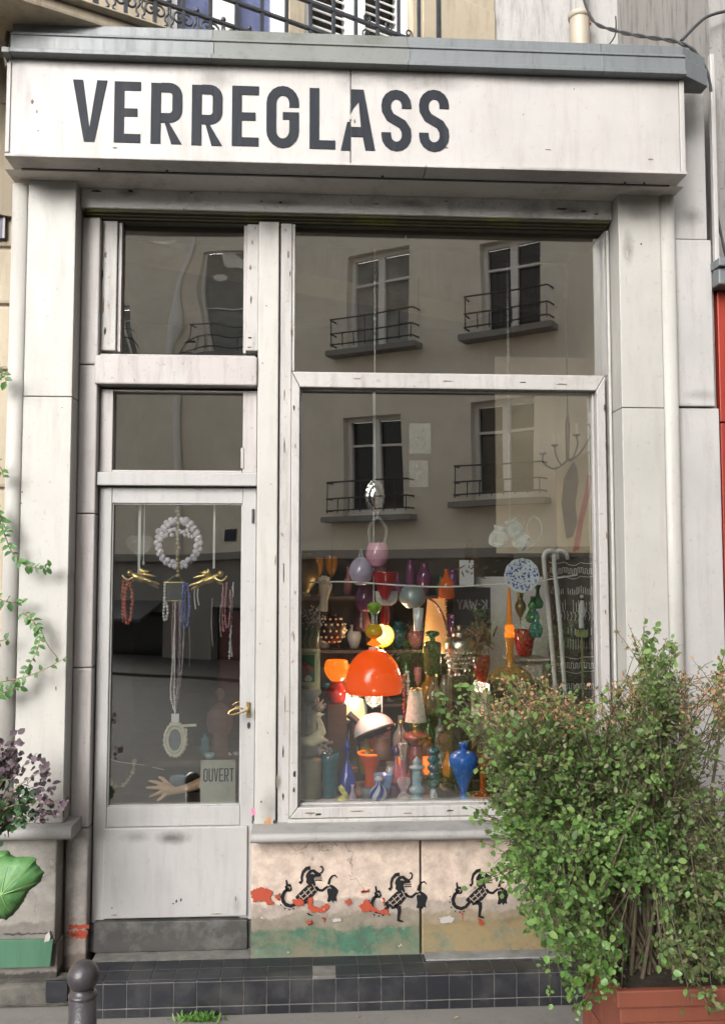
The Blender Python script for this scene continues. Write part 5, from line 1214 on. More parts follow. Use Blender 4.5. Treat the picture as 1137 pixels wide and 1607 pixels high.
hang(MD, x, .302, zc_+rr*1.2, zdw1+.1, .0026)
x = X(592,860,.30)
PK = thing('pink_basket_jug', 'pink glass basket vase with a clear looped handle', 'vase', (x,.30,Z(592,892,.30)))
rr = 18*PX(.30); z0_ = Z(592,890,.30); h_ = Z(592,850,.30)-z0_
MB().lathe([(a*rr,z0_+b*h_) for a,b in SP_([(.02,0),(.6,.03),(.95,.3),(1,.6),(.75,.95)])], (x,.30,0), 24).build('bowl', glassy('rose_milk', (.58,.28,.38), .2), PK)
MB().lathe([(.72*rr,0),(.75*rr,.003),(.4*rr,.008),(.01,.008)], (x+.004,.285,z0_+h_*.62), 20, (0.1,-1,.15)).build('mouth', glassy('pink_milk', (.72,.50,.60), .05), PK)
MB().tube(curve_pts([(x-.6*rr,.30,z0_+h_*.9),(x-.75*rr,.30,z0_+h_*1.5),(x,.30,z0_+h_*1.95),(x+.75*rr,.30,z0_+h_*1.5),(x+.6*rr,.30,z0_+h_*.9)],6), .0055, 8).build('handle', CLEAR, PK)
hang(PK, x, .30, z0_+h_*1.9, zc_-.03, .002)
turned('lavender_flask', 'round lavender glass flask hanging over the cord', 'flask', 566, 862, 918, 38, .28, [('body', SP_([(.02,0),(.5,.02),(.95,.25),(1,.42),(.7,.66),(.25,.78)]), LAVG), ('neck', SP_([(.24,.785),(.12,.9),(.1,1)]), CLEAR)])
turned('red_goblet', 'upturned ruby glass goblet hanging under the pink vase', 'goblet', 604, 897, 942, 40, .30, [('bowl', shell(SP_([(.25,.0),(.5,.25),(.8,.6),(1,1)])), REDG)])
turned('clear_basket', 'clear glass basket with red drops below the ruby goblet', 'basket', 606, 928, 950, 36, .33, [('body', shell(SP_([(.5,0),(.9,.3),(1,1)])), CLEAR)], seg=10)
turned('dark_jug', 'dark purple jug hanging behind the lavender flask', 'jug', 574, 918, 958, 36, .45, [('body', SP_([(.02,0),(.6,0),(1,.4),(.8,.8),(.5,1)]), PURP)])
turned('wine_shade', 'wine-coloured glass lamp shade behind the ruby goblet', 'shade', 568, 955, 990, 30, .55, [('body', shell(SP_([(.4,1),(.5,.9),(.9,.3),(1,0)][::-1])), M('dim_wine', (.09,.03,.03), .3, .2))])
# grey dome shade and white pendant, curved arm lamp, lit amber shade
turned('grey_dome_shade', 'grey-green glass dome lamp shade hanging below the cord', 'shade', 647, 918, 954, 42, .34, [('shade', SP_([(.45,0),(.9,.25),(1,.5),(.8,.85),(.25,1),(.05,1)]), M('grey_opal', (.30,.35,.35), .3, .1, 9, .02, coat=.3))])
turned('white_tube_pendant', 'white ribbed glass tube pendant under the grey dome', 'lamp', 656, 948, 990, 17, .30, [('shade', [(.75,0),(.8,.02),(1,.85),(.9,.86),(.02,.87)], WCER), ('rod', [(.1,.87),(.1,1),(.02,1)], BRASS)], seg=16)
AM = turned('amber_shade_lamp', 'tall lit amber shade glowing behind the chrome arm', 'lamp', 684, 940, 1024, 44, .60, [('shade', [(1,0),(.98,.01),(.62,1),(.60,1)], AMBLIT), ('base', [(.02,-.9),(.5,-.9),(.1,-.8),(.08,.02)], BRASS)], seg=20)
ca = curve_pts([P(666,936,.36),P(682,946,.36),P(695,968,.37),P(702,995,.38),P(704,1030,.40),P(703,1080,.45),P(700,1150,.5),P(700,1196,.55)], 6)
CHL = thing('chrome_arm_lamp', 'curved chrome lamp arm arching in front of the amber shade', 'lamp', ca[-1])
MB().tube(ca, .0055, 8).build('arm', CHROM, CHL)
MB().lathe([(.001,0),(.06,0),(.055,.012),(.001,.02)], (ca[-1].x, ca[-1].y, stz), 20).build('base', CHROM, CHL)
turned('orange_flask', 'orange glass flask hanging from the cord right of the grey dome', 'flask', 700, 893, 940, 26, .34, [('body', SP_([(.02,0),(.95,.02),(1,.2),(.85,.5),(.3,.8),(.22,1)]), ORG)])
turned('green_bottle', 'square-shouldered dark green bottle with a collared neck', 'bottle', 678, 990, 1056, 28, .38, [('body', SP_([(.02,0),(.9,0),(.95,.05),(1,.62),(.9,.72),(.35,.76)],3), OLIVEG), ('neck', SP_([(.35,.762),(.35,.85),(.8,.9),(.75,.97),(.4,1)],3), GRNG)], seg=16)
turned('brown_flacon', 'brown ribbed flacon beneath the dark green bottle', 'bottle', 680, 1062, 1120, 26, .5, [('body', SP_([(.02,0),(.9,0),(1,.5),(.5,.8),(.4,1)]), glassy('smoky_brown', (.10,.08,.05), .2))])
turned('silver_urn', 'ornate mottled silver lidded urn right of the green bottle', 'urn', 721, 980, 1060, 48, .30, [
    ('body', SP_([(.02,0),(.35,0),(.3,.05),(.6,.2),(.95,.42),(1,.6),(.8,.72),(.5,.76)]), SILV), ('lid', SP_([(.52,.765),(.5,.84),(.3,.88),(.12,.91),(.2,.96),(.02,1)]), SILV)], seg=28)
bm = MB(); q0 = P(721,1020,.30); kk = PX(.30)
for i in range(5):
    for k in range(12):
        a = math.pi+math.pi*(k+.5*(i%2))/12; rad = (15,20,23.5,23,20)[i]*kk; bm.ball((q0.x+rad*math.cos(a), .30+rad*math.sin(a), Z(721,1048-i*8,.30)), .0075, 7, (1,.6,1))
o = tag(bm.build('embossing', SILV, bpy.data.objects['silver_urn']), kind='stuff')
q = P(721,1060,.30); tag(MB().box(q.x-.045,q.x+.045,.26,.36,zpl+.0005,q.z-.0005).build('urn_plinth', WOODD, None, base=(q.x,.35,zpl), bevel=.002), 'slim dark wooden plinth under the silver urn', 'plinth')
turned('red_tumbler', 'deep red glass tumbler vase right of the silver urn', 'vase', 755, 1029, 1070, 28, .36, [('body', shell(SP_([(.02,0),(.45,0),(.9,.5),(1,1)])), CER('red_case_glass', (.30,.025,.015)))])
rs = MB(); random.seed(5)
for i in range(34):
    a0 = P(755+random.gauss(0,9), 1002+random.gauss(0,13), .42+random.gauss(0,.02)); a1 = P(755+random.gauss(0,10), 1002+random.gauss(0,14), .42); rs.tube([a0,(a0+a1)/2+Vector((0,-.01,.005)),a1], [.0035,.005,.002], 5)
tag(rs.build('rusty_sculpture', RUST, None, base=P(755,1030,.42)), 'tangled rusty iron sculpture above the red tumbler', 'sculpture')
# added dark board; its reversed lettering stands in for a mirror's image
yk = .50; a, b = P(712,922,yk), P(770,1012,yk)
KB = thing('mirror_image_board', 'black board added to carry K-WAY lettering reversed as in a mirror', 'board', ((a.x+b.x)/2,yk,b.z))
MB().box(a.x,b.x,yk,yk+.012,b.z,a.z).build('board', M('black_fabric', (.018,.018,.020), .85, .3, 30, .3), KB, bevel=.003)
GREYT = M('grey_print', (.20,.20,.21), .8, .2)
lw, lh = 10.5*PX(yk), 15*PX(yk)
for i, ch in enumerate('YAW.K'):
    xx_ = X((716,725,735,749,754)[i], 948, yk); ww = lw*(1.35 if ch == 'W' else .42 if ch == '.' else 1); lb = MB()
    letter(lb, ch, xx_, Z(740,956,yk), ww, lh, lw*.27, yk-.0016, yk-.0003, flip=True); lb.build('letter', GREYT, KB)
# hanging clear jugs on the chain
xj = X(802,840,.28)
def jug(px, py, s, tilt, label, y=.28):
    c = P(px, py, y); o = thing('glass_jug', label, 'jug', c, 'clear glass jugs hanging on the chain'); k = PX(y)*s
    ax = Vector((math.sin(tilt), -.25, math.cos(tilt))).normalized(); rt = Vector((math.cos(tilt), 0, -math.sin(tilt)))
    MB().lathe([(a*k, b*k) for a, b in SP_([(.5,-16),(12,-15),(15,-6),(13,4),(9,10),(11,16),(10,16),(8,10),(12,4),(13.5,-6),(11,-13),(.5,-14)],4)], c, 20, ax).build('body', CLEAR, o)
    MB().tube(curve_pts([c+ax*k*13+rt*k*10, c+ax*k*13+rt*k*19, c+rt*k*21, c-ax*k*8+rt*k*14],5), 1.6*k, 7).build('handle', CLEAR, o)
    MB().lathe([(11*k,0),(11.6*k,.6*k),(10*k,1*k)], c+ax*k*16, 20, ax).build('rim', WCER, o)
jug(806,828,.85,-.55,'clear glass jug with a bright tilted rim, highest on the chain')
jug(782,842,1.0,.15,'larger clear glass jug hanging left of the tilted one',.32)
jug(818,850,.8,.7,'small clear glass jug hanging lowest on the chain',.30)
sp = MB()
sp.tube([P(838+12*math.cos(i*.5), 828+20*math.sin(i*.5)+i*.12, .3+.0006*i) for i in range(44)], .0022, 6)
tag(sp.build('glass_spiral', CLEAR, None, base=P(838,850,.3)), 'clear glass spiral ornament right of the hanging jugs', 'ornament')
def chain(px, pa, pb, y, label):
    mb = MB(); xa_ = X(px,(pa+pb)/2,y); z = Z(px,pa,y); zb2 = Z(px,pb,y); i = 0
    while z > zb2:
        c = [(xa_+.0042*math.cos(t)*(1 if i % 2 else .25), y+.0042*math.cos(t)*(.25 if i % 2 else 1), z+.009*math.sin(t)) for t in [2*math.pi*k/10 for k in range(10)]]
        mb.tube(c, .0014, 5, closed=True); z -= .0145; i += 1
    return tag(mb.build('thin_chain', M('steel_chain', (.6,.6,.58), .3, .1, metal=.9), None, base=(xa_,y,zb2)), label, 'chain')
chain(797, 372, 812, .28, 'thin steel chain hanging down to the clear glass jugs')
chain(588, 372, 545, .302, 'thin steel chain above the scalloped silver dish')
# blue and white plate
x = X(817,903,.24); zc_ = Z(817,903,.24); r_ = 28*PX(.24)
PT = thing('patterned_plate', 'white scalloped plate painted with blue flowers, clipped on the cord', 'plate', (x,.24,zc_-r_))
sg = 64
def pring(ro, y): return [(x+ro*(1+.02*math.cos(12*a))*math.cos(a), y, zc_+ro*.97*(1+.02*math.cos(12*a))*math.sin(a)) for a in [2*math.pi*k/sg for k in range(sg)]]
rings = [pring(r_*.01,.234),pring(r_*.55,.234),pring(r_*.68,.230),pring(r_*.98,.222),pring(r_,.223),pring(r_*.97,.227),pring(r_*.6,.241),pring(r_*.01,.241)]
MB().add([v for g in rings for v in g], [(i*sg+k,i*sg+(k+1)%sg,(i+1)*sg+(k+1)%sg,(i+1)*sg+k) for i in range(len(rings)-1) for k in range(sg)], True).build('dish', CER('porcelain', (.74,.76,.78)), PT)
bl = MB(); random.seed(9)
for i in range(120):
    a, q = random.random()*6.283, r_*math.sqrt(random.random())*.93
    if random.random() < .25 and q > .75*r_: continue
    yq = .2335 if q < .55*r_ else lerp(.2333,.2215, (q/r_-.55)/.45)
    px_, pz_ = x+q*math.cos(a), zc_+q*.97*math.sin(a); s_ = random.uniform(.0016,.0042); t = random.random()*3
    bl.prism([(px_+s_*1.5*math.cos(t+j*1.257)*random.uniform(.6,1.2), pz_+s_*1.5*math.sin(t+j*1.257)*random.uniform(.6,1.2)) for j in range(5)], yq-.0012, yq+.002)
o = tag(bl.build('painted_flowers', CER('delft_blue', (.05,.12,.45)), PT), kind='stuff')
MB().tube([(x-.012,.225,zc_+r_*.72),(x-.010,.218,zc_+r_),(x+.012,.218,zc_+r_),(x+.014,.225,zc_+r_*.72)], .0016, 6).build('clip', DARKM, PT)
# amber glass lamp
x = X(799,1000,.34); y_ = .34
AL_ = thing('amber_glass_lamp', 'tall amber glass lamp with a leafy flared foot', 'lamp', (x,y_,Z(799,1072,y_)))
kk = PX(y_); zz_ = lambda py: Z(799,py,y_)
AMBL = M('amber_lit_glass', (.60,.20,.02), .12, .15, 20, .02, emit=(1,.30,.02), es=.10, coat=.5)
MB().lathe(SP_([(5*kk,zz_(980)),(4*kk,zz_(960)),(3.2*kk,zz_(940)),(2*kk,zz_(922))]), (x,y_,0), 16).build('candle', AMBL, AL_)
MB().lathe(SP_([(8*kk,zz_(1000)),(8*kk,zz_(992)),(6.5*kk,zz_(990)),(8*kk,zz_(985)),(5*kk,zz_(980))]), (x,y_,0), 16).build('collar', ORLIT, AL_)
MB().lathe(SP_([(13*kk,zz_(1058)),(7*kk,zz_(1044)),(6*kk,zz_(1020)),(7.5*kk,zz_(1000))]), (x,y_,0), 12).build('stem', AMBG, AL_)
for k in range(7):
    a = math.pi*(.0+1.0*k/6)+math.pi; d_ = Vector((math.cos(a), math.sin(a)*.8, 0)); b0_ = Vector((x,y_,zz_(1046)))
    lp = [b0_, b0_+d_*.05+Vector((0,0,-.012)), b0_+d_*.095+Vector((0,0,-.045)), b0_+d_*.115+Vector((0,0,-.075))]
    sd_ = Vector((-d_.y, d_.x, 0))*.022
    MB().add([lp[0],lp[1]-sd_,lp[1]+sd_,lp[2]-sd_*1.1,lp[2]+sd_*1.1,lp[3],lp[1]+Vector((0,0,.012)),lp[2]+Vector((0,0,.012))],
             [(0,1,6),(0,6,2),(1,3,7,6),(6,7,4,2),(3,5,7),(7,5,4)], True).build('leaf', M('amber_leaf', (.52,.30,.09), .2, .25, 18, .2, coat=.4), AL_)
q = P(799,1066,.34); tag(MB().box(q.x-.11,q.x+.12,.26,.44,zpl+.0005,q.z-.012).build('lamp_plinth', WOODD, None, base=(q.x,.36,zpl), bevel=.003), 'dark wooden plinth box carrying the amber glass lamp', 'plinth')
# hanging green bottles, copper drop, red bowl on bracket shelf
turned('green_flask', 'dark green glass flask hanging at the right of the plate', 'flask', 843, 918, 955, 18, .36, [('body', SP_([(.02,0),(.7,.02),(1,.25),(.4,.55),(.35,.8),(.7,1)]), GRNG)])
turned('green_gourd', 'green gourd-shaped bottle hanging second in the row of three', 'flask', 835, 936, 978, 22, .33, [('body', SP_([(.02,0),(.8,.05),(1,.25),(.5,.5),(.7,.65),(.3,.85),(.3,1)]), GRNG)])
turned('teal_flask', 'teal glass flask hanging lowest beside the red bowl', 'flask', 840, 960, 1000, 22, .31, [('body', SP_([(.02,0),(.7,.02),(1,.35),(.45,.65),(.4,1)]), glassy('blue_green_glass', (.01,.16,.15), .3))])
turned('copper_plumb', 'tarnished brass drop hanging between the amber lamp and the green flasks', 'ornament', 816, 930, 980, 17, .35, [('body', SP_([(.05,0),(.2,.2),(.9,.45),(1,.6),(.5,.8),(.6,1)]), M('old_brass', (.26,.18,.07), .4, .3, metal=.8))])
turned('ruby_bowl', 'ruby red glass bowl on the small white bracket shelf', 'bowl', 822, 988, 1028, 34, .55, [('body', shell(SP_([(.02,0),(.6,0),(.85,.4),(1,.8),(.9,1)])), REDG)], seg=14)
q = P(826,1031,.55); tag(MB().box(q.x-.10,q.x+.09,.46,.64,q.z-.014,q.z).box(q.x-.08,q.x+.07,.5,.62,zpl,q.z-.0145).build('bracket_shelf', M('cream_board', (.42,.37,.32), .7, .15), None, base=(q.x,.55,zpl), bevel=.004), 'cream shelf block under the ruby bowl', 'shelf')
# bent white tubes
for i, (a, lab) in enumerate(((0,'white bent tube cane at the left of the pair'), (16,'white bent tube cane nearest the patterned cloth'))):
    pts = curve_pts([P(872+a*.9,1095,.40+i*.02),P(862+a,980,.40+i*.02),P(853+a,885,.40+i*.02),P(855+a,868,.40+i*.02),P(863+a,864,.40+i*.02),P(871+a,868,.42),P(874+a,876,.44)], 6)
    tag(MB().tube(pts, .0105, 10).build('white_cane', M('white_tube', (.66,.66,.65), .35, .08), None, base=pts[0]), lab, 'cane', 'pair of white bent canes')
pts = [P(858+i*.38, 880+i*4.4, .44) for i in range(44)]
tag(MB().tube([p+Vector((.004*math.cos(i*1.3), .004*math.sin(i*1.3), 0)) for i,p in enumerate(pts)], .006, 7).build('twisted_cane', M('brown_twist', (.16,.08,.06), .5, .3, 30), None, base=pts[-1]), 'brown twisted cane between the two white bent canes', 'cane')
# mud-cloth with white pattern
yc = .58
TX = thing('patterned_cloth', 'dark brown cloth with white dashes and meander borders hung at right', 'textile', (X(905,980,yc),yc,Z(905,1085,yc)))
a_, b_ = X(862,980,yc), X(962,980,yc); nx, nz = 30, 30; zt2, zb2 = Z(905,872,yc), Z(905,1100,yc)
vs = [(lerp(a_,b_,i/nx), yc+.010*math.sin(i*.9)*(1-j/nz*.5)+.006*math.sin(j*.3), lerp(zb2,zt2,j/nz)-.012*abs(math.sin(i*.42))*(j/nz)) for j in range(nz+1) for i in range(nx+1)]
clo = MB().add(vs, [(j*(nx+1)+i, j*(nx+1)+i+1, (j+1)*(nx+1)+i+1, (j+1)*(nx+1)+i) for j in range(nz) for i in range(nx)], True).build('cloth', M('mud_cloth', (.085,.074,.066), .95, .25, 60, .5, bscale=300), TX)
clo.modifiers.new('thick','SOLIDIFY').thickness = .003
def cloth_at(u, v):
    i = u*nx; j = v*nz; return (lerp(a_,b_,u), yc+.010*math.sin(i*.9)*(1-v*.5)+.006*math.sin(j*.3)-.0028, lerp(zb2,zt2,v)-.012*abs(math.sin(i*.42))*v)
pt = MB()
def dash(u0, v0_, u1, v1_, w_=.0034): 
    n_ = 4; pt.tube([cloth_at(lerp(u0,u1,k/n_), lerp(v0_,v1_,k/n_)) for k in range(n_+1)], w_*.5, 4)
random.seed(12)
for v in (.955,.86,.30,.20): 
    for k in range(12): dash(k/12+.004, v+.008*math.sin(k), (k+1)/12, v+.008*math.sin(k+1), .004)
for v in (.905,.245,.10):
    u = .03
    while u < .95:
        dash(u,v-.018,u,v+.018,.004); dash(u,v+.018,u+.03,v+.018,.004); dash(u+.03,v+.018,u+.03,v-.018,.004); dash(u+.03,v-.018,u+.06,v-.018,.004); u += .06
for r0, r1, step in ((.74,.80,.03),(.62,.71,.042),(.46,.52,.05),(.36,.44,.036)):
    u = .03
    while u < .97:
        if random.random() < .82: dash(u+random.uniform(-.004,.004), r0, u+random.uniform(-.004,.004), lerp(r0,r1,random.uniform(.6,1)))
        u += step
u = .05
while u < .95: dash(u,.56,u+.018,.59); dash(u+.018,.59,u,.62) ; u += .055
tag(pt.build('pattern', M('cloth_white', (.80,.78,.73), .9, .15), TX), kind='stuff')
for k in range(26): 
    c = cloth_at((k+.5)/26, .0)
# white standing figurine against the cloth
fg = MB(); fq = lambda a,b,y=.46: P(a,b,y)
fg.tube([fq(912,986),fq(911,972),fq(913,958),fq(912,948),fq(912,942)], [.014,.012,.010,.013,.006], 10).ball(fq(912,936), .010, 10).tube([fq(909,950),fq(907,960),fq(911,966,.45)], [.005,.0045,.004], 6).tube([fq(915,950),fq(918,960),fq(915,968,.45)], [.005,.0045,.004], 6)
tag(fg.build('white_figurine', M('bisque', (.55,.55,.54), .7, .1), None, base=fq(912,988), remesh=.003), 'slim white standing figurine in front of the patterned cloth', 'figurine')
q = fq(912,988); tag(MB().box(q.x-.022,q.x+.022,.435,.485,q.z-.035,q.z-.001).box(q.x-.004,q.x+.004,.456,.464,zpl,q.z-.0355).build('figurine_stand', M('moss_base', (.28,.30,.12), .8, .3, 40), None, base=(q.x,.46,zpl+.4)), 'yellow-green block on a thin rod under the white figurine', 'stand')
# painted canvas above the cloth
yv = .66; a, b = P(872,712,yv), P(948,868,yv)
PC = thing('painted_canvas', 'slanting beige canvas with a dark figure and a red stroke', 'painting', ((a.x+b.x)/2,yv,b.z))
MB().prism([(a.x,b.z),(b.x+.05,b.z),(b.x+.05,a.z+.06),(a.x,a.z-.06)], yv, yv+.02).build('canvas', M('beige_canvas', (.48,.38,.24), .85, .2, 6, .2), PC, bevel=.003)
MB().prism([(p.x,p.z) for p in [P(u,v,yv) for u,v in ((880,790),(884,752),(892,735),(899,724),(905,735),(907,756),(902,790),(905,820),(898,842),(888,846),(884,820))]], yv-.002, yv-.0005).build('dark_figure', M('umber', (.10,.07,.05), .8, .3, 20), PC)
MB().prism([(p.x,p.z) for p in [P(u,v,yv) for u,v in ((921,745),(927,747),(924,780),(914,820),(908,862),(898,866),(906,818),(916,775))]], yv-.0022, yv-.0006).build('red_stroke', M('brick_red', (.36,.08,.06), .8, .3, 20), PC)
tag(MB().box(X(938,760,.9)-.55, X(952,760,.9)+.1, .92, .94, Z(900,868,.9), Z(900,560,.9)).build('beige_curtain', M('beige_cloth', (.40,.33,.25), .9, .2, 5, .3), None, base=(X(900,700,.9),.93,Z(900,868,.9))), 'plain beige hanging behind the painted canvas at upper right', 'curtain')
# candle sconce
ys_ = .50
SC = thing('candle_chandelier', 'dark iron chandelier arm with pale candle sleeves at upper right', 'chandelier', tuple(P(890,720,ys_)))
CAN = M('candle_sleeve', (.66,.58,.48), .6, .1)
arms = []
for (cx_, ct) in ((851,693),(870,680),(904,664),(925,648)):
    base_ = P(cx_, ct+18, ys_)
    MB().tube([base_, P(cx_, ct, ys_)], .0075, 10).build('candle', CAN, SC)
    MB().lathe([(.004,-.012),(.018,-.004),(.020,0),(.004,0)], base_, 14).build('drip_pan', DARKM, SC)
    arms.append(base_)
for i, b0_ in enumerate(arms):
    e_ = P(890, 722, ys_); MB().tube(curve_pts([b0_+Vector((0,0,-.012)), b0_+Vector((.005,0,-.05)), (b0_+e_)/2+Vector((0,0,-.06)), e_],6), .0045, 7).build('arm', DARKM, SC)
MB().tube([P(890,722,ys_), P(890,668,ys_), P(890,650,ys_)], [.008,.012,.004], 10).build('stem', BRNZ, SC)
hang(SC, P(890,650,ys_).x, ys_, P(890,655,ys_).z, zdw1, .003, DARKM, 'chain')
# cream shade behind the leaves
turned('cream_shade_lamp', 'cream cone lamp shade partly behind the bush', 'lamp', 752, 1084, 1118, 60, .40, [('shade', [(1,0),(.97,0),(.52,1),(.55,1)][::-1], M('cream_shade', (.72,.66,.50), .8, .08, emit=(1,.82,.55), es=.12)), ('base', [(.6,-1.9),(.6,-1.8),(.15,-1.4),(.1,.1)], BRNZ)], seg=28)
# relief plaques, book, dried flowers
for (a, b, c, d, nm, lab) in ((642,664,676,712,'round_relief','faint grey relief panel high behind the glass'), (642,722,672,764,'basket_relief','small square relief plaque below the faint grey panel')):
    q0, q1 = P(a,b,.7), P(c,d,.7); o = thing(nm, lab, 'plaque', ((q0.x+q1.x)/2,.7,q1.z))
    MB().box(q0.x,q1.x,.70,.715,q1.z,q0.z).build('slab', M('relief_grey', (.22,.23,.22), .8, .3, 30, .6), o, bevel=.004)
    for k in range(7): MB().ball((lerp(q0.x,q1.x,.2+.6*random.random()), .698, lerp(q1.z,q0.z,.2+.6*random.random())), .012, 8, (1.2,.4,1)).build('boss', M('relief_boss', (.27,.28,.27), .8, .3, 30), o)
    hang(o, (q0.x+q1.x)/2, .71, q0.z, zdw1, .0012, DARKM, 'wire')
q0, q1 = P(721,879,.44), P(743,918,.44); tag(MB().box(q0.x,q1.x,.44,.452,q1.z,q0.z).build('white_card', M('white_card', (.60,.62,.62), .7, .05), None, base=(q0.x,.44,q1.z)), 'plain white card standing behind the cord', 'card')
df = MB(); random.seed(3)
for i in range(40):
    c = P(752+random.gauss(0,12), 896+random.gauss(0,8), .42+random.gauss(0,.015)); d_ = Vector((random.gauss(0,.02),random.gauss(0,.01),random.gauss(.006,.012))); df.tube([c, c+d_*.6, c+d_], [.0015,.0035,.001], 5)
tag(df.build('dried_flowers', M('dried_brown', (.12,.075,.045), .9, .4, 50), None, base=P(752,915,.42)), 'bunch of dried brown flowers beside the white card', 'dried flowers')
# amber and hanging strips of glass beads behind
for i, (px, a, b, c, lab) in enumerate(((640,1055,1130,(.35,.35,.38),'grey glass bead string right of the orange dome'), (634,1060,1128,(.28,.02,.02),'dark red glass bead string beside the grey one'), (700,912,1000,(.35,.16,.05),'amber glass bead string near the chrome arm'))):
    mb = MB(); z = Z(px,a,.5)
    while z > Z(px,b,.5): rr = random.uniform(.005,.010); mb.ball((X(px,(a+b)/2,.5)+random.gauss(0,.001),.5,z), rr, 8); z -= rr*1.9
    tag(mb.build('bead_string', glassy('beads_%d' % i, c, .25), None, base=(X(px,b,.5),.5,Z(px,b,.5))), lab, 'beads')
for a_ in (('copper_basket','round copper basket of dried orange petals beside the beaded teal vase','basket',702,1150,1178,30,.44,[('body', shell(SP_([(.02,0),(.7,0),(1,.5),(.95,1)])), RUST)]),
    ('amber_jar','squat amber glass jar behind the bronze pot','jar',706,1180,1218,24,.36,[('body', SP_([(.02,0),(.9,0),(1,.4),(.6,.8),(.65,1)]), AMBG)]),
    ('grey_bottle','slim grey glass bottle right of the oil lamp','bottle',690,1120,1172,14,.52,[('body', SP_([(.02,0),(.95,0),(1,.5),(.4,.7),(.35,1)]), SMOKEG)]),
    ('white_jug','little white china jug behind the striped vase','jug',612,1196,1226,18,.40,[('body', SP_([(.02,0),(.7,0),(1,.4),(.6,.8),(.75,1)]), WCER)]),
    ('green_vial','small green glass vial behind the cobalt decanter','bottle',530,1180,1220,13,.44,[('body', SP_([(.02,0),(.9,0),(1,.5),(.4,.75),(.4,1)]), GRNG)]),
    ('brass_candlestick','thin brass candlestick beside the oil lamp','candlestick',629,1130,1192,14,.48,[('body', SP_([(.02,0),(1,0),(.9,.08),(.2,.15),(.2,.8),(.6,.9),(.5,1)]), BRASS)]),
    ('violet_vase','violet glass vase behind the lavender tumbler row','vase',648,1205,1240,16,.30,[('body', shell(SP_([(.02,0),(.6,0),(.5,.4),(1,1)])), PURP)]),
    ('ivory_vase','ivory china vase behind the blue urn','vase',742,1140,1200,20,.42,[('body', SP_([(.02,0),(.6,0),(1,.45),(.5,.85),(.6,1)]), CRM)]),
    ('tan_bottle','tan stoneware bottle left of the white domed lamp','bottle',524,1130,1182,18,.46,[('body', SP_([(.02,0),(.9,0),(1,.5),(.35,.75),(.4,1)]), TERC)]),
    ('jade_jar','pale jade jar behind the pleated lamp','jar',566,1098,1130,20,.75,[('body', SP_([(.02,0),(.8,0),(1,.5),(.6,.9),(.1,1)]), PALEB)])):
    turned(*a_)
# crowd of bottles and jars on the shelving behind: each its own thing
random.seed(21)
shapes = {'bottle': SP_([(.02,0),(.9,0),(1,.1),(.95,.5),(.4,.7),(.32,.95),(.4,1)],3), 'vase': SP_([(.02,0),(.5,0),(.9,.35),(1,.6),(.5,.9),(.6,1)],3),
          'jar': SP_([(.02,0),(.9,0),(1,.2),(1,.7),(.7,.85),(.75,.95),(.1,1)],3), 'goblet': SP_([(.02,0),(.8,0),(.15,.08),(.12,.45),(.7,.6),(1,.85),(.9,1)],3)}
cols = {'dark red': (.22,.02,.02), 'smoky': (.16,.15,.15), 'amber': (.32,.13,.02), 'bottle green': (.03,.09,.04), 'purple': (.10,.03,.09), 'clear': (.5,.5,.5), 'teal': (.02,.10,.12), 'brown': (.12,.06,.03), 'rose': (.38,.14,.16)}
random.seed(33)
gm = {k: glassy(k.replace(' ','_')+'_shelf_glass', v, .25) for k, v in cols.items()}
ORD = 'first second third fourth fifth sixth seventh eighth ninth tenth eleventh twelfth thirteenth fourteenth fifteenth sixteenth seventeenth eighteenth nineteenth twentieth'.split()
for r_i, zr_ in enumerate((zpl+.02, zpl+.30, zpl+.58, zpl+.86)):
    xq = xs_a+.03; n_row = 0
    while xq < xs_b-.03:
        sh = random.choice(list(shapes)); cn = random.choice(list(cols)); h_ = random.uniform(.10,.22); w_ = random.uniform(.022,.045)
        yy = ysh-random.uniform(.02,.08)
        o = MB().lathe([(max(.0005,a*w_), zr_+.0005+b*h_) for a, b in shapes[sh]], (xq,yy,0), 14).build('shelf_'+sh, gm[cn], None, base=(xq,yy,zr_))
        row = ('lowest','second','third','top')[r_i]; 
        tag(o, f"{'tall' if h_ > .17 else 'short' if h_ < .13 else 'medium'} {cn} glass {sh}, {ORD[n_row]} from the left on the {row} shelf", sh, 'glassware on the shelving behind')
        n_row += 1; xq += w_*2+random.uniform(.004,.02)

# the lit lamps' own light, plus an added fill by the cream shade
def bulb(name, p, e, c, r=.03):
    l_ = bpy.data.lights.new(name, 'POINT'); l_.energy = e; l_.color = c; l_.shadow_soft_size = r
    o = bpy.data.objects.new(name, l_); COL.objects.link(o); o.location = p
WB = (1.0, .88, .70)
bulb('pendant_bulb', P(586,1096,.24), 1.5, WB, .04)
bulb('pleated_lamp_bulb', P(553,1092,.50), 1.5, WB)
bulb('globe_bulb', P(600,997,.50), 2.2, (1,.82,.5), .05)
bulb('amber_shade_bulb', P(684,1036,.50), 1.2, WB)
bulb('cream_shade_fill', P(752,1076,.36), 0.7, WB)  # added light to brighten the display, not a lit lamp's bulb

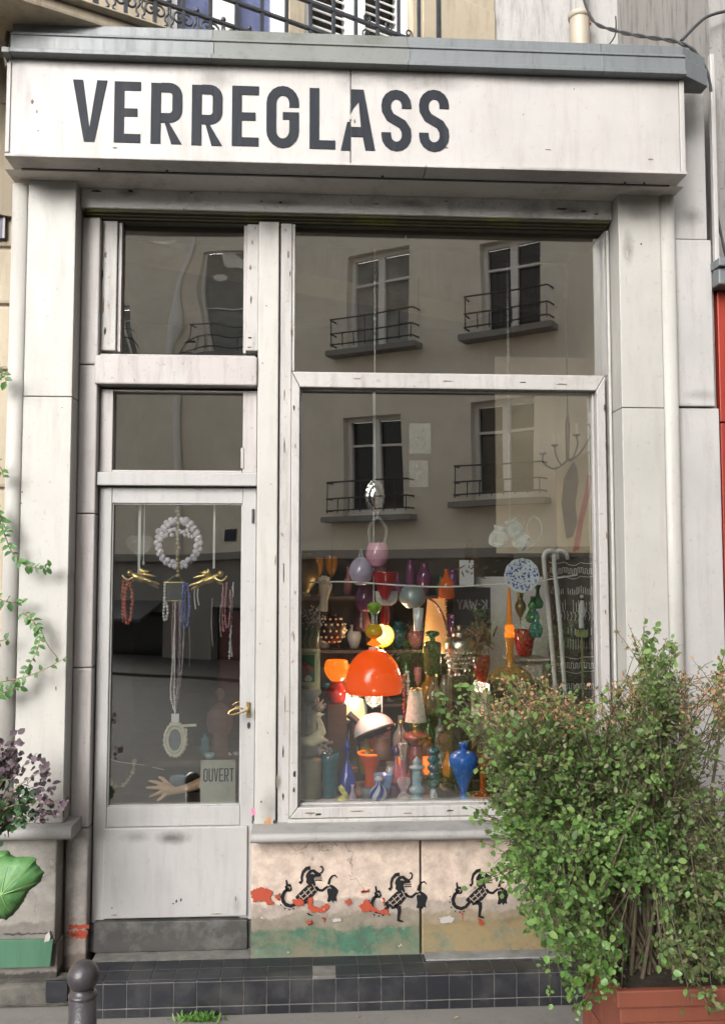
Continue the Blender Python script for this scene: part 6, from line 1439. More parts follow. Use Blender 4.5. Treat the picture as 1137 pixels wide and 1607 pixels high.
# a second crowd on the riser just behind the front row
random.seed(52); xq = X(474,1180,.52); n_row = 0; HUE = dict(cols); HUE.update({'cobalt': (.02,.05,.36), 'orange': (.60,.13,.01), 'ruby': (.36,.01,.02), 'milky': (.62,.62,.60)})
gm2 = {k: glassy(k.replace(' ','_')+'_riser_glass', v, .22) for k, v in HUE.items()}
while n_row < 19 and xq < X(800,1180,.52):
    sh = random.choice(list(shapes)); cn = random.choice(list(HUE)); h_ = random.uniform(.09,.20); w_ = random.uniform(.018,.034); yy = random.uniform(.50,.62); xq += w_
    o = MB().lathe([(max(.0005,a*w_), stz+.0005+b*h_) for a, b in shapes[sh]], (xq,yy,0), 16).build('riser_'+sh, gm2[cn], None, base=(xq,yy,stz))
    tag(o, f"{'tall' if h_ > .16 else 'short' if h_ < .12 else 'medium'} {cn} glass {sh}, {ORD[n_row]} from the left on the dark riser board", sh, 'glassware on the riser board')
    xq += w_+random.uniform(.0,.02); n_row += 1
# ================================================================ things behind the door glass
yo = .118
LED = MB().box(xd0+.02, xd1-.02, .102, .30, zg0-.03, zg0-.004)
tag(LED.build('door_ledge', WOODD, None, base=((xd0+xd1)/2,.2,zg0-.03)), 'narrow dark ledge inside the door glass', 'shelf')
q0, q1 = P(310,1190,.55), P(385,1190,.55)
tag(MB().box(q0.x-.25, q1.x, .50, .85, q0.z-.03, q0.z-.0005).build('side_table', WOODD, None, base=(q0.x,.6,q0.z-.03), bevel=.004), 'dark wooden table top in the shadow behind the door', 'table')
PEARL = M('lilac_pearl', (.74,.68,.77), .18, .12, 30, .03, coat=.6); GOLDB = M('gold_bead', (.55,.44,.22), .3, .2, 40, .05, metal=.7)
CORAL = CER('coral_bead', (.55,.12,.06)); BLUB = CER('blue_bead', (.10,.14,.42)); WHB = CER('white_bead', (.72,.70,.68)); PNK = CER('pink_bead', (.45,.20,.22)); PLUM = CER('plum_bead', (.22,.12,.16)); GREYB = CER('grey_bead', (.33,.31,.32))
RIB = M('white_ribbon', (.70,.70,.68), .7, .05)
for px, b, w_, lab in ((219,905,.0055,'broad white ribbon holding the left cherub'), (336,892,.0045,'white ribbon holding the right cherub')):
    x = X(px,840,yo); z0, z1 = Z(px,b,yo), zg1+.03
    tag(MB().box(x-w_, x+w_, yo, yo+.0015, z0, z1).build('ribbon', RIB, None, base=(x,yo,z0)), lab, 'ribbon')
x = X(225,860,yo); tag(MB().tube([(x,yo+.01,Z(225,882,yo)),(x+.001,yo+.01,Z(225,790,yo))], .002, 6).ball((x,yo+.01,Z(225,884,yo)), .006, 8, (1,1,1.5)).build('ribbon_tail', RIB, None, base=(x,yo,Z(225,884,yo))), 'thin white tassel cord beside the broad ribbon', 'cord')
c = P(219,856,.20); rr = 21*PX(.20)
hp = [(c.x+rr*1.0*math.sin(t)**3, c.z+rr*(.8125*math.cos(t)-.3125*math.cos(2*t)-.125*math.cos(3*t)-.0625*math.cos(4*t))) for t in [2*math.pi*k/36 for k in range(36)]]
o = thing('slate_heart', 'grey heart-shaped slate hanging behind the left ribbon', 'ornament', (c.x,.2,c.z-rr))
MB().prism(hp, .198, .206).build('heart', M('slate', (.17,.17,.175), .6, .2, 30, .2), o, bevel=.002)
for dx, dz in ((-.4,.3),(.4,.3),(0,-.15),(0,-.4)): MB().ball((c.x+dx*rr, .197, c.z+dz*rr), .003, 8).build('stud', WHB, o)
# bead wreath: every bead a part
c = P(280,852,yo); kk = PX(yo)
WR = thing('bead_wreath', 'round wreath of shiny lilac pearls hanging at the top of the door glass', 'wreath', (c.x,yo,c.z-.11))
random.seed(17)
bead0 = None
def bead(p, r, mat, parent, name='bead'):
    global bead0
    if bead0 is None:
        bead0 = MB().ball((0,0,0), 1.0, 12).build(name, mat, None); o = bead0
    else: o = bead0.copy(); COL.objects.link(o); o.name = name
    o.parent = parent; o.location = Vector(p)-Vector(WLOC[parent.name]); o.scale = (r,r,r); return o
for ring, (rx_, rz_, n_, yy) in enumerate(((33,37,26,0),(29,32,22,-.006))):
    for k in range(n_):
        a = 2*math.pi*(k+.5*ring)/n_; j = random.uniform(-1.2,1.2)
        bead((c.x+(rx_+j)*kk*math.cos(a), yo+yy+random.uniform(-.004,.004), c.z+(rz_+j)*kk*math.sin(a)), random.uniform(4.0,5.6)*kk, PEARL, WR)
for k in range(16):
    a = R(lerp(20,160,k/15)); q = random.uniform(14,24)
    bead((c.x+q*kk*math.cos(a)*1.05, yo-.008, c.z+q*kk*math.sin(a)*.75+4*kk), random.uniform(2.6,4.0)*kk, PEARL, WR)
def strand(name, label, pts, r, mat, y=yo, step=1.95, jit=0., cat='necklace', group=None):
    cpts = curve_pts([P(a, b, y) for a, b in pts], 10); mb = MB(); acc = 0; last = cpts[0]
    rr = r*PX(y); mb.ball(last, rr, 8); d = 0
    for p in cpts[1:]:
        seg = (p-last).length; dirn = (p-last).normalized() if seg > 0 else Vector((0,0,-1)); s_ = rr*step-d
        while s_ <= seg:
            k = random.uniform(1-jit,1+jit); mb.ball(last+dirn*s_+Vector((random.uniform(-jit,jit)*rr, random.uniform(-jit,jit)*rr, 0)), rr*k, 8); s_ += rr*step
        d = seg-(s_-rr*step); last = p
    o = thing(name, label, cat, cpts[-1], group)
    b = mb.build('beads', mat, o); tag(b, kind='stuff')
    MB().tube(cpts, .0008, 4).build('thread', CORD, o)
    return o
strand('gold_chain', 'knotted gold bead cord hanging through the lilac wreath', [(279,790),(279,850),(279,905)], 3.2, GOLDB, yo-.018, jit=.3)
strand('coral_necklace', 'coral red bead necklace hanging from the left cherub', [(200,912),(196,940),(197,970),(200,980),(205,970),(208,940),(203,912)], 3.0, CORAL, jit=.25)
strand('white_necklace', 'white bead strand left of the small gold-barred mirror', [(259,918),(258,945),(257,965),(260,974),(263,960),(261,945)], 2.5, WHB, jit=.15)
strand('blue_necklace', 'blue bead necklace right of the small gold-barred mirror', [(288,916),(286,950),(287,978),(292,984),(296,970),(297,940),(294,916)], 2.5, BLUB, jit=.2)
strand('pink_necklace', 'dusty pink bead necklace hanging from the right cherub', [(356,915),(353,950),(354,980),(358,984),(361,965),(362,925)], 2.2, PNK, jit=.2)
strand('plum_necklace', 'long plum bead necklace in the centre of the door', [(276,946),(276,1000),(274,1060),(275,1108)], 1.9, PLUM, jit=.2)
strand('grey_necklace', 'long grey pearl necklace crossing the plum one', [(283,946),(283,1000),(281,1060),(275,1112)], 1.9, GREYB, jit=.2)
strand('silver_necklace', 'long pale glass necklace left of the plum one', [(275,968),(271,1040),(268,1090),(274,1116)], 1.7, WHB, jit=.2)
strand('glass_necklace', 'faint glass bead strand at the right of the long necklaces', [(297,985),(298,1015),(297,1045)], 1.2, GREYB, y=.2)
for j_, (dx, r_n, mt, nm, lb2) in enumerate(((-3,1.6,WHB,'crystal_necklace','thin clear bead necklace at the left of the central bunch'),(3,2.1,PLUM,'garnet_necklace','garnet bead necklace in the middle of the central bunch'),(8,1.7,GREYB,'smoke_necklace','smoky bead necklace at the right of the central bunch'),(-6,1.5,PNK,'rose_necklace','rose bead necklace half hidden in the central bunch'))):
    strand(nm, lb2, [(278+dx,944),(278+dx*1.3,990),(277+dx,1050),(275+dx*.4,1100),(275,1118)], r_n, mt, yo+.006*j_-.006, jit=.25)
for i, (dx, mt, nm, lb2) in enumerate(((-6,CORAL,'orange_necklace','orange bead strand beside the coral necklace'),)):
    strand(nm, lb2, [(200+dx,912),(198+dx,945),(199+dx,978)], 2.6, mt, yo+.01, jit=.3)
strand('cobalt_necklace', 'cobalt bead strand inside the blue necklace', [(291,918),(290,950),(291,975)], 2.2, BLUB, yo+.008, jit=.25)
strand('blush_necklace', 'blush bead strand hanging beside the dusty pink necklace', [(350,918),(349,955),(350,992)], 2.0, PNK, yo+.01, jit=.25)
strand('jet_necklace', 'long pale bead rope right of the dusty pink necklace', [(366,915),(363,970),(360,1035)], 1.7, WHB, yo+.012, jit=.35)
for i, (px, a, b) in enumerate(((306,920,955),(311,922,950),(333,940,1015),(346,950,1000),(363,965,1030))):
    strand('fine_chain', ('short pale chain left of the right cherub','second short pale chain beside it under the right cherub','long dark chain below the right cherub','looped silver chain near the dusty pink necklace','white chain strand nearest the right edge of the door glass')[i], [(px,a),(px-1,(a+b)/2),(px+1,b)], 1.35, (WHB,WHB,GREYB,GREYB,WHB)[i], y=.135)
strand('bead_collar', 'gold and pearl collar hanging at the lower left of the door glass', [(166,1190),(166,1212),(174,1228),(186,1234),(198,1228),(208,1212),(211,1192)], 3.0, M('antique_gold', (.42,.36,.20), .35, .3, 50, .1, metal=.6), jit=.35)
cw = curve_pts([P(166,1190,yo),P(190,1196,yo),P(220,1200,yo),P(258,1208,yo)], 5)
tag(MB().tube(cw, .0012, 5).build('thin_wire', SILV, None, base=cw[0]), 'thin silver wire slanting above the gold collar', 'wire')
# small mirror with gold bars
a, b = P(257,914,yo+.012), P(289,943,yo+.012)
GM = thing('gold_barred_mirror', 'small square mirror with a gold bar at its top and bottom', 'mirror', ((a.x+b.x)/2,yo,b.z))
MB().box(a.x+.004,b.x-.004,yo+.012,yo+.016,b.z,a.z).build('glass', M('dim_mirror', (.34,.37,.40), .12, .05, metal=.9), GM)
for z in (a.z, b.z): MB().box(a.x,b.x,yo+.009,yo+.019,z-.002,z+.003).build('bar', GOLD, GM)
MB().tube([(a.x+.01,yo+.014,a.z+.003), tuple(P(279,900,yo+.012)), (b.x-.01,yo+.014,a.z+.003)], .001, 5).build('wire', SILV, GM)
# cherubs
def cherub(px, py, s, label):
    k = PX(yo)*abs(s); sg_ = 1 if s > 0 else -1; c = P(px, py, yo)
    q = lambda a, b, d=0: Vector((c.x+sg_*a*k, yo+d*k, c.z-b*k))
    o = thing('gilt_cherub', label, 'cherub', c, 'flying gilt cherubs in the door')
    mb = MB().tube([q(-10,-4),q(-3,0),q(5,3),q(11,4)], [4.5*k,6*k,5.6*k,4.5*k], 12).ball(q(-15,-7,-1), 5.2*k, 14)
    mb.tube([q(9,3,-2),q(18,7,-3),q(27,9,-2),q(31,11,-2)], [4*k,3.2*k,2.2*k,1.5*k], 8).tube([q(9,5,2),q(17,10,3),q(25,14,3),q(29,17,3)], [4*k,3.2*k,2.2*k,1.5*k], 8)
    mb.tube([q(-8,0,-4),q(-16,4,-6),q(-22,1,-6),q(-25,-4,-6)], [2.4*k,2*k,1.8*k,1.4*k], 8).tube([q(-7,1,4),q(-13,7,5),q(-19,8,4)], [2.4*k,2*k,1.4*k], 8)
    mb.build('body', GOLD, o, remesh=.0022)
    for d in (-1.5, 2.5):
        w = MB()
        for j in range(5):
            e = q(4+j*5.2, -10+j*2.2-(4 if j < 3 else 0), d*2); w.tube([q(-1,-3,d), (q(-1,-3,d)+e)/2+Vector((0,0,.004)), e], [1.5*k,2.4*k,1.0*k], 7)
        w.build('wing', GOLD, o, remesh=.0022)
    return o
cherub(219, 906, 1.0, 'gilt cherub with outstretched arm at the left of the door glass')
cherub(330, 908, -1.05, 'gilt cherub with raised wings at the right of the door glass')
# oval frame at the end of the long necklaces
c = P(275,1161,yo); kk = PX(yo)
OF = thing('oval_frame', 'cream oval picture frame hanging from the long necklaces', 'frame', (c.x,yo,c.z-27*kk))
el = lambda a, b, y, n=36: [(c.x+a*kk*math.cos(2*math.pi*i/n), y, c.z+b*kk*math.sin(2*math.pi*i/n)) for i in range(n)]
CRF = M('cream_frame', (.60,.55,.45), .5, .2, 30, .1)
MB().tube(el(15.5,24,yo), 2.6*kk, 8, closed=True).build('moulding', CRF, OF); MB().tube(el(11,18,yo-.002), 1.8*kk, 8, closed=True).build('moulding', CRF, OF)
MB().tube(el(13.2,21,yo+.003), 2.0*kk, 8, closed=True).build('moulding', M('frame_shadow_line', (.36,.32,.24), .6, .2), OF)
for i_ in range(22):
    t_ = 2*math.pi*i_/22; MB().ball((c.x+17.6*kk*math.cos(t_), yo+.001, c.z+26.4*kk*math.sin(t_)), random.uniform(1.2,2.2)*kk, 8).build('bead', CRF, OF)
MB().prism([(p[0],p[2]) for p in el(10.4,17,yo)], yo+.002, yo+.005).build('glass', M('frame_glass', (.20,.24,.25), .15, .1, metal=.5), OF)
MB().tube([P(275,1112,yo),P(274,1124,yo),P(275,1134,yo)], .0025, 6).box(X(269,1130,yo),X(281,1130,yo),yo-.002,yo+.002,Z(275,1134,yo),Z(275,1120,yo)).build('clip', WHB, OF)
q = P(299,1138,yo); MB().tube([P(286,1139,yo+.005),P(308,1138,yo+.005)], 2.2*kk, 8).build('arm', CRF, OF); MB().prism([(p.x,p.z) for p in [P(289,1143,yo),P(294,1144,yo),P(292,1160,yo),P(288,1154,yo)]], yo-.002, yo+.003).build('bow', CRF, OF)
# open sign
yg_ = .110; a, b = P(315,1193,yg_), P(369,1266,yg_)
OS = thing('open_sign', 'worn metal plate reading OUVERT standing in the door', 'sign', ((a.x+b.x)/2,yg_,zg0-.003))
MB().box(a.x,b.x,yg_,yg_+.004,zg0-.003,a.z).build('plate', paint('plate_enamel', (.86,.83,.72), (.30,.27,.16), amt=.7, chip=.03, chipcol=(.2,.18,.12), rough=.4, fine=.5, off=44, streak=False), OS, bevel=.0012)
lh = 20*PX(yg_); x0_ = X(319,1218,yg_); tw_ = X(368,1218,yg_)-x0_
for i, ch in enumerate('OUVERT'):
    lb = MB(); letter(lb, ch, x0_+i*tw_/6+.0006, Z(343,1226.5,yg_), tw_/6*.86, lh, tw_/6*.25, yg_-.0018, yg_-.0003); lb.build('letter', INK, OS)
for dx, dz in ((.006,-.006),(-.006,-.006)):
    MB().lathe([(.0005,0),(.002,.0),(.002,.001),(.0005,.001)], ((a.x if dx > 0 else b.x)+dx, yg_-.0005, a.z+dz), 8, (0,-1,0)).build('screw', DARKM, OS)
# mannequin hand reaching left
yh = .125; kh = PX(yh); hq = lambda a, b, d=0: P(a, b, yh+d)
hm = MB().tube([hq(322,1226,.03),hq(305,1233,.02),hq(290,1238,.01),hq(276,1241,0),hq(266,1241,-.004)], [8.5*kh,7.5*kh,6.2*kh,5.8*kh,7.0*kh], 14).tube([hq(272,1240,0),hq(263,1238,0),hq(256,1238,0)], [6.4*kh,7.2*kh,5.5*kh], 12)
for f_ in ([(260,1233,-.004),(252,1230,-.008),(243,1227,-.010),(233,1225,-.010)], [(258,1237,-.008),(248,1236,-.014),(239,1236,-.017),(229,1236,-.018)],
           [(259,1241,-.008),(250,1244,-.014),(242,1248,-.018),(234,1251,-.020)], [(263,1244,-.004),(258,1248,-.012),(252,1253,-.018),(246,1257,-.02)]):
    hm.tube([hq(*p) for p in f_], [3.3*kh,2.9*kh,2.5*kh,1.5*kh], 10)
hm.tube([hq(268,1236,.004),hq(262,1229,.010),hq(255,1222,.012),hq(249,1219,.013)], [4.0*kh,3.4*kh,2.8*kh,1.7*kh], 10)
MHD = hm.build('mannequin_hand', SKIN, None, base=hq(300,1262), remesh=.0022); tag(MHD, 'tan mannequin hand with spread fingers reaching from behind the sign', 'mannequin hand')
turned('blue_bowl', 'small grey-blue bowl behind the mannequin hand', 'bowl', 279, 1219, 1240, 26, .26, [('body', shell(SP_([(.02,0),(.5,0),(.9,.5),(1,1)])), CER('grey_blue', (.16,.26,.32)))])
turned('teal_bottle', 'small teal glass bottle on the dark table', 'bottle', 322, 1152, 1183, 13, .58, [('body', SP_([(.02,0),(.95,0),(1,.1),(1,.75),(.5,.85),(.6,1)]), TEALG)])
turned('blue_dish', 'pale blue dish beside the teal bottle', 'dish', 329, 1182, 1190, 16, .54, [('body', shell([(.02,0),(.7,0),(1,1)]), CER('pale_dish', (.25,.40,.42)))])
# terracotta torso in the shadows
tq = lambda a, b: P(a, b, .62)
ts = MB().tube([tq(345,1190),tq(344,1170),tq(346,1150),tq(345,1130),tq(345,1112),tq(345,1104)], [.045,.04,.034,.05,.045,.018], 14).ball(tq(345,1090), .028, 14, (.85,.9,1.15)).tube([tq(331,1118),tq(328,1135),tq(331,1150)], [.016,.014,.012], 8).tube([tq(359,1118),tq(362,1135),tq(359,1150)], [.016,.014,.012], 8)
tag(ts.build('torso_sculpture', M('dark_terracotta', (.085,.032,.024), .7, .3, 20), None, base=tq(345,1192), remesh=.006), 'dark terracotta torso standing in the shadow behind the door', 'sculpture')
mb = MB(); random.seed(4)
for i in range(26): mb.ball(tq(random.uniform(335,375), random.uniform(1180,1188)), random.uniform(.004,.009), 7)
tag(mb.build('pebble_dish', GREYB, None, base=tq(355,1190)), 'scatter of pale glass pebbles on the dark table', 'pebbles')
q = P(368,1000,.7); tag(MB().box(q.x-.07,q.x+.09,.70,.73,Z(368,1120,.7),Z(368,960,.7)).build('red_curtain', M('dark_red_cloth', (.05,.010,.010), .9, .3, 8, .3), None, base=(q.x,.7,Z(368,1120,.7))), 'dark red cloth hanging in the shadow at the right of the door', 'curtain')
# ================================================================ plants
def leaf_mesh(name, mat, L=1., W=.5, fold=.18, droop=.15):
    v = [(0,0,0),(-W*.62,.30*L,fold*W),(W*.62,.30*L,fold*W),(0,.33*L,0),(-W*.55,.66*L,fold*W-droop*.3),(W*.55,.66*L,fold*W-droop*.3),(0,.68*L,-droop*.35),(0,L,-droop)]
    f = [(0,3,1),(0,2,3),(1,3,6,4),(3,2,5,6),(4,6,7),(6,5,7)]
    me = bpy.data.meshes.new(name); me.from_pydata(v, [], f); me.materials.append(mat)
    me.polygons.foreach_set('use_smooth', [True]*len(f)); return me
LV = np.array([(0,0,0),(-.33,.28,.07),(.33,.28,.07),(0,.32,0),(-.30,.68,.04),(.30,.68,.04),(0,.68,-.03),(0,1,-.08)])
LF = [(0,3,1),(0,2,3),(1,3,6),(1,6,4),(3,2,5),(3,5,6),(4,6,7),(6,5,7)]
def leaf_cloud(name, mat, leaves, parent, wid=1.0):
    """leaves: list of (pos, direction, normal, length)"""
    n = len(leaves); lf = np.array(LF); V = np.zeros((n*8,3)); Fc = np.zeros((n*8,3), int)
    off = Vector(WLOC[parent.name])
    for i, (p, d, nr, s) in enumerate(leaves):
        d = d.normalized(); x_ = d.cross(nr); x_ = x_.normalized() if x_.length > 1e-5 else d.orthogonal().normalized(); z_ = x_.cross(d)
        B = np.array([x_*wid, d, z_])*s
        V[i*8:i*8+8] = LV @ B + np.array(p-off); Fc[i*8:i*8+8] = lf+i*8
    me = bpy.data.meshes.new(name); me.vertices.add(n*8); me.vertices.foreach_set('co', V.ravel())
    me.loops.add(n*24); me.loops.foreach_set('vertex_index', Fc.ravel()); me.polygons.add(n*8)
    me.polygons.foreach_set('loop_start', np.arange(0,n*24,3)); me.polygons.foreach_set('use_smooth', np.ones(n*8,bool)); me.update(calc_edges=True); me.validate()
    me.materials.append(mat); o = bpy.data.objects.new(name, me); COL.objects.link(o); o.parent = parent; WLOC[o.name] = tuple(off)
    return tag(o, kind='stuff')
def inside(px, py, poly):
    c = False; n = len(poly)
    for i in range(n):
        (x1,y1),(x2,y2) = poly[i], poly[i-1]
        if (y1 > py) != (y2 > py) and px < (x2-x1)*(py-y1)/(y2-y1)+x1: c = not c
    return c
def rv(s=1.): return Vector((random.gauss(0,s), random.gauss(0,s), random.gauss(0,s)))
GREEN = leafmat('bush_leaves', [(.060,.120,.034),(.105,.20,.048),(.155,.27,.070),(.22,.34,.095),(.115,.195,.060)], .42, .55)
LIGHT = leafmat('young_leaves', [(.10,.22,.045),(.15,.29,.06),(.09,.20,.06)], .35, .4)
OLIV  = leafmat('olive_leaves', [(.11,.15,.05),(.16,.17,.07),(.09,.15,.05),(.19,.17,.085)], .3, .5)
RUSTL = leafmat('rusty_tips', [(.42,.21,.10),(.48,.29,.15),(.34,.20,.09),(.24,.26,.09)], .3, .6)
TWIG = M('bush_twig', (.10,.080,.050), .8, .35, 30, .3)
# ---- trough
yt = -1.12
tz = Z(1000,1552,yt); tx0 = X(972,1570,yt); 
TR = thing('plant_trough', 'terracotta-coloured ribbed plastic trough holding the large bush', 'planter', ((tx0+1.75)/2, yt, GZ))
x0t, x1t, y0t, y1t = tx0, tx0+.95, yt, yt+.38
fr = lambda i: i
MB().box(x0t-.012,x1t+.012,y0t-.012,y0t+.012,tz-.05,tz).box(x0t-.012,x1t+.012,y1t-.012,y1t+.012,tz-.05,tz).build('rim', TERRA, TR, bevel=.005)
MB().box(x0t-.012,x0t+.012,y0t+.0125,y1t-.0125,tz-.05,tz).build('rim', TERRA, TR, bevel=.005); MB().box(x1t-.012,x1t+.012,y0t+.0125,y1t-.0125,tz-.05,tz).build('rim', TERRA, TR, bevel=.005)
bd_ = MB()
zs_ = [GZ+.001, GZ+.1, tz-.30, tz-.20, tz-.10, tz-.051]
for i in range(len(zs_)-1):
    d = .006*(i % 2); bd_ = MB().box(x0t+d,x1t-d,y0t+d,y1t-d,zs_[i]+.0003,zs_[i+1]-.0003)
    if i == len(zs_)-2: pass
    bd_.build('body', TERRA, TR, bevel=.005)
MB().box(x0t+.013,x1t-.013,y0t+.013,y1t-.013,tz-.05,tz-.03).build('soil', M('soil', (.035,.025,.018), .95, .5, 40, .9), TR)
# ---- bush
random.seed(77)
OUT = [(690, 1112), (722, 1080), (762, 1078), (800, 1058), (835, 1048), (872, 1062), (905, 1070), (950, 1072), (985, 1062), (998, 1030), (1012, 985), (1040, 975), (1052, 1000), (1058, 1045), (1085, 1055), (1112, 1048), (1160, 1040), (1190, 1200), (1190, 1420), (1175, 1620), (1105, 1625), (1068, 1570), (1035, 1530), (1000, 1540), (975, 1600), (930, 1625), (885, 1600), (872, 1560), (880, 1520), (850, 1500), (835, 1455), (808, 1425), (800, 1390), (775, 1368), (786, 1338), (800, 1305), (768, 1290), (758, 1268), (776, 1240), (766, 1215), (758, 1180), (726, 1150)]
B0 = P(1010,1545,-.93); B0.z = tz-.03
BU = thing('large_bush', 'large leafy green bush with rust-coloured tips in the trough at right', 'bush', B0)
leavesG, leavesL, leavesO, leavesR = [], [], [], []
def depth_at(px, py): return random.uniform(-1.22,-.42)
n_st = 0
def add_leaf(p, d, s, px, py):
    from mathutils import noise as _mn
    if px < 752 and py < 1310 and random.random() < .5: return
    if _mn.noise(p*11) < -.10 and random.random() < .75: return
    nr = (Vector((0,-.75,.75))+rv(.45)).normalized()
    t = random.random(); top = 1140-py
    if top > 0 and random.random() < min(.75, top/55+.2) and px > 740 and not (1000 < px < 1062): leavesR.append((p, d, nr, s*.62))
    elif px > 1050 and random.random() < .65 or (top > -130 and t < .5): leavesO.append((p, d, nr, s*.85))
    elif (py > 1480 and px < 960 and t < .55) or t < .12: leavesL.append((p, d, nr, s*1.05))
    else: leavesG.append((p, d, nr, s))
def proj(p):
    d = p-CAM; w = d.dot(_f); return CX+FPX*d.dot(_r)/w, CY-FPX*d.dot(_u)/w
twigs = MB(); stems = 0
tries = 0
while stems < 300 and tries < 6000:
    tries += 1
    px, py = random.uniform(690,1190), random.uniform(975,1620)
    if random.random() < .22: px, py = random.uniform(690,850), random.uniform(1070,1420)
    if not inside(px, py, OUT): continue
    if px > 1040 and 1120 < py < 1400 and random.random() < .5: continue
    if 950 < px < 1040 and 1370 < py < 1545 and random.random() < .8: continue
    Y = random.uniform(-1.25,-.45)
    if py > 1440: Y = random.uniform(-1.30,-.85)
    T = P(px, py, Y)
    st = B0+Vector((random.gauss(0,.05), random.gauss(0,.04), 0))
    mid = (st+T)/2+Vector((random.gauss(0,.05), random.gauss(0,.05), .10+.14*random.random()))
    if py > 1400: mid.z += .22
    path = curve_pts([st, mid, T], 9)
    main = stems % 9 == 0
    if main:
        MB().tube(path, [lerp(.0075,.0018,i/(len(path)-1)) for i in range(len(path))], 6).build('stem', TWIG, BU)
    else: twigs.tube(path[len(path)//2:], [lerp(.0022,.0009,i/(len(path)-1)) for i in range(len(path)-len(path)//2)], 4, caps=False)
    stems += 1
    n = len(path)
    for j in range(n):
        t = j/(n-1)
        if t < .42: continue
        for rep in range(2):
            p = path[j]+rv(.008); dr = (path[min(j+1,n-1)]-path[max(j-1,0)]).normalized()
            d = (dr*.7+rv(.55)+Vector((0,-.15,.25))).normalized(); L = random.uniform(.05,.13)
            e = p+d*L+Vector((0,0,-.012))
            qx, qy = proj(e)
            if not inside(qx, qy, OUT): 
                if random.random() < .8: continue
            if 955 < qx < 1035 and 1380 < qy < 1540 and random.random() < .7: continue
            if qx > 1045 and 1130 < qy < 1390 and random.random() < .38: continue
            twigs.tube([p, (p+e)/2+Vector((0,0,.006)), e], [.0014,.0011,.0007], 3, caps=False)
            m_ = random.randint(9,15)
            for i in range(m_):
                u = (i+1)/m_; c = p.lerp(e, u)
                ld = (d*.5+rv(.6)+Vector((0,-.25,.05))).normalized()
                add_leaf(c+rv(.006), ld, (.0095+.0175*random.random()**1.8)*(1.12 if qy > 1380 else 1.0), qx, qy)
# tall shoots above the outline
for (pts, k) in (([(1005,1080),(1018,1020),(1030,985)],46),([(1048,1085),(1052,1040),(1055,1010)],30),([(1120,1090),(1132,1040),(1140,1000)],26),([(760,1100),(735,1082),(722,1076)],16),([(745,1160),(715,1135),(690,1112)],26),([(700,1120),(690,1090),(672,1090)],10),([(800,1300),(770,1290),(745,1283)],14)):
    w = curve_pts([P(a,b,-.8) for a,b in pts], 8); twigs.tube(w, [lerp(.0025,.0008,i/(len(w)-1)) for i in range(len(w))], 4)
    for i in range(k):
        t = random.random()**.8; p = w[int(t*(len(w)-1))]; leavesG.append((p+rv(.010), (rv(.7)+Vector((0,-.2,.3))), (Vector((0,-.8,.6))+rv(.4)), random.uniform(.018,.030)))
tag(twigs.build('twigs', TWIG, BU, recalc=False), kind='stuff')
leaf_cloud('foliage', GREEN, leavesG, BU, .95); leaf_cloud('young_foliage', LIGHT, leavesL, BU, 1.0); leaf_cloud('olive_foliage', OLIV, leavesO, BU, .85); leaf_cloud('rusty_tips', RUSTL, leavesR, BU, .8)
# a few bare grey twigs inside
for a, b, c in (((960,1500),(935,1400),(905,1300)),((1000,1500),(1010,1380),(1000,1250)),((1030,1500),(1060,1380),(1085,1260)),((1040,1480),(1090,1350),(1130,1250)),((1045,1520),(1095,1400),(1130,1330)),((985,1490),(960,1330),(930,1230)),((1015,1490),(1035,1330),(1045,1200))):
    w = curve_pts([P(*p, -.88) for p in (a,b,c)], 7); MB().tube(w, [lerp(.006,.002,i/(len(w)-1)) for i in range(len(w))], 6).build('stem', TWIG, BU)

# ---- climbing vine at the left edge: each leaf a part
VL = leafmat('vine_leaves', [(.06,.16,.035),(.09,.22,.05),(.05,.13,.04),(.08,.19,.045)], .35, .45)
VSTEM = M('vine_stem', (.20,.13,.075), .7, .3, 40, .2)
yvn = -.175
vr = P(0,960,yvn)
VN = thing('climbing_vine', 'thin climbing vine with small green leaves across the left pilaster', 'vine', vr)
vme = leaf_mesh('vine_leaf', VL, 1, .46)
def vine(pts, nl, s=.038, y=yvn, side=True):
    w = curve_pts([P(a,b,y) for a,b in pts], 7); MB().tube(w, [lerp(.0030,.0012,i/(len(w)-1)) for i in range(len(w))], 5).build('stem', VSTEM, VN)
    for i in range(nl):
        t = (i+.5)/nl; j = min(int(t*(len(w)-1)), len(w)-2); p = w[j]; d0_ = (w[j+1]-w[j]).normalized()
        d = (d0_*.5+Vector((0,-.25,0))+Vector((-d0_.z,0,d0_.x))*(1 if i % 2 else -1)*.9+rv(.28)).normalized()
        nr = (Vector((0,-.8,.5))+rv(.3)).normalized(); x_ = d.cross(nr).normalized(); z_ = x_.cross(d)
        o = bpy.data.objects.new('leaf', vme); COL.objects.link(o); o.parent = VN
        q = s*random.uniform(.7,1.15)
        o.matrix_local = Matrix.Translation(p-Vector(WLOC[VN.name])) @ Matrix((x_,d,z_)).transposed().to_4x4() @ Matrix.Diagonal((q,q,q,1))
random.seed(23)
vine([(-8,800),(8,840),(18,865),(38,886),(62,892),(80,890)], 26, .034)
vine([(-10,790),(2,815),(12,835)], 12, .036)
vine([(-8,938),(15,945),(36,946)], 8, .036)
vine([(36,962),(50,972),(58,985),(63,1000),(58,1022),(46,1044),(36,1062)], 26, .032)
vine([(-6,1072),(40,1062),(75,1048),(106,1030)], 9, .030)
vine([(63,985),(75,1012),(92,1034)], 0)
vine([(-8,1092),(12,1085),(38,1076)], 14, .034)
vine([(-12,590),(4,585),(10,600)], 9, .036); vine([(-12,720),(2,735),(6,750)], 6, .034); vine([(-10,1008),(8,1004),(14,1004)], 3, .034)
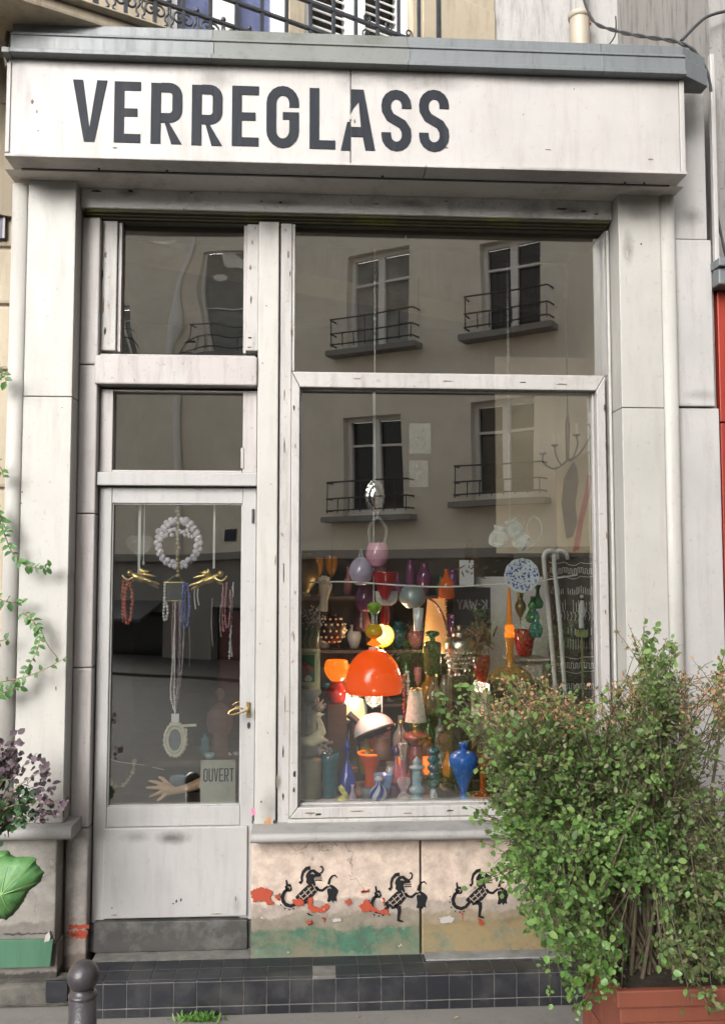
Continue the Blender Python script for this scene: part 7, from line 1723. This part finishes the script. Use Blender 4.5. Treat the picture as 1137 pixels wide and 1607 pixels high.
# ---- purple-leaved shrub
PUR = leafmat('purple_leaves', [(.10,.068,.088),(.145,.10,.125),(.075,.06,.062),(.12,.088,.115)], .25, .5)
DGR = leafmat('dark_leaves', [(.03,.075,.03),(.045,.11,.04),(.06,.13,.05)], .3, .45)
pb = P(-30,1330,-.42)
PS = thing('purple_shrub', 'small shrub with dusky purple leaves over green ones at the left edge', 'shrub', pb)
OP2 = [(-40,1180),(0,1160),(20,1135),(45,1140),(70,1190),(75,1215),(108,1240),(98,1275),(60,1310),(-40,1330)]
lp, lg = [], []; random.seed(41); tw = MB(); n_ = 0
while n_ < 48:
    px, py = random.uniform(-40,108), random.uniform(1135,1325)
    if not inside(px, py, OP2): continue
    n_ += 1; T = P(px,py,random.uniform(-.50,-.26)); path = curve_pts([pb, (pb+T)/2+Vector((.0,0,.06)), T], 6)
    tw.tube(path, [lerp(.003,.0009,i/(len(path)-1)) for i in range(len(path))], 4)
    for i in range(16):
        p = path[random.randint(len(path)//2, len(path)-1)]+rv(.018); qx, qy = proj(p)
        if not inside(qx, qy, OP2): continue
        (lg if (qy > 1225 and qx < 50 and random.random() < .85) else lp).append((p, rv(.7)+Vector((.2,-.2,.15)), Vector((0,-.8,.5))+rv(.45), random.uniform(.016,.034)))
tag(tw.build('twigs', VSTEM, PS, recalc=False), kind='stuff')
leaf_cloud('purple_foliage', PUR, lp, PS, 1.1); leaf_cloud('green_foliage', DGR, lg, PS, 1.0)
# ---- the big lobed leaf
BLF, t_, p_, n__, l__ = _nt('big_leaf')
l__.new(mixc(n__, l__, ramp(n__, l__, noise(n__, l__, 22, 6, .7), .35, .68), (.045,.14,.04), (.10,.225,.07)), p_.inputs['Base Color']); p_.inputs['Roughness'].default_value = .55
bump(n__, l__, p_, noise(n__, l__, 60, 4, .6), .5)
BLF_ = None; VEIN = M('leaf_vein', (.22,.36,.14), .5, .1)
lb_ = P(-6,1410,-.55)
BP = thing('broad_leaved_plant', 'broad bright green lobed leaves pushing in at the left edge', 'plant', lb_)
def bigleaf(c, rad, rot, tilt, lobes=5):
    n = 60; ring = []
    for i in range(n):
        a = -2.2+4.4*i/(n-1); r_ = rad*(.58+.42*abs(math.cos(a*1.45))**.8)*(1+.07*abs(math.sin(a*9))+.03*math.sin(a*23)); ring.append((a, r_))
    vs = [Vector((0,0,0))]; fs = []
    for t in (.35,.7,1.0):
        for a, r_ in ring: vs.append(Vector((r_*t*math.cos(a+rot), -.02-.07*t*math.cos(a*2.5*.62*2)*rad*2-(t**2)*tilt, r_*t*math.sin(a+rot))))
    for i in range(n-1):
        fs.append((0,1+i,2+i))
        for k in range(2): fs.append((1+k*n+i, 1+(k+1)*n+i, 2+(k+1)*n+i, 2+k*n+i))
    o = MB().add([c+v for v in vs], fs, True).build('leaf', BLF, BP); o.modifiers.new('thick','SOLIDIFY').thickness = .0015
    for a in (-1.5,-.75,0,.75,1.5):
        e = min(range(n), key=lambda i: abs(ring[i][0]-a)); pts = [c+vs[0]+Vector((0,-.003,0)), c+vs[1+e]+Vector((0,-.003,0)), c+vs[1+n+e]+Vector((0,-.003,0)), c+vs[1+2*n+e]*.93+Vector((0,-.003,0))]
        MB().tube(pts, [.0028,.0022,.0016,.0008], 5).build('vein', VEIN, o)
def lobed(cpx, outline, Y, bulge, veins):
    c = P(*cpx, Y); pts = []
    for i, (a, b) in enumerate(outline):
        q, r_ = outline[(i+1) % len(outline)]
        for k in range(4): pts.append((lerp(a,q,k/4)+random.uniform(-1,1), lerp(b,r_,k/4)+random.uniform(-1,1)))
    n = len(pts); va = [math.atan2(b-cpx[1], a-cpx[0]) for a, b in veins]; vs = [c]; fs = []
    T_ = (.18,.36,.55,.75,1.)
    rad = [math.hypot(a-cpx[0], b-cpx[1]) for a, b in pts]; m_ = len(pts)
    smo = [sum(rad[(i+k) % m_] for k in range(-9, 10))/19 for i in range(m_)]
    for t in T_:
        for i_, (a, b) in enumerate(pts):
            g_ = 1 if t == 1 else lerp(smo[i_], min(rad[i_], smo[i_])*1.05, t)/max(1e-6, rad[i_])
            g_ = min(g_, .97/t) if t < 1 else 1
            a, b = cpx[0]+(a-cpx[0])*g_, cpx[1]+(b-cpx[1])*g_
            an = math.atan2(b-cpx[1], a-cpx[0]); dm_ = min(abs((an-v+math.pi) % (2*math.pi)-math.pi) for v in va)
            p = P(lerp(cpx[0],a,t), lerp(cpx[1],b,t), Y); p.y += bulge*(t*t*.9)-.007*min(1,dm_/.35)*t*(1.25-t)+.004*math.sin(an*5+t*4)*t; vs.append(p)
    for i in range(n):
        j = (i+1) % n; fs.append((0,1+i,1+j))
        for k in range(len(T_)-1): fs.append((1+k*n+i, 1+(k+1)*n+i, 1+(k+1)*n+j, 1+k*n+j))
    o = MB().add(vs, fs, True).build('leaf', BLF, BP); o.modifiers.new('thick','SOLIDIFY').thickness = .0012
    for v in va:
        e = min(range(n), key=lambda i: abs((math.atan2(pts[i][1]-cpx[1], pts[i][0]-cpx[0])-v+math.pi) % (2*math.pi)-math.pi))
        MB().tube([vs[0]+Vector((0,-.0015,0))]+[vs[1+k*n+e]+Vector((0,-.0015,0)) for k in range(len(T_)-1)], [.0022,.0019,.0016,.0011,.0006], 5).build('vein', VEIN, o)
lobed((2,1404), [(-2,1350),(14,1353),(30,1349),(46,1351),(52,1354),(50,1362),(58,1369),(63,1376),(61,1384),(58,1392),(49,1398),(40,1404),(36,1413),(30,1424),(22,1434),(12,1446),(4,1452),(-10,1448),(-24,1438),(-40,1400),(-26,1362)], -.55, .05, [(46,1356),(60,1388),(10,1356),(14,1446),(-30,1370),(-30,1430)])
lobed((-14,1370), [(-30,1330),(-8,1340),(8,1338),(14,1348),(24,1352),(18,1362),(24,1372),(6,1380),(-10,1392),(-40,1380)], -.50, .04, [(12,1342),(20,1368),(-20,1335)])
MB().tube([P(-4,1403,-.545), P(-30,1440,-.5), P(-50,1560,-.45)], [.004,.005,.006], 6).build('stalk', VEIN, BP)
# ---- weed tuft at the foot of the step
random.seed(8); gq = P(312,1588,-.27); gq.z = GZ
GT = thing('weed_tuft', 'tuft of bright green weed growing where the step meets the pavement', 'weed', gq)
GRM = leafmat('weed_green', [(.07,.18,.03),(.11,.25,.045),(.16,.24,.07)], .3, .5); gl_ = []
for i in range(170):
    p = gq+Vector((random.gauss(0,.035), random.gauss(0,.008), 0)); gl_.append((p, Vector((random.gauss(0,.5), random.gauss(-.3,.3), .8)), Vector((0,-1,.3))+rv(.2), random.uniform(.018,.042)))
leaf_cloud('blades', GRM, gl_, GT, .35)
# litter: small dry leaves on the pavement
DRY = leafmat('dry_leaf', [(.25,.15,.07),(.32,.24,.14),(.16,.09,.05)], .1, .7); dme = leaf_mesh('dry_leaf', DRY, 1, .5)
for i, (px, py) in enumerate(((66,1574),(392,1583),(720,1596),(560,1597))):
    p = P(px, py, -.3); d = ray(px, py); p = CAM+d*((GZ+.004-CAM.z)/d.z)
    o = bpy.data.objects.new('dry_leaf', dme); COL.objects.link(o); o.location = p; o.scale = (.022,)*3; o.rotation_euler = (0,0,random.random()*6)
    tag(o, ('dry curled leaf on the pavement near the bollard','dry leaf lying against the step under the door jamb','dry leaf on the pavement close to the bush','dry leaf on the pavement below the middle of the step')[i], 'leaf', 'dry leaves on the pavement')
